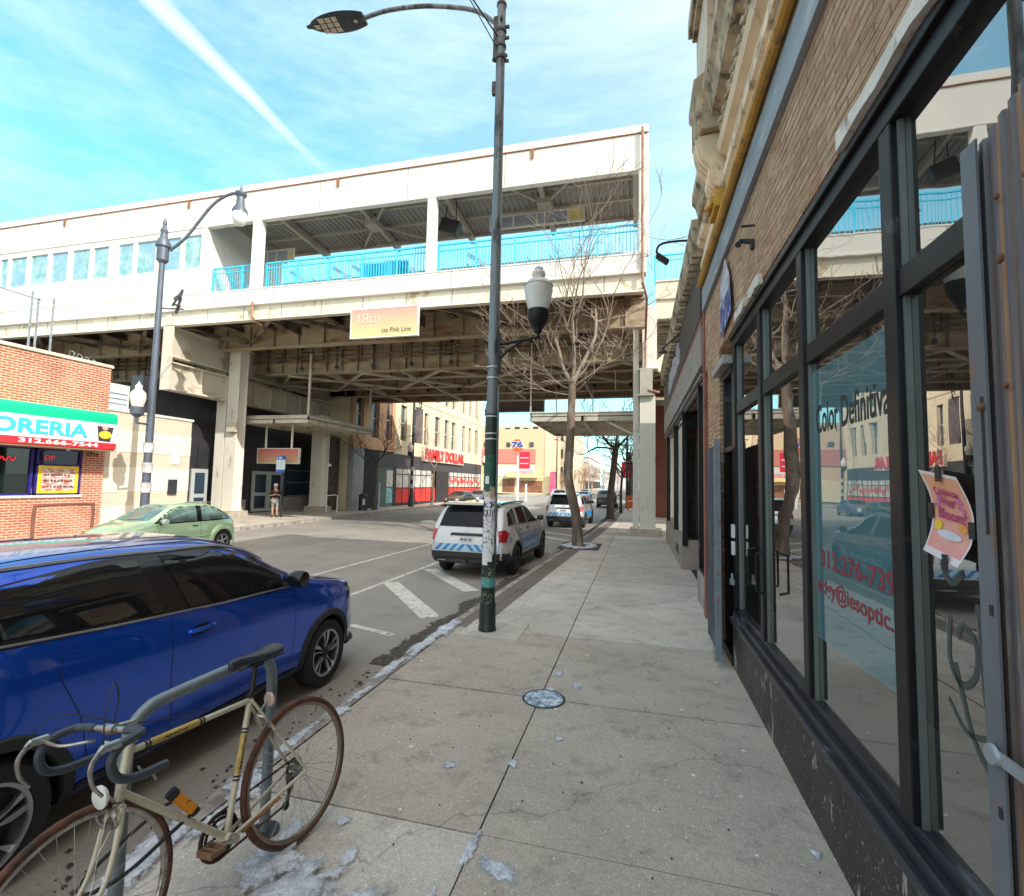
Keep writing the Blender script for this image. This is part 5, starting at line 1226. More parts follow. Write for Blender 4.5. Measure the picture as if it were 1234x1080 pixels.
class Car:
    def __init__(s, name, label, cat, spec, paint, group=None, detail=True):
        s.sp = spec; s.root = thing(name, label, cat, (0, 0, 0), group); s.paint = paint
        s.build_body()
    def build_body(s):
        sp = s.sp; x0 = sp['top'][0][0]; x1 = sp['top'][-1][0]
        xs = []; n = 44
        for i in range(n + 1):
            t = i / n; xs.append(x0 + (x1 - x0) * (t if .0 <= t <= 1 else t))
        xs = sorted(set([x0, x0 + .03, x0 + .08] + xs[2:-2] + [x1 - .08, x1 - .03, x1]))
        mb = MB(); secs = []
        for x in xs:
            zt = ip(sp['top'], x); zb = ip(sp['bot'], x); zs = min(ip(sp['belt'], x), zt - .015); w = ip(sp['w'], x); gh = max(0, zt - zs)
            tum = sp.get('tumble', .26) * min(gh, .6); crown = min(.10, gh * .35)
            wr = w - .05 - tum; hs = zs - zb
            flare = sp.get('flare', .0)
            pts = [(0, zb), (w - .16, zb), (w - .05, zb + .03), (w - .015, zb + .12 * hs), (w - .0, zb + .33 * hs), (w + .0, zb + .55 * hs), (w - .006, zb + .78 * hs), (w - .03, max(zs - .05, zb + .86 * hs)), (w - .055, zs),
                   (wr + .02 + tum * .45, zs + (gh - crown) * .55), (wr + .012, zt - crown), (wr - .07, zt - crown * .45), (wr * .62, zt - crown * .12), (wr * .3, zt - .005), (0, zt)]
            secs.append(pts)
        k = len(secs[0])
        def ring(pts, x): return [(x, -y, z) for y, z in pts] + [(x, y, z) for y, z in pts[-2:0:-1]]
        rings = [ring(p, x) for p, x in zip(secs, xs)]
        m = len(rings[0])
        for r in rings: mb.v += r
        for i in range(len(rings) - 1):
            for j in range(m): mb.f.append((i*m+j, i*m+(j+1)%m, (i+1)*m+(j+1)%m, (i+1)*m+j)); mb.m.append(0)
        for base, rev in ((0, False), ((len(rings)-1)*m, True)):
            for j in range(k - 1):
                a, b_ = base + j, base + j + 1; c, d = base + (m - j - 1 + 0) % m + 0, base + (m - j) % m
                R1 = base + j; R2 = base + j + 1; L1 = base + (m - j) % m; L2 = base + (m - j - 1)
                f = [R1, R2, L2, L1]; f = list(dict.fromkeys(f))
                if len(f) > 2: mb.f.append(tuple(f if rev else f[::-1])); mb.m.append(0)
        o = obj('body', mb, [s.paint, M_['arch']], s.root, smooth=0)
        me = o.data
        bm = bmesh.new(); bm.from_mesh(me)
        if bm.calc_volume(signed=True) < 0: bmesh.ops.reverse_faces(bm, faces=bm.faces); bm.to_mesh(me)
        bm.free()
        for p in me.polygons: p.use_smooth = True
        su = o.modifiers.new('s', 'SUBSURF'); su.levels = 1; su.render_levels = 1
        # wheel arches
        cutters = []
        for x in sp['axles']:
            for sd in (-1, 1):
                c = MB(); wv = ip(sp['w'], x); c.lathe([(sp['arch'], 0), (sp['arch'], .9)], (x, (wv + .15) * sd if sd < 0 else wv + .15 - .9 + .0, sp['axz']), 36, axis='y')
                c.v = [(px, (py if sd > 0 else py), pz) for px, py, pz in c.v]
                c2 = MB(); ya, yb = (wv - .36, wv + .3) if sd > 0 else (-wv - .3, -wv + .36)
                c2.lathe([(sp['arch'], ya), (sp['arch'], yb)], (x, 0, sp['axz']), 40, axis='y')
                co = obj('cut', c2, M_['arch'], None, smooth=0); cutters.append(co)
                b = o.modifiers.new('b', 'BOOLEAN'); b.object = co; b.operation = 'DIFFERENCE'; b.solver = 'FAST'
        me2 = evalmesh(o); o.modifiers.clear(); o.data = me2
        me2.name = 'body'
        while len(me2.materials) < 2: me2.materials.append(M_['arch'])
        me2.materials[0] = s.paint; me2.materials[1] = M_['arch']
        for co in cutters: bpy.data.objects.remove(co)
        for p in me2.polygons:
            p.material_index = 0; c = p.center
            for x in sp['axles']:
                if math.hypot(c.x - x, c.z - sp['axz']) < sp['arch'] * 1.004: p.material_index = 1
            if abs(p.normal.z) > .9 and c.z < .34: p.material_index = 1
            p.use_smooth = True
        me2.set_sharp_from_angle(angle=R(32))
        s.o = o
        bm = bmesh.new(); bm.from_mesh(me2); s.bvh = BVHTree.FromBMesh(bm); bm.free()
    AX = {'R': (lambda u, v: (Vector((u, -3, v)), Vector((0, 1, 0)))), 'L': (lambda u, v: (Vector((u, 3, v)), Vector((0, -1, 0)))),
          'B': (lambda u, v: (Vector((-4, u, v)), Vector((1, 0, 0)))), 'F': (lambda u, v: (Vector((4, u, v)), Vector((-1, 0, 0)))), 'T': (lambda u, v: (Vector((u, v, 4)), Vector((0, 0, -1))))}
    def hit(s, side, u, v, off=.004):
        o, d = s.AX[side](u, v); h = s.bvh.ray_cast(o, d)
        if h[0] is None:
            h = s.bvh.find_nearest(o + d * 3)
            return h[0] + h[1] * off
        return h[0] + h[1] * off if h[1].dot(d) < 0 else h[0] - h[1] * off
    def decal(s, name, side, poly, mat, off=.004, step=.06, parent=None, rim=0, rimmat=None):
        bm = bmesh.new(); vs = [bm.verts.new((u, v, 0)) for u, v in poly]; bm.faces.new(vs)
        us = [p[0] for p in poly]; vv = [p[1] for p in poly]
        for ax, lo, hi in ((0, min(us), max(us)), (1, min(vv), max(vv))):
            t = lo + step
            while t < hi - .001:
                no = (1, 0, 0) if ax == 0 else (0, 1, 0); co = (t, 0, 0) if ax == 0 else (0, t, 0)
                bmesh.ops.bisect_plane(bm, geom=bm.verts[:] + bm.edges[:] + bm.faces[:], plane_co=co, plane_no=no); t += step
        mb = MB(); bm.verts.index_update()
        mb.add([s.hit(side, v.co.x, v.co.y, off) for v in bm.verts], [tuple(v.index for v in f.verts) for f in bm.faces])
        bm.free()
        o = obj(name, mb, mat, parent or s.root, smooth=60, fixn=True)
        return o
    def strip(s, name, side, pts, r, mat, off=0, n=6, parent=None, closed=False, sm=5):
        P2 = []
        pts = pts + [pts[0]] if closed else pts
        for a, b in zip(pts, pts[1:]):
            k = max(1, int(math.dist(a, b) / .08))
            for i in range(k): P2.append((a[0] + (b[0] - a[0]) * i / k, a[1] + (b[1] - a[1]) * i / k))
        P2.append(pts[-1])
        mb = MB().tube([s.hit(side, u, v, off) for u, v in P2], r, n)
        return obj(name, mb, mat, parent or s.root)
    def mirror_poly(s, poly): return poly
    def wheel(s, x, sd, style='five', steer=0):
        sp = s.sp; Rr = sp['R']; wv = ip(sp['w'], x) - sp.get('inset', .03); W = .21; rim = sp.get('rim', Rr * .66)
        cy = sd * wv; h0 = cy; h1 = cy - sd * W
        g = MB(); g.lathe([(rim, 0), (Rr - .03, -.004), (Rr - .008, .02), (Rr, .04), (Rr, W - .04), (Rr - .03, W), (rim, W)], (0, 0, 0), 40, axis='y', cap=False)
        for k in range(36):   # tread blocks
            a = 2 * PI * k / 36; 
        g.v = [(px, cy - sd * py, pz) for px, py, pz in g.v]; g.v = [(px + x, py, pz + sp['axz']) for px, py, pz in g.v]
        wo = obj('wheel', g, M_['rubber'], s.root, smooth=50)
        g = MB(); g.lathe([(rim, .006), (rim - .015, .012), (rim - .03, .05), (rim - .045, .07), (.06, .075), (.001, .075)], (0, 0, 0), 36, 1, axis='y', cap=False)
        g.lathe([(rim - .004, .003), (rim - .022, .006), (rim - .024, .02)], (0, 0, 0), 36, 0, axis='y', cap=False)
        ns = sp.get('spokes', 5)
        for k in range(ns):
            a = 2 * PI * k / ns + .2
            def P3(r, da, h): return (r * math.cos(a + da), h, r * math.sin(a + da))
            if style == 'twist':
                for q in ([(.045, -.25), (rim - .02, -.02), (rim - .02, -.17), (rim * .62, -.28)], [(.045, .35), (rim * .6, .22), (rim - .02, .36), (rim - .02, .20), (.05, .0)]):
                    pl = [P3(r, da, .02) for r, da in q]; pl2 = [P3(r, da, .05) for r, da in q]; m_ = len(pl)
                    g.add(pl + pl2, [tuple(range(m_))] + [(i, (i+1) % m_, (i+1) % m_ + m_, i + m_) for i in range(m_)], 0)
            else:
                q = [(.04, -.5), (rim - .02, -.13), (rim - .02, .13), (.04, .5)]
                pl = [P3(r, da, .02) for r, da in q]; pl2 = [P3(r, da, .05) for r, da in q]
                g.add(pl + pl2, [(0,1,2,3), (0,1,5,4), (1,2,6,5), (2,3,7,6), (3,0,4,7)], 0)
        g.lathe([(.045, .05), (.045, .012), (.03, .006), (.001, .006)], (0, 0, 0), 14, 0 if style != 'twist' else 1, axis='y', cap=False)
        g.v = [(px + x, cy - sd * py, pz + sp['axz']) for px, py, pz in g.v]
        obj('rim', g, [sp.get('rimmat', M_['alu']), M_['black_plastic']], wo, smooth=30)
        return wo
    def archlip(s, x, sd, r0, r1, mat, a0=-8, a1=188):
        g = MB(); n = 26; side = 'L' if sd > 0 else 'R'; vs = []; fl = s.sp.get('lip', .02)
        for i in range(n + 1):
            a = R(a0 + (a1 - a0) * i / n); c, s_ = math.cos(a), math.sin(a)
            for k, (r, off) in enumerate(((r0 - .004, -.04), (r0, fl), (r1 - .01, fl), (r1, .002))):
                u, v = x + r * c, s.sp['axz'] + r * s_
                h = s.hit(side, x + (r1 + .01) * c, s.sp['axz'] + (r1 + .01) * s_, 0)
                vs.append(Vector((u, h.y + sd * off, v)))
        g.add(vs, [(i*4+k, i*4+k+1, (i+1)*4+k+1, (i+1)*4+k) for i in range(n) for k in range(3)])
        obj('wheel_arch_trim', g, mat, s.root, smooth=50)
    def mirror_(s, x, z, sd, mat, w=.24, gl=True):
        h = s.hit('L' if sd > 0 else 'R', x, z, 0); y = h.y
        g = MB(); g.lathe([(.001, -.10), (.05, -.09), (.075, -.04), (.08, .02), (.07, .06), (.001, .07)], (0, 0, 0), 16, axis='y')
        g.v = [(x + .02 + px * 1.0, y + sd * (.14 + py * 1.1), z + .06 + pz * .95) for px, py, pz in g.v]
        m = obj('wing_mirror', g, mat, s.root, smooth=60)
        obj('mirror_arm', MB().bar((x + .02, y - sd * .02, z), (x + .02, y + sd * .1, z + .02), .07, .04), M_['black_plastic'], m, bev=.008)
    def place(s, x, y, z, ang):
        s.root.location = (x, y, z); s.root.rotation_euler = (0, 0, R(ang)); return s.root
M_['arch'] = pbr('wheel_well', (.012, .012, .012), .9, var=.1)
def cpaint(name, col, metal=.35, rough=.3, var=.03):
    m, t, b = nt(name); v = objvec(t)
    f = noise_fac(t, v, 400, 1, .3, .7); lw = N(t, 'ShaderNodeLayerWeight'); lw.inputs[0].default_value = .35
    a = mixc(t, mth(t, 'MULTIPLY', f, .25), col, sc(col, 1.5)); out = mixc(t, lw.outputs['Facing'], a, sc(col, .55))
    dst = noise_fac(t, v, 1.3, 6, .45, .75); out = mixc(t, mth(t, 'MULTIPLY', dst, .03), out, (.3, .28, .26))
    t.links.new(out, b.inputs['Base Color']); b.inputs['Metallic'].default_value = metal; b.inputs['Roughness'].default_value = rough
    b.inputs['Coat Weight'].default_value = 1; b.inputs['Coat Roughness'].default_value = .025
    bump(t, b, noise_fac(t, v, 1.1, 2, .2, .8), .012, .05)
    return m
DG = pbr('dark_car_glass', (.010, .012, .015), .03, var=.2, scale=.8, spec=.25)
DGB = pbr('tinted_side_glass', (.012, .013, .016), .02, var=.2, scale=.8, spec=.6)
TRIMB = pbr('gloss_black_trim', (.01, .01, .012), .15)
CHROME = pbr('satin_chrome', (.5, .5, .52), .22, metal=.9)
LAMPR = pbr('red_lens', (.45, .01, .015), .12, coat=1)
LAMPW = pbr('clear_lens', (.55, .56, .58), .08, coat=1, metal=.4)
SEAM = pbr('panel_gap', (.006, .006, .008), .9)

# blue crossover -------------------------------------------------
SUV = dict(top=[(-2.17,.72),(-2.12,1.02),(-1.98,1.26),(-1.78,1.45),(-1.45,1.545),(-.6,1.60),(0,1.585),(.35,1.50),(.72,1.30),(1.02,1.13),(1.3,1.06),(1.75,.98),(2.02,.87),(2.13,.68),(2.16,.5)],
           belt=[(-2.17,.68),(-2.0,1.08),(-1.5,1.17),(-.9,1.13),(0,1.07),(.8,1.03),(1.2,.98),(1.75,.9),(2.02,.8),(2.16,.45)],
           bot=[(-2.17,.42),(-2.0,.27),(-1.7,.22),(1.7,.22),(2.0,.26),(2.16,.36)],
           w=[(-2.17,.62),(-2.1,.74),(-1.9,.83),(-1.5,.875),(-1.3,.885),(-.6,.872),(.6,.872),(1.3,.888),(1.6,.87),(1.85,.80),(2.02,.70),(2.12,.56),(2.16,.42)],
           axles=(-1.3, 1.31), arch=.375, axz=.325, R=.325, rim=.225, tumble=.36, inset=.012, lip=.014)
SUV = {k: ([((x - .17 if x < -.4 else x), y) for x, y in v] if isinstance(v, list) else v) for k, v in SUV.items()}; SUV['axles'] = (-1.47, 1.31)
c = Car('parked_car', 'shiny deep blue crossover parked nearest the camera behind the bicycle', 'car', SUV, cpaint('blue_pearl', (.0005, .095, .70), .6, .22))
for sd, S in ((-1, 'R'), (1, 'L')):
    win = [(-1.95, 1.235), (-1.72, 1.36), (-1.37, 1.44), (-.85, 1.49), (-.3, 1.505), (.1, 1.47), (.42, 1.36), (.78, 1.15), (.86, 1.085), (.5, 1.075), (-1.0, 1.155), (-1.67, 1.2)]
    c.decal('window_surround', S, [(x + (.03 if x > 0 else -.03) * (1 if abs(x) > .6 else 0), z + (.022 if z > 1.3 else -.016)) for x, z in win], TRIMB, .002)
    rear = [(-1.75, 1.235), (-1.57, 1.34), (-1.27, 1.435), (-.95, 1.475), (-.62, 1.484), (-.50, 1.138), (-1.1, 1.18)]
    front = [(-.44, 1.49), (-.2, 1.488), (.08, 1.455), (.4, 1.34), (.68, 1.175), (.68, 1.098), (-.31, 1.125)]
    c.decal('side_window', S, rear, DGB, .006, .05); c.decal('side_window', S, front, DGB, .006, .05)
    c.strip('window_moulding', S, [(-1.7, 1.205), (-.9, 1.14), (0, 1.09), (.84, 1.07)], .008, CHROME, .004)
    c.strip('roof_rail', 'T', [(-1.75, sd * -.0 + sd * .56), (-1.2, sd * .60), (-.4, sd * .615), (.3, sd * .60), (.62, sd * .595)], .016, pbr('dull_silver', (.35, .36, .38), .35, metal=.6), .0)
    for pts in ([(-.46, 1.11), (-.48, .7), (-.45, .35)], [(.82, 1.04), (.80, .8), (.78, .55), (.72, .35)], [(-1.15, 1.14), (-1.17, .95), (-1.05, .7), (-.99, .42)], [(-.95, .345), (.75, .345)]):
        c.strip('panel_seam', S, pts, .0035, SEAM, -.001, 5)
    h = c.hit(S, -.22, .955, .0)
    d = obj('door_handle', MB().tube(bez([(-.34, h.y - sd * .012, .965), (-.32, h.y + sd * .022, .967), (-.16, h.y + sd * .024, .97), (-.12, h.y - sd * .01, .972)], 4), .015, 8), c.paint, c.root)
    c.decal('handle_recess', S, [(-.32, .93), (-.28, .995), (-.17, .995), (-.14, .94)], SEAM, .0015)
    c.archlip(-1.47, sd, .365, .43, M_['black_plastic']); c.archlip(1.31, sd, .365, .43, M_['black_plastic'])
    c.decal('sill_cladding', S, [(-1.05, .24), (-1.03, .335), (.86, .335), (.88, .24)], M_['black_plastic'], .008)
    c.wheel(-1.47, sd, 'twist'); c.wheel(1.31, sd, 'twist')
    c.mirror_(.70, 1.09, sd, TRIMB)
    c.decal('headlight', S, [(1.72, .86), (1.80, .93), (2.02, .87), (2.12, .80), (2.0, .76), (1.85, .79)], LAMPW, .006, .04)
    c.decal('side_marker', S, [(1.76, .845), (1.80, .875), (1.92, .84), (1.9, .80)], pbr('amber_lens', (.6, .18, .03), .2), .009, .04)
    c.decal('tail_light', S, [(-2.2, .95), (-2.1, 1.06), (-1.97, 1.08), (-2.02, .98)], LAMPR, .006, .04)
for y in (-.46, .46): c.strip('bonnet_seam', 'T', [(.98, y * 1.35), (1.5, y * 1.25), (1.9, y * 1.05)], .004, SEAM, -.001, 5)
c.decal('windscreen', 'F', [(-.60, 1.12), (-.54, 1.46), (0, 1.51), (.54, 1.46), (.60, 1.12), (0, 1.09)], DG, .006, .08)
c.decal('rear_window', 'B', [(-.58, 1.12), (-.5, 1.42), (.5, 1.42), (.58, 1.12)], DG, .006, .08)
c.decal('grille', 'F', [(-.45, .5), (-.5, .76), (.5, .76), (.45, .5)], M_['black_plastic'], .006, .08)
c.decal('bumper_trim', 'F', [(-.5, .3), (-.52, .42), (.52, .42), (.5, .3)], M_['black_plastic'], .01, .08)
c.decal('roof_panel_line', 'T', [(.30, -.5), (.34, -.5), (.34, .5), (.30, .5)], SEAM, .002, .1)
for y in (-.515, .515): c.strip('roof_groove', 'T', [(-1.5, y * .95), (-.4, y), (.32, y * .97)], .006, SEAM, -.002)
obj('roof_fin', MB().prism([(-1.5, 1.54), (-1.28, 1.57), (-1.42, 1.62)], -.015, .015, 'y'), c.paint, c.root, smooth=0)
obj('bumper_lip', MB().tube(bez([(1.75, -.80, .3), (1.98, -.72, .29), (2.12, -.5, .29), (2.17, 0, .3), (2.12, .5, .29), (1.98, .72, .29), (1.75, .80, .3)], 4), .03, 6), M_['black_plastic'], c.root)
c.place(-4.22, 3.50, -.15, 90); c.root.scale = (1.06, 1.06, 1.10)

# white patrol cars -----------------------------------------------
EX = dict(top=[(-2.52,.62),(-2.48,.95),(-2.40,1.18),(-2.22,1.52),(-2.05,1.70),(-1.7,1.755),(-.8,1.79),(-.1,1.77),(.3,1.68),(.7,1.47),(1.0,1.30),(1.3,1.22),(2.0,1.12),(2.35,1.0),(2.48,.78),(2.52,.55)],
          belt=[(-2.52,.6),(-2.42,1.12),(-2.1,1.2),(-1.0,1.18),(.5,1.13),(1.2,1.1),(2.0,1.0),(2.35,.85),(2.52,.5)],
          bot=[(-2.52,.42),(-2.35,.33),(-2.0,.28),(2.0,.28),(2.4,.32),(2.52,.4)],
          w=[(-2.52,.80),(-2.46,.88),(-2.2,.955),(-1.5,.99),(0,.985),(1.5,.995),(2.0,.95),(2.3,.84),(2.45,.68),(2.52,.5)],
          axles=(-1.5, 1.52), arch=.43, axz=.375, R=.375, rim=.24, tumble=.30, inset=.02, lip=.018, rimmat=M_['dark_metal'])
def patrol(label, full):
    p = Car('patrol_car', label, 'police car', EX, cpaint('fleet_white', (.66, .67, .68), .0, .3), 'white patrol cars parked along the kerb')
    BLU = pbr('livery_blue', (.02, .22, .52), .35, var=.05); LGT = pbr('livery_pale', (.40, .60, .74), .35, var=.05); GREY = pbr('livery_grey', (.20, .23, .30), .4)
    p.decal('rear_window', 'B', [(-.72, 1.20), (-.64, 1.60), (-.55, 1.645), (.55, 1.645), (.64, 1.60), (.72, 1.20)], DG, .006, .08)
    p.decal('spoiler_shadow', 'B', [(-.68, 1.645), (-.66, 1.675), (.66, 1.675), (.68, 1.645)], TRIMB, .012, .08)
    p.decal('licence_recess', 'B', [(-.42, .86), (-.50, 1.02), (.50, 1.02), (.42, .86)], M_['white_paint'], .002, .08)
    p.decal('handle_bar', 'B', [(-.42, .985), (-.38, 1.05), (.38, 1.05), (.42, .985)], M_['black_plastic'], .012, .08)
    p.decal('licence_plate', 'B', [(-.16, .85), (-.16, .97), (.16, .97), (.16, .85)], pbr('plate', (.6, .64, .66), .5), .014, .1)
    h = p.hit('B', 0, .9, .02)
    obj('plate_number', textmb('M 20 10', (h.x - .006, .13, .875), (0, -1, 0), (0, 0, 1), .26, .065, .02), pbr('plate_ink', (.08, .1, .2), .5), p.root, smooth=0)
    p.decal('badge', 'B', [(-.06, 1.10), (-.06, 1.14), (.06, 1.14), (.06, 1.10)], CHROME, .012, .1)
    p.decal('chevron_ground', 'B', [(-.78, .64), (-.78, .80), (.78, .80), (.78, .64)], LGT, .008, .08)
    for k in range(4):
        for sd in (-1, 1):
            a = sd * (.06 + .185 * k); b = sd * (.15 + .185 * k); c2 = sd * (.0 + .185 * k - .06 + .0)
            lo0, lo1 = a + sd * .08, b + sd * .08; hi0, hi1 = a - sd * .06, b - sd * .06
            if abs(lo1) < .84: p.decal('chevron', 'B', [(lo0, .645), (lo1, .645), (hi1, .795), (hi0, .795)], BLU, .010, .08)
    p.decal('rear_bumper', 'B', [(-.88, .36), (-.90, .62), (.90, .62), (.88, .36)], M_['black_plastic'], .014, .08)
    p.decal('bumper_step', 'B', [(-.5, .40), (-.5, .47), (.5, .47), (.5, .40)], pbr('mid_grey_plastic', (.05, .05, .055), .5), .03, .1)
    for yy in (-1, 1): p.strip('tailgate_seam', 'B', [(yy * .80, .64), (yy * .82, .86), (yy * .74, 1.14), (yy * .70, 1.3)], .005, SEAM, .002, 5)
    p.strip('rear_wiper', 'B', [(.02, 1.19), (-.38, 1.25)], .009, M_['black_plastic'], .018)
    p.strip('window_rim', 'B', [(-.72, 1.195), (-.64, 1.61), (-.55, 1.65), (.55, 1.65), (.64, 1.61), (.72, 1.195)], .007, M_['black_plastic'], .006, closed=True)
    obj('roof_antenna', MB().lathe([(.05, 0), (.02, .05), (.001, .06)], (-1.75, 0, 1.75), 10), M_['black_plastic'], p.root)
    obj('tow_hitch', MB().box(-2.6, -2.5, -.05, .05, .36, .44), M_['dark_metal'], p.root, bev=.01)
    obj('rear_spoiler', MB().prism([(-2.28, 1.70), (-2.0, 1.735), (-1.9, 1.77), (-2.0, 1.775), (-2.28, 1.735)], -.66, .66, 'y'), p.paint, p.root, smooth=30, bev=.008)
    for sd, S in ((-1, 'R'), (1, 'L')):
        p.decal('rear_light', S, [(-2.41, .88), (-2.33, 1.10), (-2.18, 1.09), (-2.04, 1.06), (-2.2, .98), (-2.3, .86)], LAMPR, .008, .05)
        p.decal('rear_light', 'B', [(sd * .93, .86), (sd * .91, 1.14), (sd * .76, 1.12), (sd * .80, .88)], LAMPR, .012, .04)
        q = [(-2.08, 1.25), (-1.95, 1.52), (-1.55, 1.60), (-1.42, 1.60), (-1.40, 1.24)]
        p.decal('side_window', S, q, DG, .005, .06)
        p.decal('side_window', S, [(-1.16, 1.235), (-1.2, 1.61), (-.45, 1.64), (-.38, 1.21)], DG, .005, .06)
        p.decal('side_window', S, [(-.26, 1.21), (-.33, 1.64), (.0, 1.60), (.35, 1.48), (.78, 1.22), (.8, 1.18)], DG, .005, .06)
        p.strip('window_moulding', S, [(-2.12, 1.235), (-1.3, 1.22), (.85, 1.165)], .01, M_['black_plastic'], .003)
        p.strip('roof_rail', 'T', [(-1.9, sd * .66), (-1.0, sd * .69), (.1, sd * .68)], .02, M_['dark_metal'], .03)
        for pts in ([(-.33, 1.2), (-.34, .8), (-.3, .4)], [(-1.22, 1.2), (-1.22, .95), (-1.0, .6), (-.95, .4)], [(.95, 1.1), (.92, .8), (.9, .4)]):
            p.strip('panel_seam', S, pts, .004, SEAM, -.001, 5)
        for x in (-.48, -1.28):
            h = p.hit(S, x + .05, 1.08, 0); obj('door_handle', MB().tube([(x - .03, h.y - sd * .01, 1.08), (x - .02, h.y + sd * .03, 1.08), (x + .13, h.y + sd * .03, 1.08), (x + .14, h.y - sd * .01, 1.08)], .016, 6), M_['black_plastic'], p.root)
        p.decal('side_stripe', S, [(-1.05, .52), (-1.22, .80), (.9, .80), (.75, .52)], BLU, .004, .07)
        p.decal('side_stripe', S, [(-1.24, .80), (-1.7, 1.18), (-1.45, 1.18), (-1.2, .98), (1.6, .92), (1.6, .82)], GREY, .005, .07)
        for k in range(24):
            x = -1.05 + k * .11; p.decal('chequer', S, [(x, .83 + .05 * (k % 2)), (x + .08, .83 + .05 * (k % 2)), (x + .08, .88 + .05 * (k % 2)), (x, .88 + .05 * (k % 2))], LGT, .007, .2) if full and k < 12 else None
        if full:
            s_ = 'CHICAGO POLICE' 
            hh = p.hit(S, 0, .65, .008)
            obj('lettering', textmb(s_, (-.85 * (1 if sd < 0 else -1), hh.y, .58), (1 if sd < 0 else -1, 0, 0), (0, 0, 1), 1.5, .13, .02), M_['white_paint'], p.root, smooth=0)
            h2 = p.hit(S, -2.05, .9, .008)
            g = MB()
            for k, tt in enumerate(('EMERGENCY', 'CALL 911')): g.join(textmb(tt, (-2.12 * (1 if sd < 0 else 1) + (0 if sd < 0 else .22), h2.y - sd * -.0, .90 - k * .06), (1 if sd < 0 else -1, 0, 0), (0, 0, 1), .2, .045, .02))
            obj('lettering', g, BLU, p.root, smooth=0)
        p.archlip(-1.5, sd, .415, .47, M_['black_plastic']); p.archlip(1.52, sd, .415, .47, M_['black_plastic'])
        p.decal('sill_cladding', S, [(-1.0, .3), (-.98, .44), (1.0, .44), (1.02, .3)], M_['black_plastic'], .008)
        p.decal('bumper_corner', S, [(-2.44, .38), (-2.44, .60), (-2.1, .60), (-1.97, .48), (-1.97, .34)], M_['black_plastic'], .008, .06)
        p.wheel(-1.5, sd); p.wheel(1.52, sd); p.mirror_(.82, 1.2, sd, M_['black_plastic'])
    p.decal('windscreen', 'F', [(-.68, 1.27), (-.6, 1.62), (0, 1.68), (.6, 1.62), (.68, 1.27)], DG, .006, .1)
    return p
p1 = patrol('nearer white patrol suv with blue chevron tailgate parked beyond the poster covered lamp post', True)
p1.place(-3.82, 13.55, -.15, 88.5)
p2 = patrol('farther white patrol suv parked beyond the near bare street tree', False)
p2.place(-3.55, 27.6, -.15, 88)

# pale green bubble shaped car -------------------------------------
BE = dict(top=[(-2.04,.55),(-1.99,.80),(-1.85,1.0),(-1.6,1.20),(-1.25,1.375),(-.8,1.475),(-.35,1.505),(.1,1.47),(.45,1.36),(.8,1.17),(1.05,1.02),(1.3,.96),(1.6,.86),(1.85,.72),(2.0,.55),(2.04,.42)],
          belt=[(-2.04,.5),(-1.9,.82),(-1.5,.93),(-.8,.95),(.4,.92),(1.0,.88),(1.5,.78),(1.85,.62),(2.04,.38)],
          bot=[(-2.04,.36),(-1.8,.24),(1.8,.24),(2.04,.3)],
          w=[(-2.04,.45),(-1.9,.62),(-1.6,.72),(-1.2,.79),(-.6,.83),(.6,.83),(1.2,.80),(1.6,.72),(1.9,.56),(2.04,.4)],
          axles=(-1.25, 1.26), arch=.35, axz=.32, R=.32, rim=.21, tumble=.34, inset=-.04, lip=.1)
GP = cpaint('mint_green', (.42, .62, .38), .05, .3)
b = Car('bubble_car', 'pale mint green rounded compact car in the far lane facing left', 'car', BE, GP)
BGL = pbr('greenish_car_glass', (.10, .16, .15), .03, var=.6, scale=2.2, coat=.5, spec=.8)
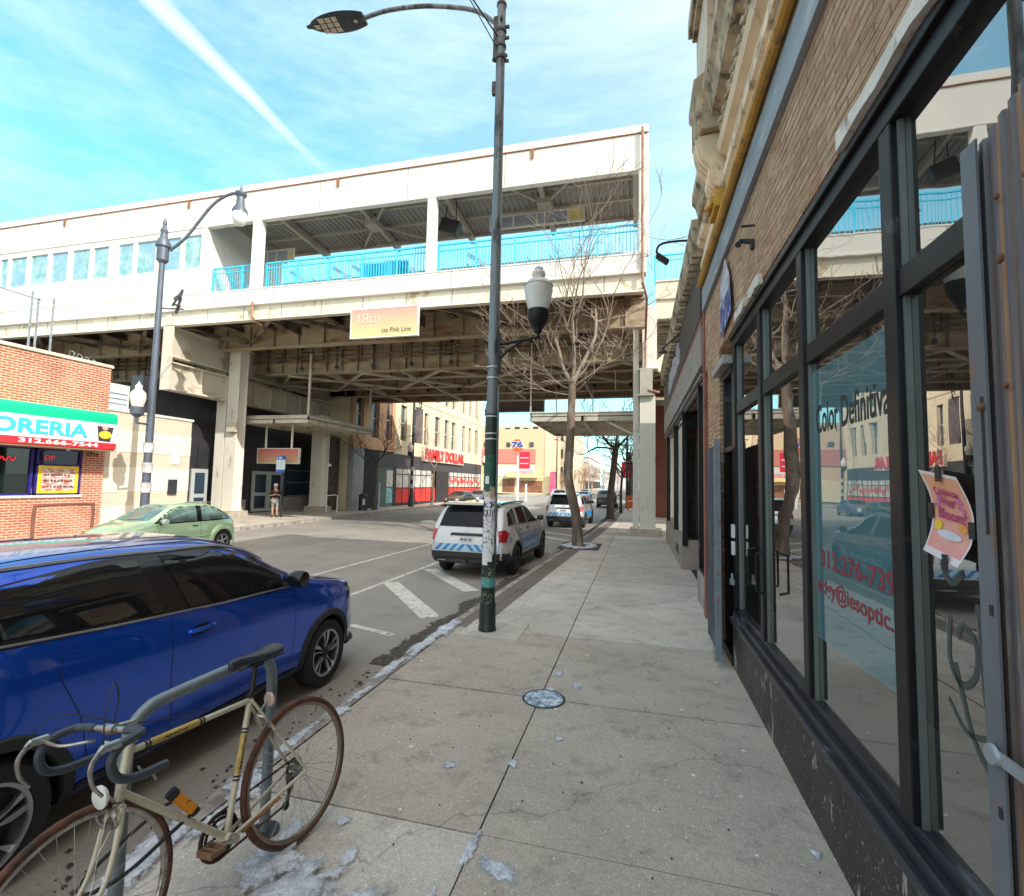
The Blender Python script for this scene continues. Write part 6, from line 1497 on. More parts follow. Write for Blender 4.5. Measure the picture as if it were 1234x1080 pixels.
for sd, S in ((-1, 'R'), (1, 'L')):
    b.decal('window_surround', S, [(-1.72, .955), (-1.5, 1.14), (-1.15, 1.32), (-.7, 1.42), (-.2, 1.44), (.25, 1.37), (.6, 1.2), (.92, .985), (.6, .955)], TRIMB, .002, .06)
    b.decal('side_window', S, [(-.36, .985), (-.42, 1.405), (-.2, 1.41), (.22, 1.34), (.55, 1.18), (.82, .985)], BGL, .006, .06)
    b.decal('side_window', S, [(-1.55, .99), (-1.42, 1.13), (-1.1, 1.29), (-.72, 1.37), (-.58, 1.38), (-.52, .985)], BGL, .006, .06)
    # bulging fenders
    for ax in (-1.25, 1.26):
        g = MB(); vs = []; n = 28
        prof = ((.35, .055, 1), (.36, .075, 1), (.40, .085, 1), (.45, .07, 1), (.50, .035, 1), (.545, -.02, 1))
        for i in range(n + 1):
            a = R(-14 + 208 * i / n); c_, s_ = math.cos(a), math.sin(a)
            for r, off, _ in prof:
                hh = b.hit(S, ax + min(r, .52) * c_ * 1.02, max(.34, .32 + r * s_), 0)
                y0 = .78 * sd
                k = (r - .35) / .2
                vs.append(Vector((ax + r * c_, (y0 * (1 - k) + hh.y * k) + sd * off, .32 + r * s_)))
        mprof = len(prof)
        g.add(vs, [(i*mprof+k, i*mprof+k+1, (i+1)*mprof+k+1, (i+1)*mprof+k) for i in range(n) for k in range(mprof - 1)])
        obj('fender', g, GP, b.root, smooth=80)
        b.wheel(ax, sd, 'five')
    b.strip('panel_seam', S, [(-.46, .97), (-.46, .7), (-.5, .4), (.65, .38), (.78, .6), (.86, .95)], .004, SEAM, 0, 5)
    hh = b.hit(S, -.3, .86, 0); obj('door_handle', MB().tube([(-.36, hh.y, .86), (-.34, hh.y + sd * .03, .86), (-.2, hh.y + sd * .03, .86), (-.18, hh.y, .86)], .014, 6), M_['black_plastic'], b.root)
    b.mirror_(.72, .97, sd, pbr('pale_mirror', (.6, .7, .58), .3, coat=1)); b.strip('side_moulding', S, [(-.8, .55), (.8, .53)], .02, GP, 0)
    b.decal('headlight', 'F', [(sd * (.5 + .13 * math.cos(2*PI*k/14)), .66 + .13 * math.sin(2*PI*k/14)) for k in range(14)], LAMPW, .02, .05)
b.decal('windscreen', 'F', [(-.56, 1.06), (-.52, 1.25), (-.42, 1.40), (0, 1.44), (.42, 1.40), (.52, 1.25), (.56, 1.06), (0, 1.03)], BGL, .007, .07)
b.decal('rear_window', 'B', [(-.45, 1.12), (-.36, 1.34), (.36, 1.34), (.45, 1.12)], DG, .007, .07)
sw = obj('wiper', MB().tube([b.hit('F', -.1, 1.06, .015), b.hit('F', .35, 1.09, .015)], .008, 5), M_['black_plastic'], b.root)
b.place(-13.0, 11.25, -.15, -90)

# sedans and distant traffic ------------------------------------------------
SD = dict(top=[(-2.3,.6),(-2.25,.92),(-1.9,1.03),(-1.55,1.12),(-1.1,1.35),(-.5,1.44),(.1,1.42),(.6,1.2),(.95,1.0),(1.6,.92),(2.1,.78),(2.3,.5)],
          belt=[(-2.3,.55),(-2.1,.88),(-1.4,.95),(0,.92),(1,.88),(1.7,.8),(2.3,.45)], bot=[(-2.3,.35),(-2,.22),(2,.22),(2.3,.3)],
          w=[(-2.3,.62),(-2.1,.8),(-1.4,.88),(0,.89),(1.4,.88),(2.0,.76),(2.3,.5)], axles=(-1.35, 1.35), arch=.36, axz=.31, R=.31, rim=.2, tumble=.35, inset=.02)
def sedan(label, col, grp=None, spec=SD, low=False):
    k = Car('parked_car', label, 'car', spec, cpaint('paint', col, .3, .35), grp)
    zs = 1.15 if spec is EX else .93; ht = ip(spec['top'], -.3)
    for sd, S in ((-1, 'R'), (1, 'L')):
        k.decal('side_window', S, [(-1.2, zs + .04), (-.95, ht - .12), (-.1, ht - .09), (.3, ht - .16), (.72, zs + .03)], DG, .005, .1)
        k.wheel(spec['axles'][0], sd); k.wheel(spec['axles'][1], sd); k.mirror_(.7, zs + .03, sd, k.paint)
        k.decal('headlight', 'F', [(sd * .4, .60), (sd * .42, .72), (sd * .62, .74), (sd * .64, .62)], LAMPW, .01, .08)
        k.decal('tail_light', 'B', [(sd * .45, .78), (sd * .45, .9), (sd * .7, .9), (sd * .7, .78)], LAMPR, .012, .08)
    k.decal('windscreen', 'F', [(-.6, zs + .1), (-.5, ht - .07), (.5, ht - .07), (.6, zs + .1)], DG, .006, .1)
    k.decal('rear_window', 'B', [(-.58, zs + .18), (-.48, ht - .08), (.48, ht - .08), (.58, zs + .18)], DG, .006, .1)
    k.decal('grille', 'F', [(-.35, .5), (-.35, .66), (.35, .66), (.35, .5)], M_['black_plastic'], .01, .1)
    return k
grp = 'cars far down the street'
a = sedan('dark olive saloon parked on the far kerb by the discount store', (.05, .048, .04)); a.place(-16.0, 43.5, -.15, -90)
a = sedan('dark saloon directly behind the dark olive one on the far kerb', (.10, .13, .20)); a.place(-16.1, 49.6, -.15, -90)
a = sedan('silver suv driving away beyond the patrol cars', (.55, .56, .58), grp, EX); a.place(-7.0, 48, -.15, 90)
a = sedan('small blue grey saloon behind the distant silver suv', (.18, .24, .32), grp); a.place(-6.3, 62, -.15, 90)
a = sedan('pale saloon crossing far down the street', (.6, .6, .6), grp); a.place(-8.6, 86, -.15, 90)
a = sedan('charcoal suv parked beyond the dark trees on the right', (.03, .032, .04), grp, EX); a.place(-2.9, 51, -.15, 90)
a = sedan('faint white saloon at the end of the street', (.62, .62, .62), grp); a.place(-5.5, 102, -.15, 90)
# ---------------------------------------------------------------- bicycle locked to the rack
bk = thing('bicycle', 'old cream road bicycle with brown tyres and dropped bars leaning on the rack', 'bicycle', (0, 0, 0))
CRM = pbr('cream_enamel', (.60, .55, .42), .3, var=.08, scale=10, coat=.5, dirt=((.2, .15, .1), .33, 14))
STL = pbr('tarnished_steel', (.42, .40, .37), .32, metal=.85, var=.25, scale=20, dirt=((.16, .12, .09), .38, 30))
TYR = pbr('brown_tyre', (.13, .052, .028), .75, var=.25, scale=15, dirt=((.05, .03, .02), .45, 10))
TAPE = pbr('dark_blue_tape', (.05, .062, .08), .5, var=.25, scale=25)
OIL = pbr('oily_black', (.03, .022, .018), .45, metal=.3, var=.4, scale=20)
def bwheel(cx, cz, rear, steer=0):
    g = MB(); Rw = .36; n = 60
    g.lathe([(Rw - .030, -.006), (Rw - .026, -.013), (Rw - .012, -.015), (Rw - .002, -.008), (Rw, 0), (Rw - .002, .008), (Rw - .012, .015), (Rw - .026, .013), (Rw - .030, .006)], (0, 0, 0), n, axis='y', cap=False)
    w = obj('wheel', MB(), TYR, bk) if False else None
    def X(mb): mb.v = [(cx + x * math.cos(steer) - y * math.sin(steer), x * math.sin(steer) + y * math.cos(steer), cz + z) for x, y, z in mb.v]; return mb
    w = obj('wheel', X(g), TYR, bk, smooth=60)
    g = MB(); g.lathe([(Rw - .028, -.011), (Rw - .042, -.011), (Rw - .046, -.005), (Rw - .046, .005), (Rw - .042, .011), (Rw - .028, .011)], (0, 0, 0), n, axis='y', cap=False)
    obj('rim', X(g), pbr('worn_rim', (.30, .24, .20), .35, metal=.7, var=.2, scale=20) if rear else STL, w, smooth=60)
    g = MB(); hw = .03
    g.lathe([(.001, -.055), (.008, -.055), (.010, -.035), (.022, -.033), (.022, -.028), (.012, -.025), (.012, .025), (.022, .028), (.022, .033), (.010, .035), (.008, .055), (.001, .055)], (0, 0, 0), 14, axis='y')
    obj('hub', X(g), STL, w)
    g = MB()
    for k in range(36):
        a = 2 * PI * k / 36; s = 1 if k % 2 else -1; tw = .55 * (1 if (k // 2) % 2 else -1)
        g.tube([(.02 * math.cos(a + tw * 1.6), s * .03, .02 * math.sin(a + tw * 1.6)), ((Rw - .04) * math.cos(a), 0, (Rw - .04) * math.sin(a))], .0012, 4, cap=False)
    obj('spokes', X(g), STL, w)
    g = MB(); g.tube([((Rw - .046) * math.cos(2.1), 0, (Rw - .046) * math.sin(2.1)), ((Rw - .085) * math.cos(2.1), 0, (Rw - .085) * math.sin(2.1))], .003, 5)
    obj('valve', X(g), M_['black_plastic'], w)
    return w
AX = .36
bwheel(0, AX, True); STEER = .05
bwheel(1.035, AX, False, STEER)
STx, STz = .275, .86; BBx, BBz = .44, .275; HTx, HTz = .845, .875; HBx, HBz = .885, .70
g = MB(); T = lambda a, b, r=.0145: g.tube([(a[0], a[1] if len(a) > 2 else 0, a[-1]), (b[0], b[1] if len(b) > 2 else 0, b[-1])], r, 12)
T((BBx, BBz), (STx, STz)); T((STx, STz - .03), (HTx, HTz - .03), .013); T((BBx, BBz), (HBx, HBz + .01), .0155); T((HBx + .004, HBz - .02), (HTx - .004, HTz + .02), .0185)
g.lathe([(.001, -.038), (.022, -.038), (.022, .038), (.001, .038)], (BBx, 0, BBz), 16, axis='y')
for s in (-1, 1):
    T((0, s * .062, AX), (BBx - .03, s * .022, BBz), .009); T((0, s * .062, AX), (STx + .012, s * .018, STz - .03), .0075)
fr = obj('frame', g, CRM, bk, smooth=50)
g = MB()
for (a, b, t0, t1) in (((STx, 0, STz), (BBx, 0, BBz), .30, .58), ((STx, 0, STz - .03), (HTx, 0, HTz - .03), .50, .86)):
    a = Vector(a); b = Vector(b); g.tube([a.lerp(b, t0), a.lerp(b, t1)], .0156, 12, 0)
    for t in (t0 - .02, t0 - .045, t1 + .01, t1 + .035): g.tube([a.lerp(b, t), a.lerp(b, t + .013)], .0162, 12, 1)
obj('frame_decal', g, [pbr('gold_decal', (.50, .36, .10), .4, var=.3, scale=60), M_['black_plastic']], fr)
def tubetext(s, a, b, t0, t1, r, h):
    a = Vector(a); b = Vector(b); d = (b - a).normalized(); L = (b - a).length
    up = Vector((0, 0, 1)) - d * d.z; up.normalize(); side = Vector((0, 1, 0))
    def wr(u, v):
        ang = (v - h / 2) / r; c = a + d * (t0 * L + u); return c + side * r * math.cos(ang) + up * r * math.sin(ang)
    return textmb(s, (0, 0, 0), (1, 0, 0), (0, 0, 1), (t1 - t0) * L, h, .03, wrap=wr)
ta, tb_ = (HTx, 0, HTz - .03), (STx, 0, STz - .03)
obj('lettering', tubetext('apollo', ta, tb_, .22, .40, .0163, .017), M_['black_plastic'], fr, smooth=0)
obj('lettering', tubetext('apollo', (BBx, 0, BBz), (STx, 0, STz), .45, .68, .0163, .017), M_['black_plastic'], fr, smooth=0)
# fork, stem, bars (turned slightly)
def SX(mb, px=HBx + .01):   # steer rotation about the head axis
    mb.v = [(px + (x - px) * math.cos(STEER) - y * math.sin(STEER), (x - px) * math.sin(STEER) + y * math.cos(STEER), z) for x, y, z in mb.v]; return mb
g = MB()
for s in (-1, 1): g.tube(bez([(HBx + .01, s * .03, HBz - .04), (HBx + .035, s * .045, .58), (.965, s * .05, .45), (1.035, s * .05, AX)], 5), [.0125] * 6 + [.011] * 4 + [.009] * 3 + [.007] * 3, 10)
g.tube([(HBx + .01, -.035, HBz - .04), (HBx + .01, .035, HBz - .04)], .014, 10)
obj('fork', SX(g), CRM, bk, smooth=50)
g = MB(); g.tube([(HTx - .006, 0, HTz + .01), (HTx - .02, 0, HTz + .085)], .012, 10); g.tube([(HTx - .02, 0, HTz + .075), (HTx + .06, 0, HTz + .085)], .013, 10)
g.lathe([(.001, -.03), (.02, -.03), (.02, .03), (.001, .03)], (HTx + .07, 0, HTz + .085), 14, axis='y'); g.lathe([(.001, 0), (.024, 0), (.024, .02), (.001, .02)], (HTx - .006, 0, HTz + .0), 14)
g.tube([(HBx + .01, 0, HBz - .02), (HBx + .01, 0, HBz - .05)], .024, 12)
obj('stem', SX(g), STL, bk)
bc = (HTx + .07, HTz + .085)
g = MB(); g.tube([(bc[0], -.09, bc[1]), (bc[0], .09, bc[1])], .0125, 10)
hb = obj('handlebar', SX(g), STL, bk)
for s in (-1, 1):
    pts = [(bc[0], s * .09, bc[1]), (bc[0] + .0, s * .17, bc[1]), (bc[0] + .03, s * .2, bc[1]), (bc[0] + .09, s * .205, bc[1] - .01), (bc[0] + .125, s * .205, bc[1] - .05), (bc[0] + .11, s * .207, bc[1] - .11), (bc[0] + .05, s * .21, bc[1] - .14), (bc[0] - .07, s * .21, bc[1] - .15)]
    g = MB().tube(bez(pts, 5), .016, 10); obj('bar_tape', SX(g), TAPE, hb)
    g = MB(); g.tube([(bc[0] + .10, s * .205, bc[1] + .0), (bc[0] + .15, s * .205, bc[1] + .005), (bc[0] + .165, s * .205, bc[1] - .005)], [.018, .016, .012], 8)
    g.tube(bez([(bc[0] + .16, s * .205, bc[1]), (bc[0] + .19, s * .205, bc[1] - .04), (bc[0] + .185, s * .205, bc[1] - .10), (bc[0] + .155, s * .205, bc[1] - .15)], 4), [.010, .009, .009, .008, .008, .008, .007, .007, .007, .007, .006, .006, .006], 6)
    g.tube(bez([(bc[0] + .13, s * .2, bc[1] + .01), (bc[0] + .09, s * .15, bc[1] - .03), (bc[0] + .04, s * .08, bc[1] - .035), (bc[0] + .04, s * .03, bc[1] - .03)], 4), .006, 6)
    obj('brake_lever', SX(g), STL, hb)
    pts = [(bc[0] + .15, s * .205, bc[1] + .02), (bc[0] + .14, s * .2, bc[1] + .12), (bc[0] + .06, s * .12, bc[1] + .2), (bc[0] - .01, s * .03, bc[1] + .1), (bc[0] + .03, s * .01, bc[1] - .1)] if s > 0 else [(bc[0] + .15, s * .205, bc[1] + .02), (bc[0] + .13, s * .19, bc[1] + .07), (bc[0] + .07, s * .1, bc[1] + .08), (bc[0] - .1, s * .02, bc[1] - .02), (STx + .2, s * .01, STz - .0)]
    obj('brake_cable', SX(MB().tube(bez(pts, 6), .0025, 5)), M_['black_plastic'], hb)
g = MB(); g.lathe([(.001, 0), (.034, .0), (.042, -.008), (.042, -.016), (.001, -.02)], (0, 0, 0), 20, axis='x'); g.v = [(HBx + .075 - x * 1.0, y + .03, HBz + .04 + z) for x, y, z in g.v]
obj('front_reflector', SX(g), pbr('white_reflector', (.82, .82, .8), .25, coat=1), bk)
g = MB(); g.tube([(HBx + .02, 0, HBz - .02), (HBx + .07, .03, HBz + .04)], .007, 6); 
for s in (-1, 1): g.tube(bez([(HBx + .045, 0, HBz - .03), (HBx + .05, s * .05, HBz - .05), (HBx + .04, s * .04, HBz - .09), (HBx + .03, s * .022, HBz - .085)], 4), .007, 6)
g.box(HBx + .015, HBx + .05, -.03, -.012, HBz - .1, HBz - .08); g.box(HBx + .015, HBx + .05, .012, .03, HBz - .1, HBz - .08)
obj('front_brake', SX(g), STL, bk)
# saddle and post
g = MB(); g.tube([(STx, 0, STz - .02), (STx - .035, 0, STz + .14)], .0125, 10); g.lathe([(.001, 0), (.019, 0), (.019, .025), (.001, .025)], (STx + .002, 0, STz - .02), 12)
g.tube([(STx - .17, -.05, STz + .15), (STx + .08, -.02, STz + .135)], .004, 6); g.tube([(STx - .17, .05, STz + .15), (STx + .08, .02, STz + .135)], .004, 6); g.box(STx - .06, STx - .01, -.03, .03, STz + .125, STz + .15)
obj('seat_post', g, OIL, bk)
g = MB(); prof = []
n = 18; vs = []
for i in range(n + 1):
    t = i / n; x = STx - .17 + .29 * t; w = .078 * (1 - t) ** 1.6 * (1 if t > .12 else (.55 + t * 3.7)) + .021 if t < .999 else .012
    w = min(w, .082); top = STz + .205 + .012 * math.sin(PI * (1 - t)) - .03 * math.sin(PI * min(1, t * 1.2)) * .6 - .018 * t; dp = .05 if t > .1 else .03 + .2 * t
    for (a, b) in ((-1, -dp), (-1.02, -.02), (-.75, -.002), (0, .004), (.75, -.002), (1.02, -.02), (1, -dp)): vs.append((x, w * a, top + b))
m7 = 7
g.add(vs, [(i*m7+k, i*m7+k+1, (i+1)*m7+k+1, (i+1)*m7+k) for i in range(n) for k in range(m7-1)] + [tuple(range(m7)), tuple(n*m7+k for k in range(m7))] + [(i*m7, (i+1)*m7, (i+1)*m7+6, i*m7+6) for i in range(n)])
o = obj('saddle', g, pbr('navy_vinyl', (.022, .026, .038), .32, var=.2, scale=8), bk, smooth=180); su = o.modifiers.new('s', 'SUBSURF'); su.levels = 2; su.render_levels = 2
# cranks, chainring, chain, freewheel, derailleur
g = MB(); RS = -1
def ringp(cx, cz, y, r, t=.004, teeth=0, mi=0):
    k = teeth or 32; vs = []
    for s in (0, 1):
        for i in range(k * 2): rr_ = r + (.004 if (i % 2 and teeth) else 0); a = PI * i / k; vs.append((cx + rr_ * math.cos(a), y + s * t, cz + rr_ * math.sin(a)))
        for i in range(k * 2): a = PI * i / k; vs.append((cx + r * .84 * math.cos(a), y + s * t, cz + r * .84 * math.sin(a)))
    m = k * 4; fs = []
    for i in range(k * 2):
        j = (i + 1) % (k * 2); fs += [(i, j, k*2 + j, k*2 + i), (m + i, m + k*2 + i, m + k*2 + j, m + j), (i, m + i, m + j, j)]
    g.add(vs, fs, mi)
ringp(BBx, BBz, RS * .048, .098, .003, 46); ringp(BBx, BBz, RS * .041, .08, .003, 40)
for k in range(5):
    a = 2 * PI * k / 5; g.bar((BBx, RS * .05, BBz), (BBx + .082 * math.cos(a), RS * .046, BBz + .082 * math.sin(a)), .014, .004)
for k, r in enumerate((.055, .047, .04, .033, .027)): ringp(0, AX, RS * (.03 + .006 * k), r, .003, 22)
obj('chainrings', g, OIL, bk)
g = MB(); 
def chain(pts):
    for a, b in zip(pts, pts[1:]): g.bar(a, b, .008, .009)
chain([(0, RS * .04, AX + .045), (BBx, RS * .045, BBz + .098)]); chain([(BBx + .0, RS * .045, BBz - .098), (.06, RS * .045, AX - .16), (.02, RS * .045, AX - .11), (.03, RS * .045, AX - .05)])
for k in range(10):
    a0 = R(90 - k * 18); a1 = R(90 - (k + 1) * 18); g.bar((BBx + .1 * math.cos(a0), RS * .045, BBz + .1 * math.sin(a0)), (BBx + .1 * math.cos(a1), RS * .045, BBz + .1 * math.sin(a1)), .008, .009)
obj('chain', g, pbr('rusty_chain', (.10, .05, .03), .6, metal=.4, var=.3, scale=20), bk)
g = MB(); g.bar((.015, RS * .06, AX - .03), (.02, RS * .05, AX - .09), .02, .02); g.bar((.02, RS * .045, AX - .09), (.05, RS * .045, AX - .17), .016, .006)
for c_ in ((.02, AX - .09), (.055, AX - .165)): g.lathe([(.001, -.004), (.022, -.004), (.022, .004), (.001, .004)], (c_[0], RS * .045, c_[1]), 14, axis='y')
obj('derailleur', g, OIL, bk)
for s, ang in ((-1, 200), (1, 20)):
    a = R(ang); px, pz = BBx + .17 * math.cos(a), BBz + .17 * math.sin(a)
    g = MB(); g.bar((BBx, s * .062, BBz), (px, s * .07, pz), .02, .012); g.lathe([(.001, -.008), (.018, -.008), (.018, .008), (.001, .008)], (BBx, s * .062, BBz), 14, axis='y')
    cr = obj('crank', g, STL, bk, bev=.002)
    g = MB(); 
    for dx in (-.032, .032): g.box(px + dx - .004, px + dx + .004, s * .075, s * .165, pz - .012, pz + .012)
    g.box(px - .03, px + .03, s * .16, s * .166, pz - .01, pz + .01); g.box(px - .03, px + .03, s * .075, s * .08, pz - .01, pz + .01); g.tube([(px, s * .07, pz), (px, s * .16, pz)], .009, 8)
    obj('pedal', g, pbr('brown_pedal', (.28, .16, .09), .4, metal=.5, var=.3, scale=30) if s > 0 else STL, cr)
g = MB(); 
for s in (-1, 1): g.tube(bez([(STx - .03, 0, STz - .12), (STx - .05, s * .04, STz - .14), (STx - .075, s * .035, STz - .19), (STx - .08, s * .02, STz - .19)], 4), .006, 6)
g.tube([(STx - .03, 0, STz - .12), (STx - .09, 0, STz - .08)], .006, 6)
obj('rear_brake', g, STL, bk)
g = MB(); g.lathe([(.001, 0), (.03, 0), (.036, -.006), (.036, -.012), (.001, -.014)], (0, 0, 0), 20, axis='x'); g.v = [(STx - .1 + x, y, STz - .07 + z) for x, y, z in g.v]
obj('rear_reflector', g, pbr('amber_clear_reflector', (.62, .45, .35), .25, coat=1), bk)
obj('shift_lever', MB().tube([(HBx - .12, -.03, HBz + .0), (HBx - .09, -.035, HBz + .06)], .005, 6).tube([(HBx - .12, .03, HBz + .0), (HBx - .09, .035, HBz + .06)], .005, 6), STL, bk)
obj('kickstand', MB().tube([(BBx - .06, .03, BBz - .01), (BBx - .26, .06, BBz + .04)], .007, 8), M_['rust'], bk)
# bike placed: x forward -> world (-.235,-.972); y local left
ang = math.atan2(-.99, -.14)
LEAN = R(-6)
bk.rotation_euler = (0, 0, 0)
Mx = Matrix.Translation((-1.89, 2.645, .004)) @ Matrix.Rotation(ang, 4, 'Z') @ Matrix.Rotation(R(8.0), 4, 'X') @ Matrix.Scale(1.07, 4)
bk.matrix_world = Mx
bk.location = Mx.to_translation(); bk.rotation_euler = Mx.to_euler(); bk.scale = (1.07, 1.07, 1.07)
# rack
rk = thing('bike_rack', 'grey tubular steel bike rack with rounded corners behind the bicycle', 'bike rack', (-2.15, 2.2, 0))
RK = [(0, 0), (0, .82), (.02, .92), (.10, .99), (.22, 1.01), (.72, 1.04), (.83, 1.03), (.90, .96), (.92, .86), (.92, 0)]
pts = [(-2.28 + .13 * u / .92, 1.86 + .785 * u / .92, z) for u, z in RK]
pp = [Vector(pts[0]), Vector(pts[1])] + bez(pts[1:9], 4)[1:] + [Vector(pts[9])]
obj('hoop', MB().tube(pp, .030, 16), pbr('scuffed_rack_paint', (.20, .24, .27), .42, metal=.35, var=.12, scale=6, dirt=((.5, .52, .53), .34, 16)), rk)
g = MB()
for x, y in ((-2.28, 1.86), (-2.15, 2.645)): g.lathe([(.032, .0), (.085, .0), (.085, .008), (.034, .012)], (x, y, .001), 20)
obj('base_plate', g, M_['dark_metal'], rk)
# lock
lk = thing('u_lock', 'black bicycle lock with an orange crossbar hooked on the frame and rack', 'lock', (-2.1, 2.0, .5))
g = MB(); g.tube([(-2.045, 2.025, .515), (-2.10, 1.97, .60)], .024, 14)
obj('crossbar', g, pbr('lock_orange', (.70, .26, .02), .45, var=.08), lk, bev=.004)
obj('cap', MB().tube([(-2.10, 1.97, .60), (-2.115, 1.955, .625)], .027, 14).tube([(-2.043, 2.027, .512), (-2.037, 2.033, .50)], .021, 12), M_['black_plastic'], lk)
obj('label', MB().box(-2.052, -2.05, 1.99, 2.01, .53, .57), M_['black_plastic'], lk, smooth=0)
g = MB(); g.tube(bez([(-2.04, 2.03, .51), (-2.06, 1.9, .47), (-2.09, 1.74, .42), (-2.16, 1.64, .40), (-2.22, 1.66, .41), (-2.22, 1.78, .46), (-2.15, 1.95, .55), (-2.09, 1.98, .58)], 6), .0085, 8)
obj('shackle', g, M_['black_plastic'], lk)
# ---------------------------------------------------------------- near street lamp pole
PX, PY = -2.06, 6.87
sl = thing('street_lamp', 'tall grey lamp pole plastered with posters carrying an led head and a lower acorn globe', 'street lamp', (PX, PY, 0))
GP_ = pbr('weathered_pole', (.17, .195, .215), .5, metal=.3, var=.22, scale=2.5, stretch=(1, 1, .35), dirt=((.05, .05, .055), .44, 6), dirt2=((.30, .2, .13), .33, 9), bmp=.15, bscale=40)
DKG = pbr('dark_green_pole', (.012, .028, .022), .45, var=.4, scale=6, dirt=((.22, .20, .15), .30, 16), bmp=.2, bscale=60)
obj('pole', MB().tube([(PX, PY, .3), (PX, PY, 3.6), (PX, PY, 9.3), (PX, PY, 9.5)], [.098, .082, .066, .066], 24), GP_, sl)
g = MB(); g.lathe([(.128, 0), (.128, .05), (.12, .07), (.115, .38), (.104, .42), (.099, .43)], (PX, PY, 0), 28); obj('base', g, DKG, sl, smooth=30)
obj('painted_section', MB().tube([(PX, PY, .40), (PX, PY, 3.1)], [.1018, .0885], 28, cap=False), DKG, sl)
obj('teal_band', MB().tube([(PX, PY, .62), (PX, PY, .76)], [.1045, .1035], 28, cap=False), pbr('teal_sticker', (.10, .32, .30), .5, var=.3, scale=20), sl)
def prad(z): return .1035 - (z - .4) * .0048
def wrapper(a0, z0):
    def wr(u, v):
        z = z0 + v; r = prad(z) + .003; a = a0 + u / r
        return Vector((PX + r * math.sin(a), PY - r * math.cos(a), z))
    return wr
def sheet(a0, z0, w, h, mat, off=0, n=10, name='flyer', jag=0):
    g = MB(); vs = []
    for j in range(4):
        for i in range(n + 1):
            z = z0 + h * j / 3 + (random.uniform(-jag, jag) if j in (0, 3) else 0); r = prad(z) + .0015 + off; a = a0 + (w / n * i) / r
            vs.append((PX + r * math.sin(a), PY - r * math.cos(a), z))
    g.add(vs, [(j*(n+1)+i, j*(n+1)+i+1, (j+1)*(n+1)+i+1, (j+1)*(n+1)+i) for j in range(3) for i in range(n)])
    return obj(name, g, mat, sl, smooth=60)
m, t, bb_ = nt('photocopied_flyer'); v = objvec(t); out = mixc(t, noise_fac(t, v, 22, 7, .52, .58, .75), (.80, .79, .82), (.10, .09, .14)); out = mixc(t, noise_fac(t, v, 6, 2, .5, .56), out, (.78, .78, .80)); t.links.new(out, bb_.inputs['Base Color']); bb_.inputs['Roughness'].default_value = .7
FLY = m
PAP = pbr('paper_white', (.82, .81, .83), .7, var=.08, scale=9, dirt=((.45, .43, .42), .35, 12))
VIEWA = math.atan2(-PX * -1, 0) if False else .29    # side of the pole facing the pavement
sheet(-.75, 1.60, .185, .30, PAP); sheet(-.8, 1.22, .18, .42, FLY, .0005); sheet(-.62, .98, .14, .26, PAP, .0008); sheet(-.85, .93, .10, .32, FLY, .001)
sheet(.1, 1.08, .1, .5, FLY, .0007, jag=.02); sheet(.2, 1.86, .08, .2, pbr('torn_brown', (.45, .36, .28), .8, var=.3, scale=20), .0005, jag=.03); sheet(-.8, 1.9, .15, .08, pbr('torn_pale', (.6, .5, .43), .8, var=.3, scale=20), jag=.02)
sheet(-.6, 2.08, .065, .11, PAP, .001); sheet(-.9, 2.0, .17, .5, pbr('green_patch', (.02, .09, .06), .6, var=.5, scale=15, dirt=((.25, .28, .25), .3, 25)), .0003, jag=.02)
INK = pbr('poster_ink', (.045, .04, .10), .6)
obj('lettering', textmb('ICE', (0,0,0), (1,0,0), (0,0,1), .18, .10, .045, wrap=wrapper(-.76, 1.73)).join(textmb('OUT!', (0,0,0), (1,0,0), (0,0,1), .185, .11, .045, wrap=wrapper(-.76, 1.61))), INK, sl, smooth=0)
g = MB(); rs = random.Random(21)
for k in range(26):
    z0 = rs.uniform(.44, .9); a0 = rs.uniform(-.8, 1.0); P2 = []
    for i in range(5):
        z0 += rs.uniform(-.035, .035); a0 += rs.uniform(-.25, .25); r = prad(z0) + .0035; P2.append((PX + r * math.sin(a0), PY - r * math.cos(a0), z0))
    g.tube(bez(P2, 3), .0022, 4)
obj('scratched_scrawl', g, pbr('pale_scrawl', (.40, .38, .26), .6), sl)
g = MB()
for z in (3.62, 3.78, 2.72, 2.8, 3.05): g.tube([(PX, PY, z), (PX, PY, z + .02)], prad(z) + .005, 24)
obj('clamp', g, pbr('pale_strap', (.55, .56, .57), .4, metal=.4), sl)
obj('service_pipe', MB().tube([(PX + .10, PY - .03, 1.1), (PX + .098, PY - .03, 3.5)], .017, 8), GP_, sl)
# top hardware
g = MB(); g.lathe([(.07, 0), (.078, .01), (.078, .05), (.04, .085), (.001, .095)], (PX, PY, 9.48), 20)
for z, a in ((8.95, 0), (9.05, 2.4), (8.6, .3), (8.62, 3.2), (8.75, 1), (9.15, .2), (9.2, 5)): g.bar((PX, PY, z), (PX + .13 * math.cos(a), PY + .13 * math.sin(a) , z), .035, .035)
g.box(PX - .11, PX - .05, PY - .05, PY + .05, 8.62, 9.3); g.box(PX - .12, PX - .06, PY - .03, PY + .03, 8.05, 8.25)
for z in (8.6, 8.8, 9.05): g.tube([(PX, PY, z), (PX, PY, z + .04)], .085, 16)
obj('bracket', g, pbr('rusty_bracket', (.10, .08, .07), .7, metal=.3, var=.5, scale=10), sl)
arm = bez([(PX - .06, PY, 9.2), (PX - .4, PY, 9.5), (PX - .85, PY, 9.68), (PX - 1.4, PY, 9.82), (PX - 2.0, PY, 9.88), (PX - 2.45, PY, 9.84)], 6)
obj('arm', MB().tube(arm, .034, 10), GP_, sl)
Lh = thing  # lamp head built as part
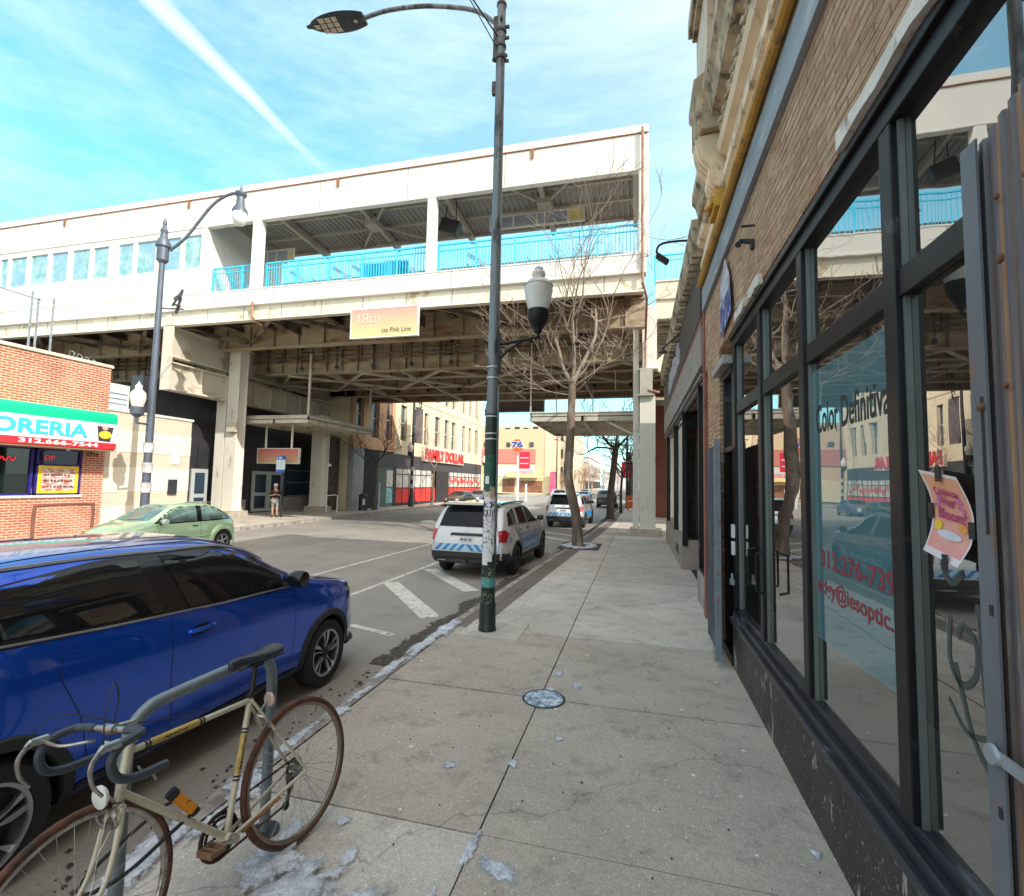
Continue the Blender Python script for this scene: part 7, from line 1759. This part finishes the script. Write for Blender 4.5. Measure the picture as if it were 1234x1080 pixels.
c0 = Vector(arm[-1]); d0 = Vector((-1, -.05, .02)).normalized(); rgt = d0.cross(Vector((0, 0, 1))).normalized(); upv = rgt.cross(d0)
g = MB(); vs = []; n = 14
for i in range(n + 1):
    t = i / n; w = .20 * math.sin(PI * min(1, .12 + t * .93)) ** .5 if t < 1 else .03; hh = .05 * math.sin(PI * min(1, .15 + t * .85)) ** .6 + .006
    c = c0 + d0 * (t * 1.08 - .05)
    for k in range(12):
        a = 2 * PI * k / 12; up_ = hh * (1 if math.sin(a) > 0 else .45); vs.append(c + rgt * w * math.cos(a) + upv * up_ * math.sin(a))
g.add(vs, [(i*12+k, i*12+(k+1)%12, (i+1)*12+(k+1)%12, (i+1)*12+k) for i in range(n) for k in range(12)] + [tuple(range(12)), tuple(n*12+k for k in range(12))])
lh = obj('lamp_head', g, pbr('graphite_lamp', (.05, .06, .075), .4, metal=.2), sl, smooth=50)
g = MB()
for i in range(4):
    for j in range(3):
        if i == 2 and j != 1: pass
        c = c0 + d0 * (.46 + .12 * i) + rgt * (.095 * (j - 1)) - upv * .030
        if i == 3 and j != 1: continue
        g.bar(c - d0 * .048, c + d0 * .048, .08, .006, up=upv)
obj('led_module', g, pbr('led_lens', (.62, .58, .48), .3), lh, smooth=0)
obj('label', MB().bar(c0 + d0 * .08 - upv * .026, c0 + d0 * .14 - upv * .028, .05, .004, up=upv), pbr('label_pale', (.6, .6, .6), .5), lh, smooth=0)
# acorn lamp on side bracket
AXx = PX + .66; 
g = MB(); g.tube(bez([(PX + .07, PY, 4.13), (PX + .3, PY, 4.16), (PX + .56, PY, 4.2), (AXx, PY, 4.22), (AXx, PY, 4.3)], 5), [.022] * 21, 10)
g.tube(bez([(PX + .07, PY, 3.86), (PX + .16, PY, 3.98), (PX + .32, PY, 4.10), (PX + .44, PY, 4.17)], 4), .016, 8); g.box(PX + .05, PX + .11, PY - .04, PY + .04, 3.72, 4.3)
obj('bracket_arm', g, M_['black_metal'], sl)
g = MB(); g.lathe([(.04, 0), (.06, .02), (.065, .06), (.09, .09), (.10, .12), (.14, .17), (.155, .26), (.16, .33), (.15, .34)], (AXx, PY, 4.27), 20)
for k in range(12):
    a = 2 * PI * k / 12; g.bar((AXx + .098 * math.cos(a), PY + .098 * math.sin(a), 4.39), (AXx + .158 * math.cos(a), PY + .158 * math.sin(a), 4.56), .012, .012)
ab = obj('lamp_base', g, M_['black_metal'], sl)
g = MB(); g.lathe([(.142, 0), (.185, .16), (.208, .31), (.20, .38), (.155, .44), (.09, .475), (.075, .49), (.10, .53), (.092, .58), (.06, .61), (.066, .63), (.03, .665), (.001, .67)], (AXx, PY, 4.60), 28)
m, t, b_ = nt('frosted_globe'); tc = N(t, 'ShaderNodeTexCoord'); v = objvec(t)
out = mixc(t, noise_fac(t, v, 5, 4, .3, .7), (.80, .80, .78), (.92, .92, .91)); t.links.new(out, b_.inputs['Base Color']); b_.inputs['Roughness'].default_value = .35; b_.inputs['Transmission Weight'].default_value = .35; b_.inputs['Subsurface Weight'].default_value = .2
obj('globe', g, m, sl, smooth=60)
obj('globe_ring', MB().lathe([(.202, 0), (.214, .01), (.202, .02)], (AXx, PY, 4.96), 28, cap=False), pbr('pale_ring', (.6, .6, .6), .4), sl)
# overhead wires to the pole top
for k, (dx, dy, dz) in enumerate(((-3, -8, 3.2), (-3.6, -8, 2.9))):
    w = thing('overhead_wire', ('upper' if k == 0 else 'lower') + ' of two thin black cables running from the tall lamp pole top', 'cable', (PX, PY, 8.9))
    obj('cable', MB().tube(bez([(PX - .04, PY - .06, 8.75 + .2 * k), (PX + dx * .5, PY + dy * .5, 8.9 + dz * .4), (PX + dx, PY + dy, 9 + dz)], 6), .008 + .004 * k, 5), M_['black_plastic'], w)

# ---------------------------------------------------------------- far street lamps
LG = pbr('blue_grey_pole', (.10, .12, .16), .45, metal=.3, var=.15)
def farlamp(x, y, h, lab, mat, hook=True, banner=False, sd=1, arm_d=(2.4, .9)):
    o = thing('street_lamp', lab, 'street lamp', (x, y, 0), 'ornate lamps along the far kerb')
    obj('pole', MB().tube([(x, y, 0), (x, y, h * .5), (x, y, h)], [.15, .115, .09], 14), mat, o)
    g = MB(); g.lathe([(.24, 0), (.24, .15), (.19, .25), (.17, .9), (.14, 1.0)], (x, y, 0), 14); obj('base', g, mat, o, smooth=30)
    g = MB(); g.lathe([(.11, 0), (.19, .1), (.19, .55), (.24, .6), (.24, .72), (.13, .95), (.1, 1.1), (.13, 1.2), (.05, 1.4), (.07, 1.5), (.001, 1.75)], (x, y, h - .3), 14); obj('finial', g, mat, o, smooth=30)
    if hook:
        dx, dy = arm_d
        A = bez([(x + .2 * dx / 2.5, y + .1, h + .2), (x + dx * .3, y + dy * .3, h + .75), (x + dx * .62, y + dy * .6, h + 2.0), (x + dx * .85, y + dy * .85, h + 2.5), (x + dx, y + dy, h + 2.55)], 5)
        obj('arm', MB().tube(A, .05, 8), mat, o)
        e = (x + dx, y + dy, h + 2.0)
        g = MB(); g.lathe([(.001, .9), (.05, .75), (.05, .65), (.2, .58), (.2, .5), (.13, .4), (.15, .1), (.26, -.1), (.27, -.2)], e, 16); hd = obj('lamp_head', g, mat, o)
        g = MB(); g.lathe([(.25, -.2), (.27, -.35), (.2, -.6), (.001, -.72)], e, 16); obj('globe', g, pbr('opal_globe', (.75, .77, .78), .3), hd, smooth=60)
    # side acorn
    az = 4.0; ax_ = x + .05; ay = y - .55
    g = MB(); g.tube([(x, y, az - .1), (ax_, ay, az - .1), (ax_, ay, az + .1)], .045, 8); g.lathe([(.08, 0), (.2, .1), (.22, .35)], (ax_, ay, az + .1), 14); obj('bracket_arm', g, mat, o)
    g = MB(); g.lathe([(.16, 0), (.24, .32), (.22, .52), (.10, .66), (.11, .76), (.03, .86), (.001, .94)], (ax_, ay, az + .42), 16); obj('acorn_globe', g, pbr('opal_globe', (.75, .72, .62), .3), o, smooth=60)
    g = MB(); g.bar((x, y - .1, 8.1), (x + .5, y + .55, 8.25), .05, .05)
    for k in range(9): a = k * .8; g.bar((x + .25 + .04 * k, y + .3, 8.3 + .3 * math.sin(k)), (x + .45 + .05 * math.cos(a), y + .45, 8.6 + .35 * math.cos(a)), .07, .05)
    obj('wildlife_ornament', g, M_['dark_metal'], o, smooth=0)
    if banner:
        obj('banner', MB().box(x + .1, x + .14, y + .15, y + 1.5, h * .5, h * .5 + 3.0), pbr('brown_banner', (.14, .10, .10), .7, var=.4, scale=3), o, smooth=0)
    g = MB()
    for z in (1.5, 2.2, 2.9): g.tube([(x, y, z), (x, y, z + .35)], .165, 12, 0)
    obj('stickers', g, pbr('pole_stickers', (.5, .48, .5), .6, var=.5, scale=4), o)
    return o
farlamp(-16.75, 13.7, 10.1, 'blue grey ornate lamp post with swan neck arm before the pale banded wall', LG)
farlamp(-17.9, 37.2, 10.5, 'dark lamp post with a brown banner before the yellow brick block', M_['dark_metal'], hook=False, banner=True)
farlamp(-18.0, 57.5, 10.5, 'thin dark lamp post near the far corner of the yellow block', M_['dark_metal'], hook=False)
for (x, y, h, lab) in ((-11.8, 74, 9.5, 'bare dark utility pole in front of the orange building'), (-16.5, 100, 12, 'pale pole by the cream building'), (-.9, 46, 6.5, 'thin dark pole beside the orange work barrier'), (-.8, 64, 7, 'thin pole far along the right pavement')):
    o = thing('utility_pole', lab, 'pole', (x, y, 0)); obj('pole', MB().tube([(x, y, -.1), (x, y, h)], [.12, .08], 8), M_['dark_metal'], o); obj('crossarm', MB().box(x - .6, x + .6, y - .05, y + .05, h - .8, h - .7), M_['dark_metal'], o, smooth=0)
# bus stop
o = thing('bus_stop_sign', 'blue and white bus stop sign on a thin post beside the waiting person', 'sign', (-18.6, 22.9, 0))
obj('post', MB().box(-18.64, -18.56, 22.86, 22.94, 0, 3.2), M_['dark_metal'], o, smooth=0)
obj('plate', MB().box(-19.0, -18.45, 22.8, 22.84, 2.45, 3.3, 0).box(-19.0, -18.45, 22.79, 22.84, 3.1, 3.32, 1).box(-19.0, -18.45, 22.79, 22.84, 2.4, 2.56, 1), [pbr('sign_pale_blue', (.62, .74, .85), .4, var=.03), pbr('sign_blue', (.04, .16, .5), .4, var=.03)], o, smooth=0)
obj('lettering', textmb('18', (-18.95, 22.785, 3.13), (1, 0, 0), (0, 0, 1), .3, .14, .02), M_['white_paint'], o, smooth=0)
# traffic signal and barrier, red sign on the right beyond the station
o = thing('traffic_signal', 'black traffic signal hanging beside the right station column', 'traffic light', (-.45, 34, 3.0))
obj('housing', MB().box(-.75, -.45, 33.9, 34.1, 3.5, 4.3), M_['black_plastic'], o, bev=.02); obj('lens', MB().lathe([(.001, 0), (.11, 0), (.11, .02)], (-.6, 33.88, 4.1), 12, axis='y').lathe([(.001, 0), (.11, 0), (.11, .02)], (-.6, 33.88, 3.7), 12, axis='y'), pbr('dull_lens', (.2, .08, .05), .3), o); obj('arm', MB().bar((-.45, 34, 3.9), (.2, 34, 3.9), .06, .06), M_['black_plastic'], o)
o = thing('work_barrier', 'orange plastic work barrier standing on the right pavement beyond the trees', 'barrier', (-.4, 42, 0))
OR_ = pbr('safety_orange', (.80, .16, .03), .5, var=.12, scale=3)
obj('panel', MB().box(-.85, .3, 42, 42.1, .3, 1.25), OR_, o, smooth=0, bev=.02); obj('leg', MB().box(-.8, -.7, 41.7, 42.4, 0, .3), OR_, o, smooth=0); obj('leg', MB().box(.15, .25, 41.7, 42.4, 0, .3), OR_, o, smooth=0); obj('stripe', MB().box(-.8, .25, 41.98, 42, .75, .85), M_['white_paint'], o, smooth=0)
o = thing('red_sign', 'small red shop sign on a post left of the right station column', 'sign', (-.7, 50, 0)); obj('panel', MB().box(-1.5, -.4, 50, 50.1, 2.8, 4.4), M_['red'], o, smooth=0); obj('post', MB().box(-.5, -.4, 50, 50.1, -.0, 4.4), M_['dark_metal'], o, smooth=0)
o = thing('red_sign', 'tall narrow red wall sign squeezed between the right column and the dark shop', 'sign', (.8, 36, 1.2)); obj('panel', MB().box(.75, 1.05, 36, 36.1, 2.0, 6.0), M_['red'], o, smooth=0)
o = thing('trash_bin', 'dark litter bin with white sticker by the small tree on the far pavement', 'litter bin', (-18.3, 30.6, 0)); obj('bin', MB().lathe([(.3, 0), (.3, .95), (.34, 1.0), (.2, 1.15), (.001, 1.2)], (-18.3, 30.6, 0), 14), M_['dark_metal'], o, smooth=30); obj('sticker', MB().box(-18.15, -17.99, 30.28, 30.3, .4, .8), M_['white_paint'], o, smooth=0)
o = thing('pay_box', 'slim grey blue parking pay box on the far pavement left of the lamp with banner', 'pay box', (-18.0, 31.9, 0)); obj('cabinet', MB().box(-18.2, -17.85, 31.8, 32.1, 0, 1.9), pbr('payblue', (.3, .34, .42), .5), o, bev=.02)

# ---------------------------------------------------------------- bare trees
def grow(mb, p, d, L, r, depth, rnd, up=.12, wig=.22, minr=.006, split=(2, 3), droop=0):
    n = 4 if depth > 1 else 3; pts = [p]; rs = [r]; d = d.normalized()
    for i in range(n):
        d = (d + Vector((rnd.gauss(0, wig), rnd.gauss(0, wig), rnd.gauss(0, wig * .7) + up - droop))).normalized()
        p = p + d * (L / n); pts.append(p); rs.append(max(minr, r * (1 - .45 * (i + 1) / n)))
    mb.tube(pts, rs, 5 if r > .03 else (4 if r > .012 else 3), cap=False)
    if depth <= 0: return
    for k in range(rnd.randint(*split)):
        nd = (d + Vector((rnd.gauss(0, .55), rnd.gauss(0, .55), rnd.gauss(0, .35)))).normalized()
        grow(mb, pts[-1], nd, L * rnd.uniform(.62, .85), rs[-1] * .82, depth - 1, rnd, up, wig, minr, split, droop)
    if depth > 1:
        for k in (1, 2, 3):
            if rnd.random() < .75:
                nd = (d * .3 + Vector((rnd.gauss(0, .8), rnd.gauss(0, .8), rnd.gauss(.2, .5)))).normalized()
                grow(mb, pts[k], nd, L * rnd.uniform(.4, .65), rs[k] * .5, depth - 2, rnd, up, wig, minr, split, droop)
def tree(lab, trunk, limbs, mats, seed, depth=4, group='bare street trees', minr=.006, up=.12, name='bare_tree', split=(2, 3), wig=.22):
    rnd = random.Random(seed); o = thing(name, lab, 'tree', trunk[0][:3], group)
    pts = bez([t[:3] for t in trunk], 6); rr_ = [t[3] for t in trunk]; k = len(pts)
    rs = [rr_[min(len(rr_) - 1, int(i / 6))] + (rr_[min(len(rr_) - 1, int(i / 6) + 1)] - rr_[min(len(rr_) - 1, int(i / 6))]) * ((i % 6) / 6) for i in range(k)]
    rs = [r * (1 + .10 * mnoise.noise((i * .9, seed, 0))) for i, r in enumerate(rs)]; rs[0] *= 1.25
    obj('trunk', MB().tube(pts, rs, 16), mats[0], o, smooth=60)
    g = MB()
    for (s, d, L, r) in limbs: grow(g, Vector(s), Vector(d), L, r, depth, rnd, up, wig, minr, split)
    obj('crown', g, mats[1], o, smooth=80)
    return o
tk = [(-1.95, 17, -.05, .20), (-2.02, 17, 1.0, .165), (-2.30, 17, 2.3, .16), (-2.26, 17, 3.6, .15), (-2.22, 17, 4.9, .135), (-2.2, 17, 5.7, .12)]
tree('near bare street tree with crooked trunk and spreading pale twigs in a snowy pit', tk,
     [((-2.2, 17, 5.6), (-.62, -.1, .70), 2.1, .085), ((-2.18, 17, 5.65), (.50, .1, .95), 2.7, .10), ((-2.2, 17, 5.6), (-.05, .2, 1), 2.3, .08), ((-2.2, 17, 5.6), (.75, -.2, 1.0), 2.5, .05),
      ((-2.2, 17, 5.3), (.9, -.3, .2), 1.0, .026), ((-2.2, 17, 5.2), (-.9, -.2, .15), 1.3, .03), ((-2.2, 17, 5.4), (-.8, .5, .35), 1.7, .035), ((-2.2, 17, 5.45), (.8, .4, .4), 1.4, .03)],
     (M_['bark'], M_['twig']), 8, 4, minr=.0075, up=.06, split=(2, 3), wig=.16)
tk = [(-1.62, 31.5, -.05, .26), (-1.6, 31.5, 1.5, .21), (-1.45, 31.5, 3, .19), (-1.3, 31.5, 4.5, .19)]
tree('dark spreading bare tree beyond the right canopy', tk,
     [((-1.3, 31.5, 4.4), (-.9, 0, .35), 1.9, .10), ((-1.3, 31.5, 4.4), (.8, .1, .6), 1.6, .09), ((-1.3, 31.5, 4.4), (-.1, .3, 1), 2.2, .09), ((-1.3, 31.5, 4.3), (-1, .4, .1), 2.4, .07), ((-1.3, 31.5, 4.5), (.3, -.3, 1), 1.8, .06)],
     (M_['bark_dark'], M_['bark_dark']), 9, 3, minr=.012)
tk = [(-17.9, 31.3, -.05, .13), (-17.85, 31.3, 1.5, .1), (-17.8, 31.3, 3.4, .09)]
tree('slim dark bare tree on the far pavement under the station', tk, [((-17.8, 31.3, 3.3), (-.7, .3, .6), 1.5, .06), ((-17.8, 31.3, 3.3), (.7, .2, .8), 1.5, .06), ((-17.8, 31.3, 3.3), (.1, .6, 1), 1.6, .06), ((-17.8, 31.3, 3.0), (-.8, -.4, .3), 1.3, .04)], (M_['bark_dark'], M_['bark_dark']), 13, 3, minr=.012)
tk = [(-17.9, 41.5, -.05, .13), (-17.85, 41.5, 1.8, .1), (-17.8, 41.5, 3.4, .08)]
tree('slim pale bare tree before the red store sign', tk, [((-17.8, 41.5, 3.3), (-.5, .5, .9), 1.6, .05), ((-17.8, 41.5, 3.3), (.4, .5, 1), 1.6, .05), ((-17.8, 41.5, 3.2), (.2, -.6, .9), 1.5, .05)], (M_['bark'], M_['twig']), 17, 3, minr=.012)
for i, (x, y, h, r, lab) in enumerate(((-1.2, 38.5, 3.0, .12, 'thin dark bare tree behind the spreading one on the right pavement'), (-.7, 47, 4.0, .16, 'bare tree beyond the orange barrier'), (-.5, 57, 4.5, .2, 'brown bare tree far along the right pavement'))):
    tree(lab, [(x, y, -.05, r), (x, y, h * .5, r * .8), (x + .1, y, h, r * .7)], [((x + .1, y, h), (-.8, 0, .6), 1.7, r * .5), ((x + .1, y, h), (.7, .1, .8), 1.6, r * .5), ((x + .1, y, h), (0, .5, 1), 1.9, r * .5), ((x, y, h * .9), (-.6, -.4, .8), 1.5, r * .4)], (M_['bark_dark'], M_['bark_dark']), 30 + i, 3, minr=.016)
far = pbr('hazy_twigs', (.42, .28, .19), .9, var=.3, scale=.3)
spots = [(-16.6, 128, 4, 'rusty brown bare tree right of the cream building'), (-15.0, 138, 5, 'wide rusty bare tree in the middle distance on the left'), (-13.2, 150, 5, 'rounded rusty bare tree near the road in the left distance'), (-17, 165, 6, 'tall bare tree behind the rusty ones in the left distance'), (-12, 185, 5, 'faint bare tree near the end of the street on the left'), (-8, 215, 6, 'hazy bare tree closing the street view'), (2.5, 128, 5, 'hazy bare tree on the right side of the far street'), (-15.9, 108, 3.2, 'small bare tree before the cream building'), (1.2, 90, 4.5, 'bare tree overhanging the far right pavement beyond the crossing')]
for i, (x, y, h, lab) in enumerate(spots):
    tree(lab, [(x, y, -.05, .3), (x, y, h * .3, .25), (x, y, h * .45, .22)], [((x, y, h * .45), (math.cos(a) * .7, math.sin(a) * .7, .9), h * .42, .1) for a in (0, 1.3, 2.5, 3.8, 5)], (far, far), 60 + i, 3, minr=.04, group='bare trees far down the street', split=(2, 3))

# ---------------------------------------------------------------- person
def person():
    x0, y0 = -18.9, 22.75
    J = {'pel': (0, 0, .94, .135), 'wst': (0, 0, 1.1, .125), 'chs': (0, .0, 1.32, .15), 'nek': (0, 0, 1.5, .06), 'hd0': (.015, 0, 1.58, .085), 'hd1': (.02, 0, 1.68, .098), 'hd2': (.01, 0, 1.75, .07),
         'sL': (0, -.19, 1.42, .06), 'eL': (.05, -.25, 1.16, .047), 'wL': (.24, -.08, 1.19, .034), 'hL': (.27, .02, 1.21, .035), 'sR': (0, .19, 1.42, .06), 'eR': (.05, .25, 1.16, .047), 'wR': (.25, .1, 1.23, .034), 'hR': (.26, .02, 1.25, .035),
         'kL': (.02, -.11, .50, .068), 'aL': (-.02, -.11, .09, .045), 'tL': (.14, -.12, .04, .04), 'kR': (.04, .11, .50, .068), 'aR': (.02, .12, .09, .045), 'tR': (.17, .13, .04, .04), 'lL': (0, -.1, .86, .095), 'lR': (0, .1, .86, .095)}
    E_ = [('pel', 'wst'), ('wst', 'chs'), ('chs', 'nek'), ('nek', 'hd0'), ('hd0', 'hd1'), ('hd1', 'hd2'), ('chs', 'sL'), ('sL', 'eL'), ('eL', 'wL'), ('wL', 'hL'), ('chs', 'sR'), ('sR', 'eR'), ('eR', 'wR'), ('wR', 'hR'), ('pel', 'lL'), ('lL', 'kL'), ('kL', 'aL'), ('aL', 'tL'), ('pel', 'lR'), ('lR', 'kR'), ('kR', 'aR'), ('aR', 'tR')]
    def skin(keys, grow_, name, mat, parent):
        ks = [k for k in J if k in keys]; ix = {k: i for i, k in enumerate(ks)}
        me = bpy.data.meshes.new(name); me.from_pydata([J[k][:3] for k in ks], [(ix[a], ix[b]) for a, b in E_ if a in ix and b in ix], [])
        o = bpy.data.objects.new(name, me); COL.objects.link(o)
        mod = o.modifiers.new('s', 'SKIN'); o.modifiers.new('d', 'SUBSURF').levels = 1
        for i, k in enumerate(ks):
            r = J[k][3] + grow_; o.data.skin_vertices[0].data[i].radius = (r, r)
        o.data.skin_vertices[0].data[0].use_root = True
        me2 = evalmesh(o); o.modifiers.clear(); o.data = me2; me2.name = name; me2.materials.clear(); me2.materials.append(mat)
        for p in me2.polygons: p.use_smooth = True
        o.parent = parent; return o
    P_ = thing('person', 'person in black top, patterned grey trousers and white cap waiting with folded arms', 'person', (0, 0, 0))
    skn = pbr('skin', (.45, .27, .19), .6, var=.06)
    skin(set(J), 0, 'body', skn, P_)
    skin({'pel', 'wst', 'chs', 'sL', 'eL', 'sR', 'eR'}, .018, 'shirt', pbr('black_cotton', (.02, .02, .022), .85), P_)
    skin({'pel', 'lL', 'lR', 'kL', 'kR'}, .022, 'trousers', pbr('grey_pattern', (.22, .22, .23), .85, var=.7, scale=14), P_)
    skin({'aL', 'tL'}, .018, 'shoe', M_['black_plastic'], P_); skin({'aR', 'tR'}, .018, 'shoe', M_['black_plastic'], P_)
    g = MB(); g.lathe([(.108, 0), (.11, .04), (.085, .09), (.001, .115)], (.01, 0, 1.70), 14); g.prism([(.08, -.07), (.2, -.04), (.2, .04), (.08, .07)], 1.705, 1.715, 'z')
    obj('cap', g, M_['white_paint'], P_)
    g = MB(); g.lathe([(.104, -.02), (.107, .06), (.09, .1)], (-.01, 0, 1.63), 12, ang=(R(70), R(290)), cap=False); obj('hair', g, pbr('dark_hair', (.03, .02, .015), .7), P_)
    g = MB(); g.lathe([(.001, .02), (.016, 0), (.001, -.02)], (.112, 0, 1.63), 6)
    for s in (-1, 1): g.lathe([(.001, .008), (.01, 0), (.001, -.008)], (.105, s * .035, 1.655), 6, 1); g.lathe([(.001, .03), (.015, 0), (.001, -.03)], (.01, s * .1, 1.64), 6)
    obj('face', g, [skn, M_['black_plastic']], P_)
    g = MB()
    for s, hx, hz in ((-1, .28, 1.215), (1, .27, 1.255)):
        for k in range(5): g.tube([(hx, .02 + (k - 2) * .008, hz + .018 - .012 * k * .5), (hx + .035, .02 - s * .02, hz + .02 - .013 * k), (hx + .03, .02 - s * .045, hz + .012 - .013 * k)], .0085, 5)
    obj('fingers', g, skn, P_)
    P_.location = (x0, y0, 0); P_.rotation_euler = (0, 0, R(-60))
person()
# ---------------------------------------------------------------- camera
cd = bpy.data.cameras.new('camera'); co = bpy.data.objects.new('camera', cd); COL.objects.link(co)
cd.sensor_width = 36; cd.lens = 594.0 / 1234 * 36; cd.clip_start = .05; cd.clip_end = 3000
r_ = Vector((0.96919969, 0.24542525, 0.02045497)); u_ = Vector((-0.00243866, -0.07348898, 0.99729305)); f_ = Vector((-0.24626411, 0.966626, 0.07062699))
Mc = Matrix(((r_.x, u_.x, -f_.x, 0), (r_.y, u_.y, -f_.y, 0), (r_.z, u_.z, -f_.z, 2.1), (0, 0, 0, 1)))
co.matrix_world = Mc; scene.camera = co
# ---------------------------------------------------------------- light
EL = R(36); SD_ = Vector((math.cos(EL) * .857, -math.cos(EL) * .514, math.sin(EL)))
ld = bpy.data.lights.new('sun', 'SUN'); ld.energy = 5.0; ld.angle = R(.53); ld.color = (1, .95, .86)
lo = bpy.data.objects.new('sun', ld); COL.objects.link(lo); lo.rotation_euler = SD_.to_track_quat('Z', 'Y').to_euler(); lo.location = (20, -20, 30)
W_ = bpy.data.worlds.new('World'); scene.world = W_; W_.use_nodes = True; t = W_.node_tree; t.nodes.clear()
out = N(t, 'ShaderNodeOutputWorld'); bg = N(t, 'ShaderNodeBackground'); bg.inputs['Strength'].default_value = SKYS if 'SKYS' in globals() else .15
sky = N(t, 'ShaderNodeTexSky'); sky.sky_type = 'NISHITA'; sky.sun_disc = False; sky.sun_elevation = EL
sky.sun_rotation = math.atan2(SD_.x, SD_.y); sky.air_density = 1.0; sky.dust_density = .6; sky.ozone_density = 1.0
tc = N(t, 'ShaderNodeTexCoord'); dirv = tc.outputs['Generated']
# thin cirrus
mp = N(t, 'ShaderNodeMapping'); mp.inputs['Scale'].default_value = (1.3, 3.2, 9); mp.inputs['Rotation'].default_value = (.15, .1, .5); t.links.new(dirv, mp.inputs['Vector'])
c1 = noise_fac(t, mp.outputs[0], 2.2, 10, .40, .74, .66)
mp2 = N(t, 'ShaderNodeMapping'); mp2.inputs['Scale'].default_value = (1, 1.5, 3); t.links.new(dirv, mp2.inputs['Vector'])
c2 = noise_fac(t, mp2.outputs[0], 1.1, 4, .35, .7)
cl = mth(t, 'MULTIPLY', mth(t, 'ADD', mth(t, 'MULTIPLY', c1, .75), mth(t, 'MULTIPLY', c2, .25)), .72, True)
# vapour trail: a great-circle band
d1 = Vector((-.95335, .72133, .96238)).normalized(); d2 = Vector((-.62620, .82870, .63348)).normalized()
nn = d1.cross(d2).normalized()
vd = N(t, 'ShaderNodeVectorMath', operation='DOT_PRODUCT'); vd.inputs[1].default_value = nn; t.links.new(dirv, vd.inputs[0])
ve = N(t, 'ShaderNodeVectorMath', operation='DOT_PRODUCT'); ve.inputs[1].default_value = (d1 - d2).normalized(); t.links.new(dirv, ve.inputs[0])
e1 = d1.dot((d1 - d2).normalized()); e2 = d2.dot((d1 - d2).normalized())
al = N(t, 'ShaderNodeMapRange'); al.inputs['From Min'].default_value = e2; al.inputs['From Max'].default_value = e1; t.links.new(ve.outputs['Value'], al.inputs['Value'])
al2 = N(t, 'ShaderNodeMapRange'); al2.inputs['From Min'].default_value = e2 - .03; al2.inputs['From Max'].default_value = e2 + .12; t.links.new(ve.outputs['Value'], al2.inputs['Value'])
wd = mth(t, 'ADD', mth(t, 'MULTIPLY', al.outputs[0], .012), .006)
wn = noise_fac(t, dirv, 18, 5, 0, 1)
dist = mth(t, 'DIVIDE', mth(t, 'ABSOLUTE', mth(t, 'ADD', vd.outputs['Value'], mth(t, 'MULTIPLY', mth(t, 'SUBTRACT', wn, .5), .008))), wd)
tr = mth(t, 'MULTIPLY', mth(t, 'SUBTRACT', 1, mth(t, 'POWER', dist, 1.6), True), al2.outputs[0], True)
tint = mixc(t, 1.0, sky.outputs[0], (1.35, 2.85, 2.55), 'MULTIPLY')
CW = (5.6, 6.8, 7.0)
def mixv(fac, a, b):
    m = N(t, 'ShaderNodeMix', data_type='RGBA'); t.links.new(fac, m.inputs[0]); t.links.new(a, m.inputs[6]); m.inputs[7].default_value = (*b, 1); return m.outputs[2]
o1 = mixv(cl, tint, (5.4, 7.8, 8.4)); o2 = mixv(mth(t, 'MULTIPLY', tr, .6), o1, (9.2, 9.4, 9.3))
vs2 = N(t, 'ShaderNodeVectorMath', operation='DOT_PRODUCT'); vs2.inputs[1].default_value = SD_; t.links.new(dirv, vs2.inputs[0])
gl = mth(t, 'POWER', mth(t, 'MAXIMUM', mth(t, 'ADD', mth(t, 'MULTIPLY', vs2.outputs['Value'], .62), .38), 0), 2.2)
o2 = mixv(mth(t, 'MULTIPLY', gl, .95, True), o2, (20.0, 17.0, 14.6))   # bright veil added around the sun, unseen behind the viewer, as neutral fill light
sz = N(t, 'ShaderNodeSeparateXYZ'); t.links.new(dirv, sz.inputs[0])
hz = mth(t, 'POWER', mth(t, 'SUBTRACT', 1, mth(t, 'ABSOLUTE', sz.outputs['Z']), True), 9)
o2 = mixv(mth(t, 'MULTIPLY', hz, .8), o2, (7.0, 8.1, 8.6))
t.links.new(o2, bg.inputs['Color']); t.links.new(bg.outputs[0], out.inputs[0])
scene.view_settings.view_transform = 'Standard'; scene.view_settings.look = 'None'; scene.view_settings.exposure = 0; scene.view_settings.gamma = 1
scene.render.engine = 'CYCLES'; scene.cycles.max_bounces = 6; scene.cycles.transparent_max_bounces = 12; scene.cycles.use_denoising = True
scene.cycles.caustics_reflective = False; scene.cycles.caustics_refractive = False; scene.cycles.sample_clamp_indirect = 6
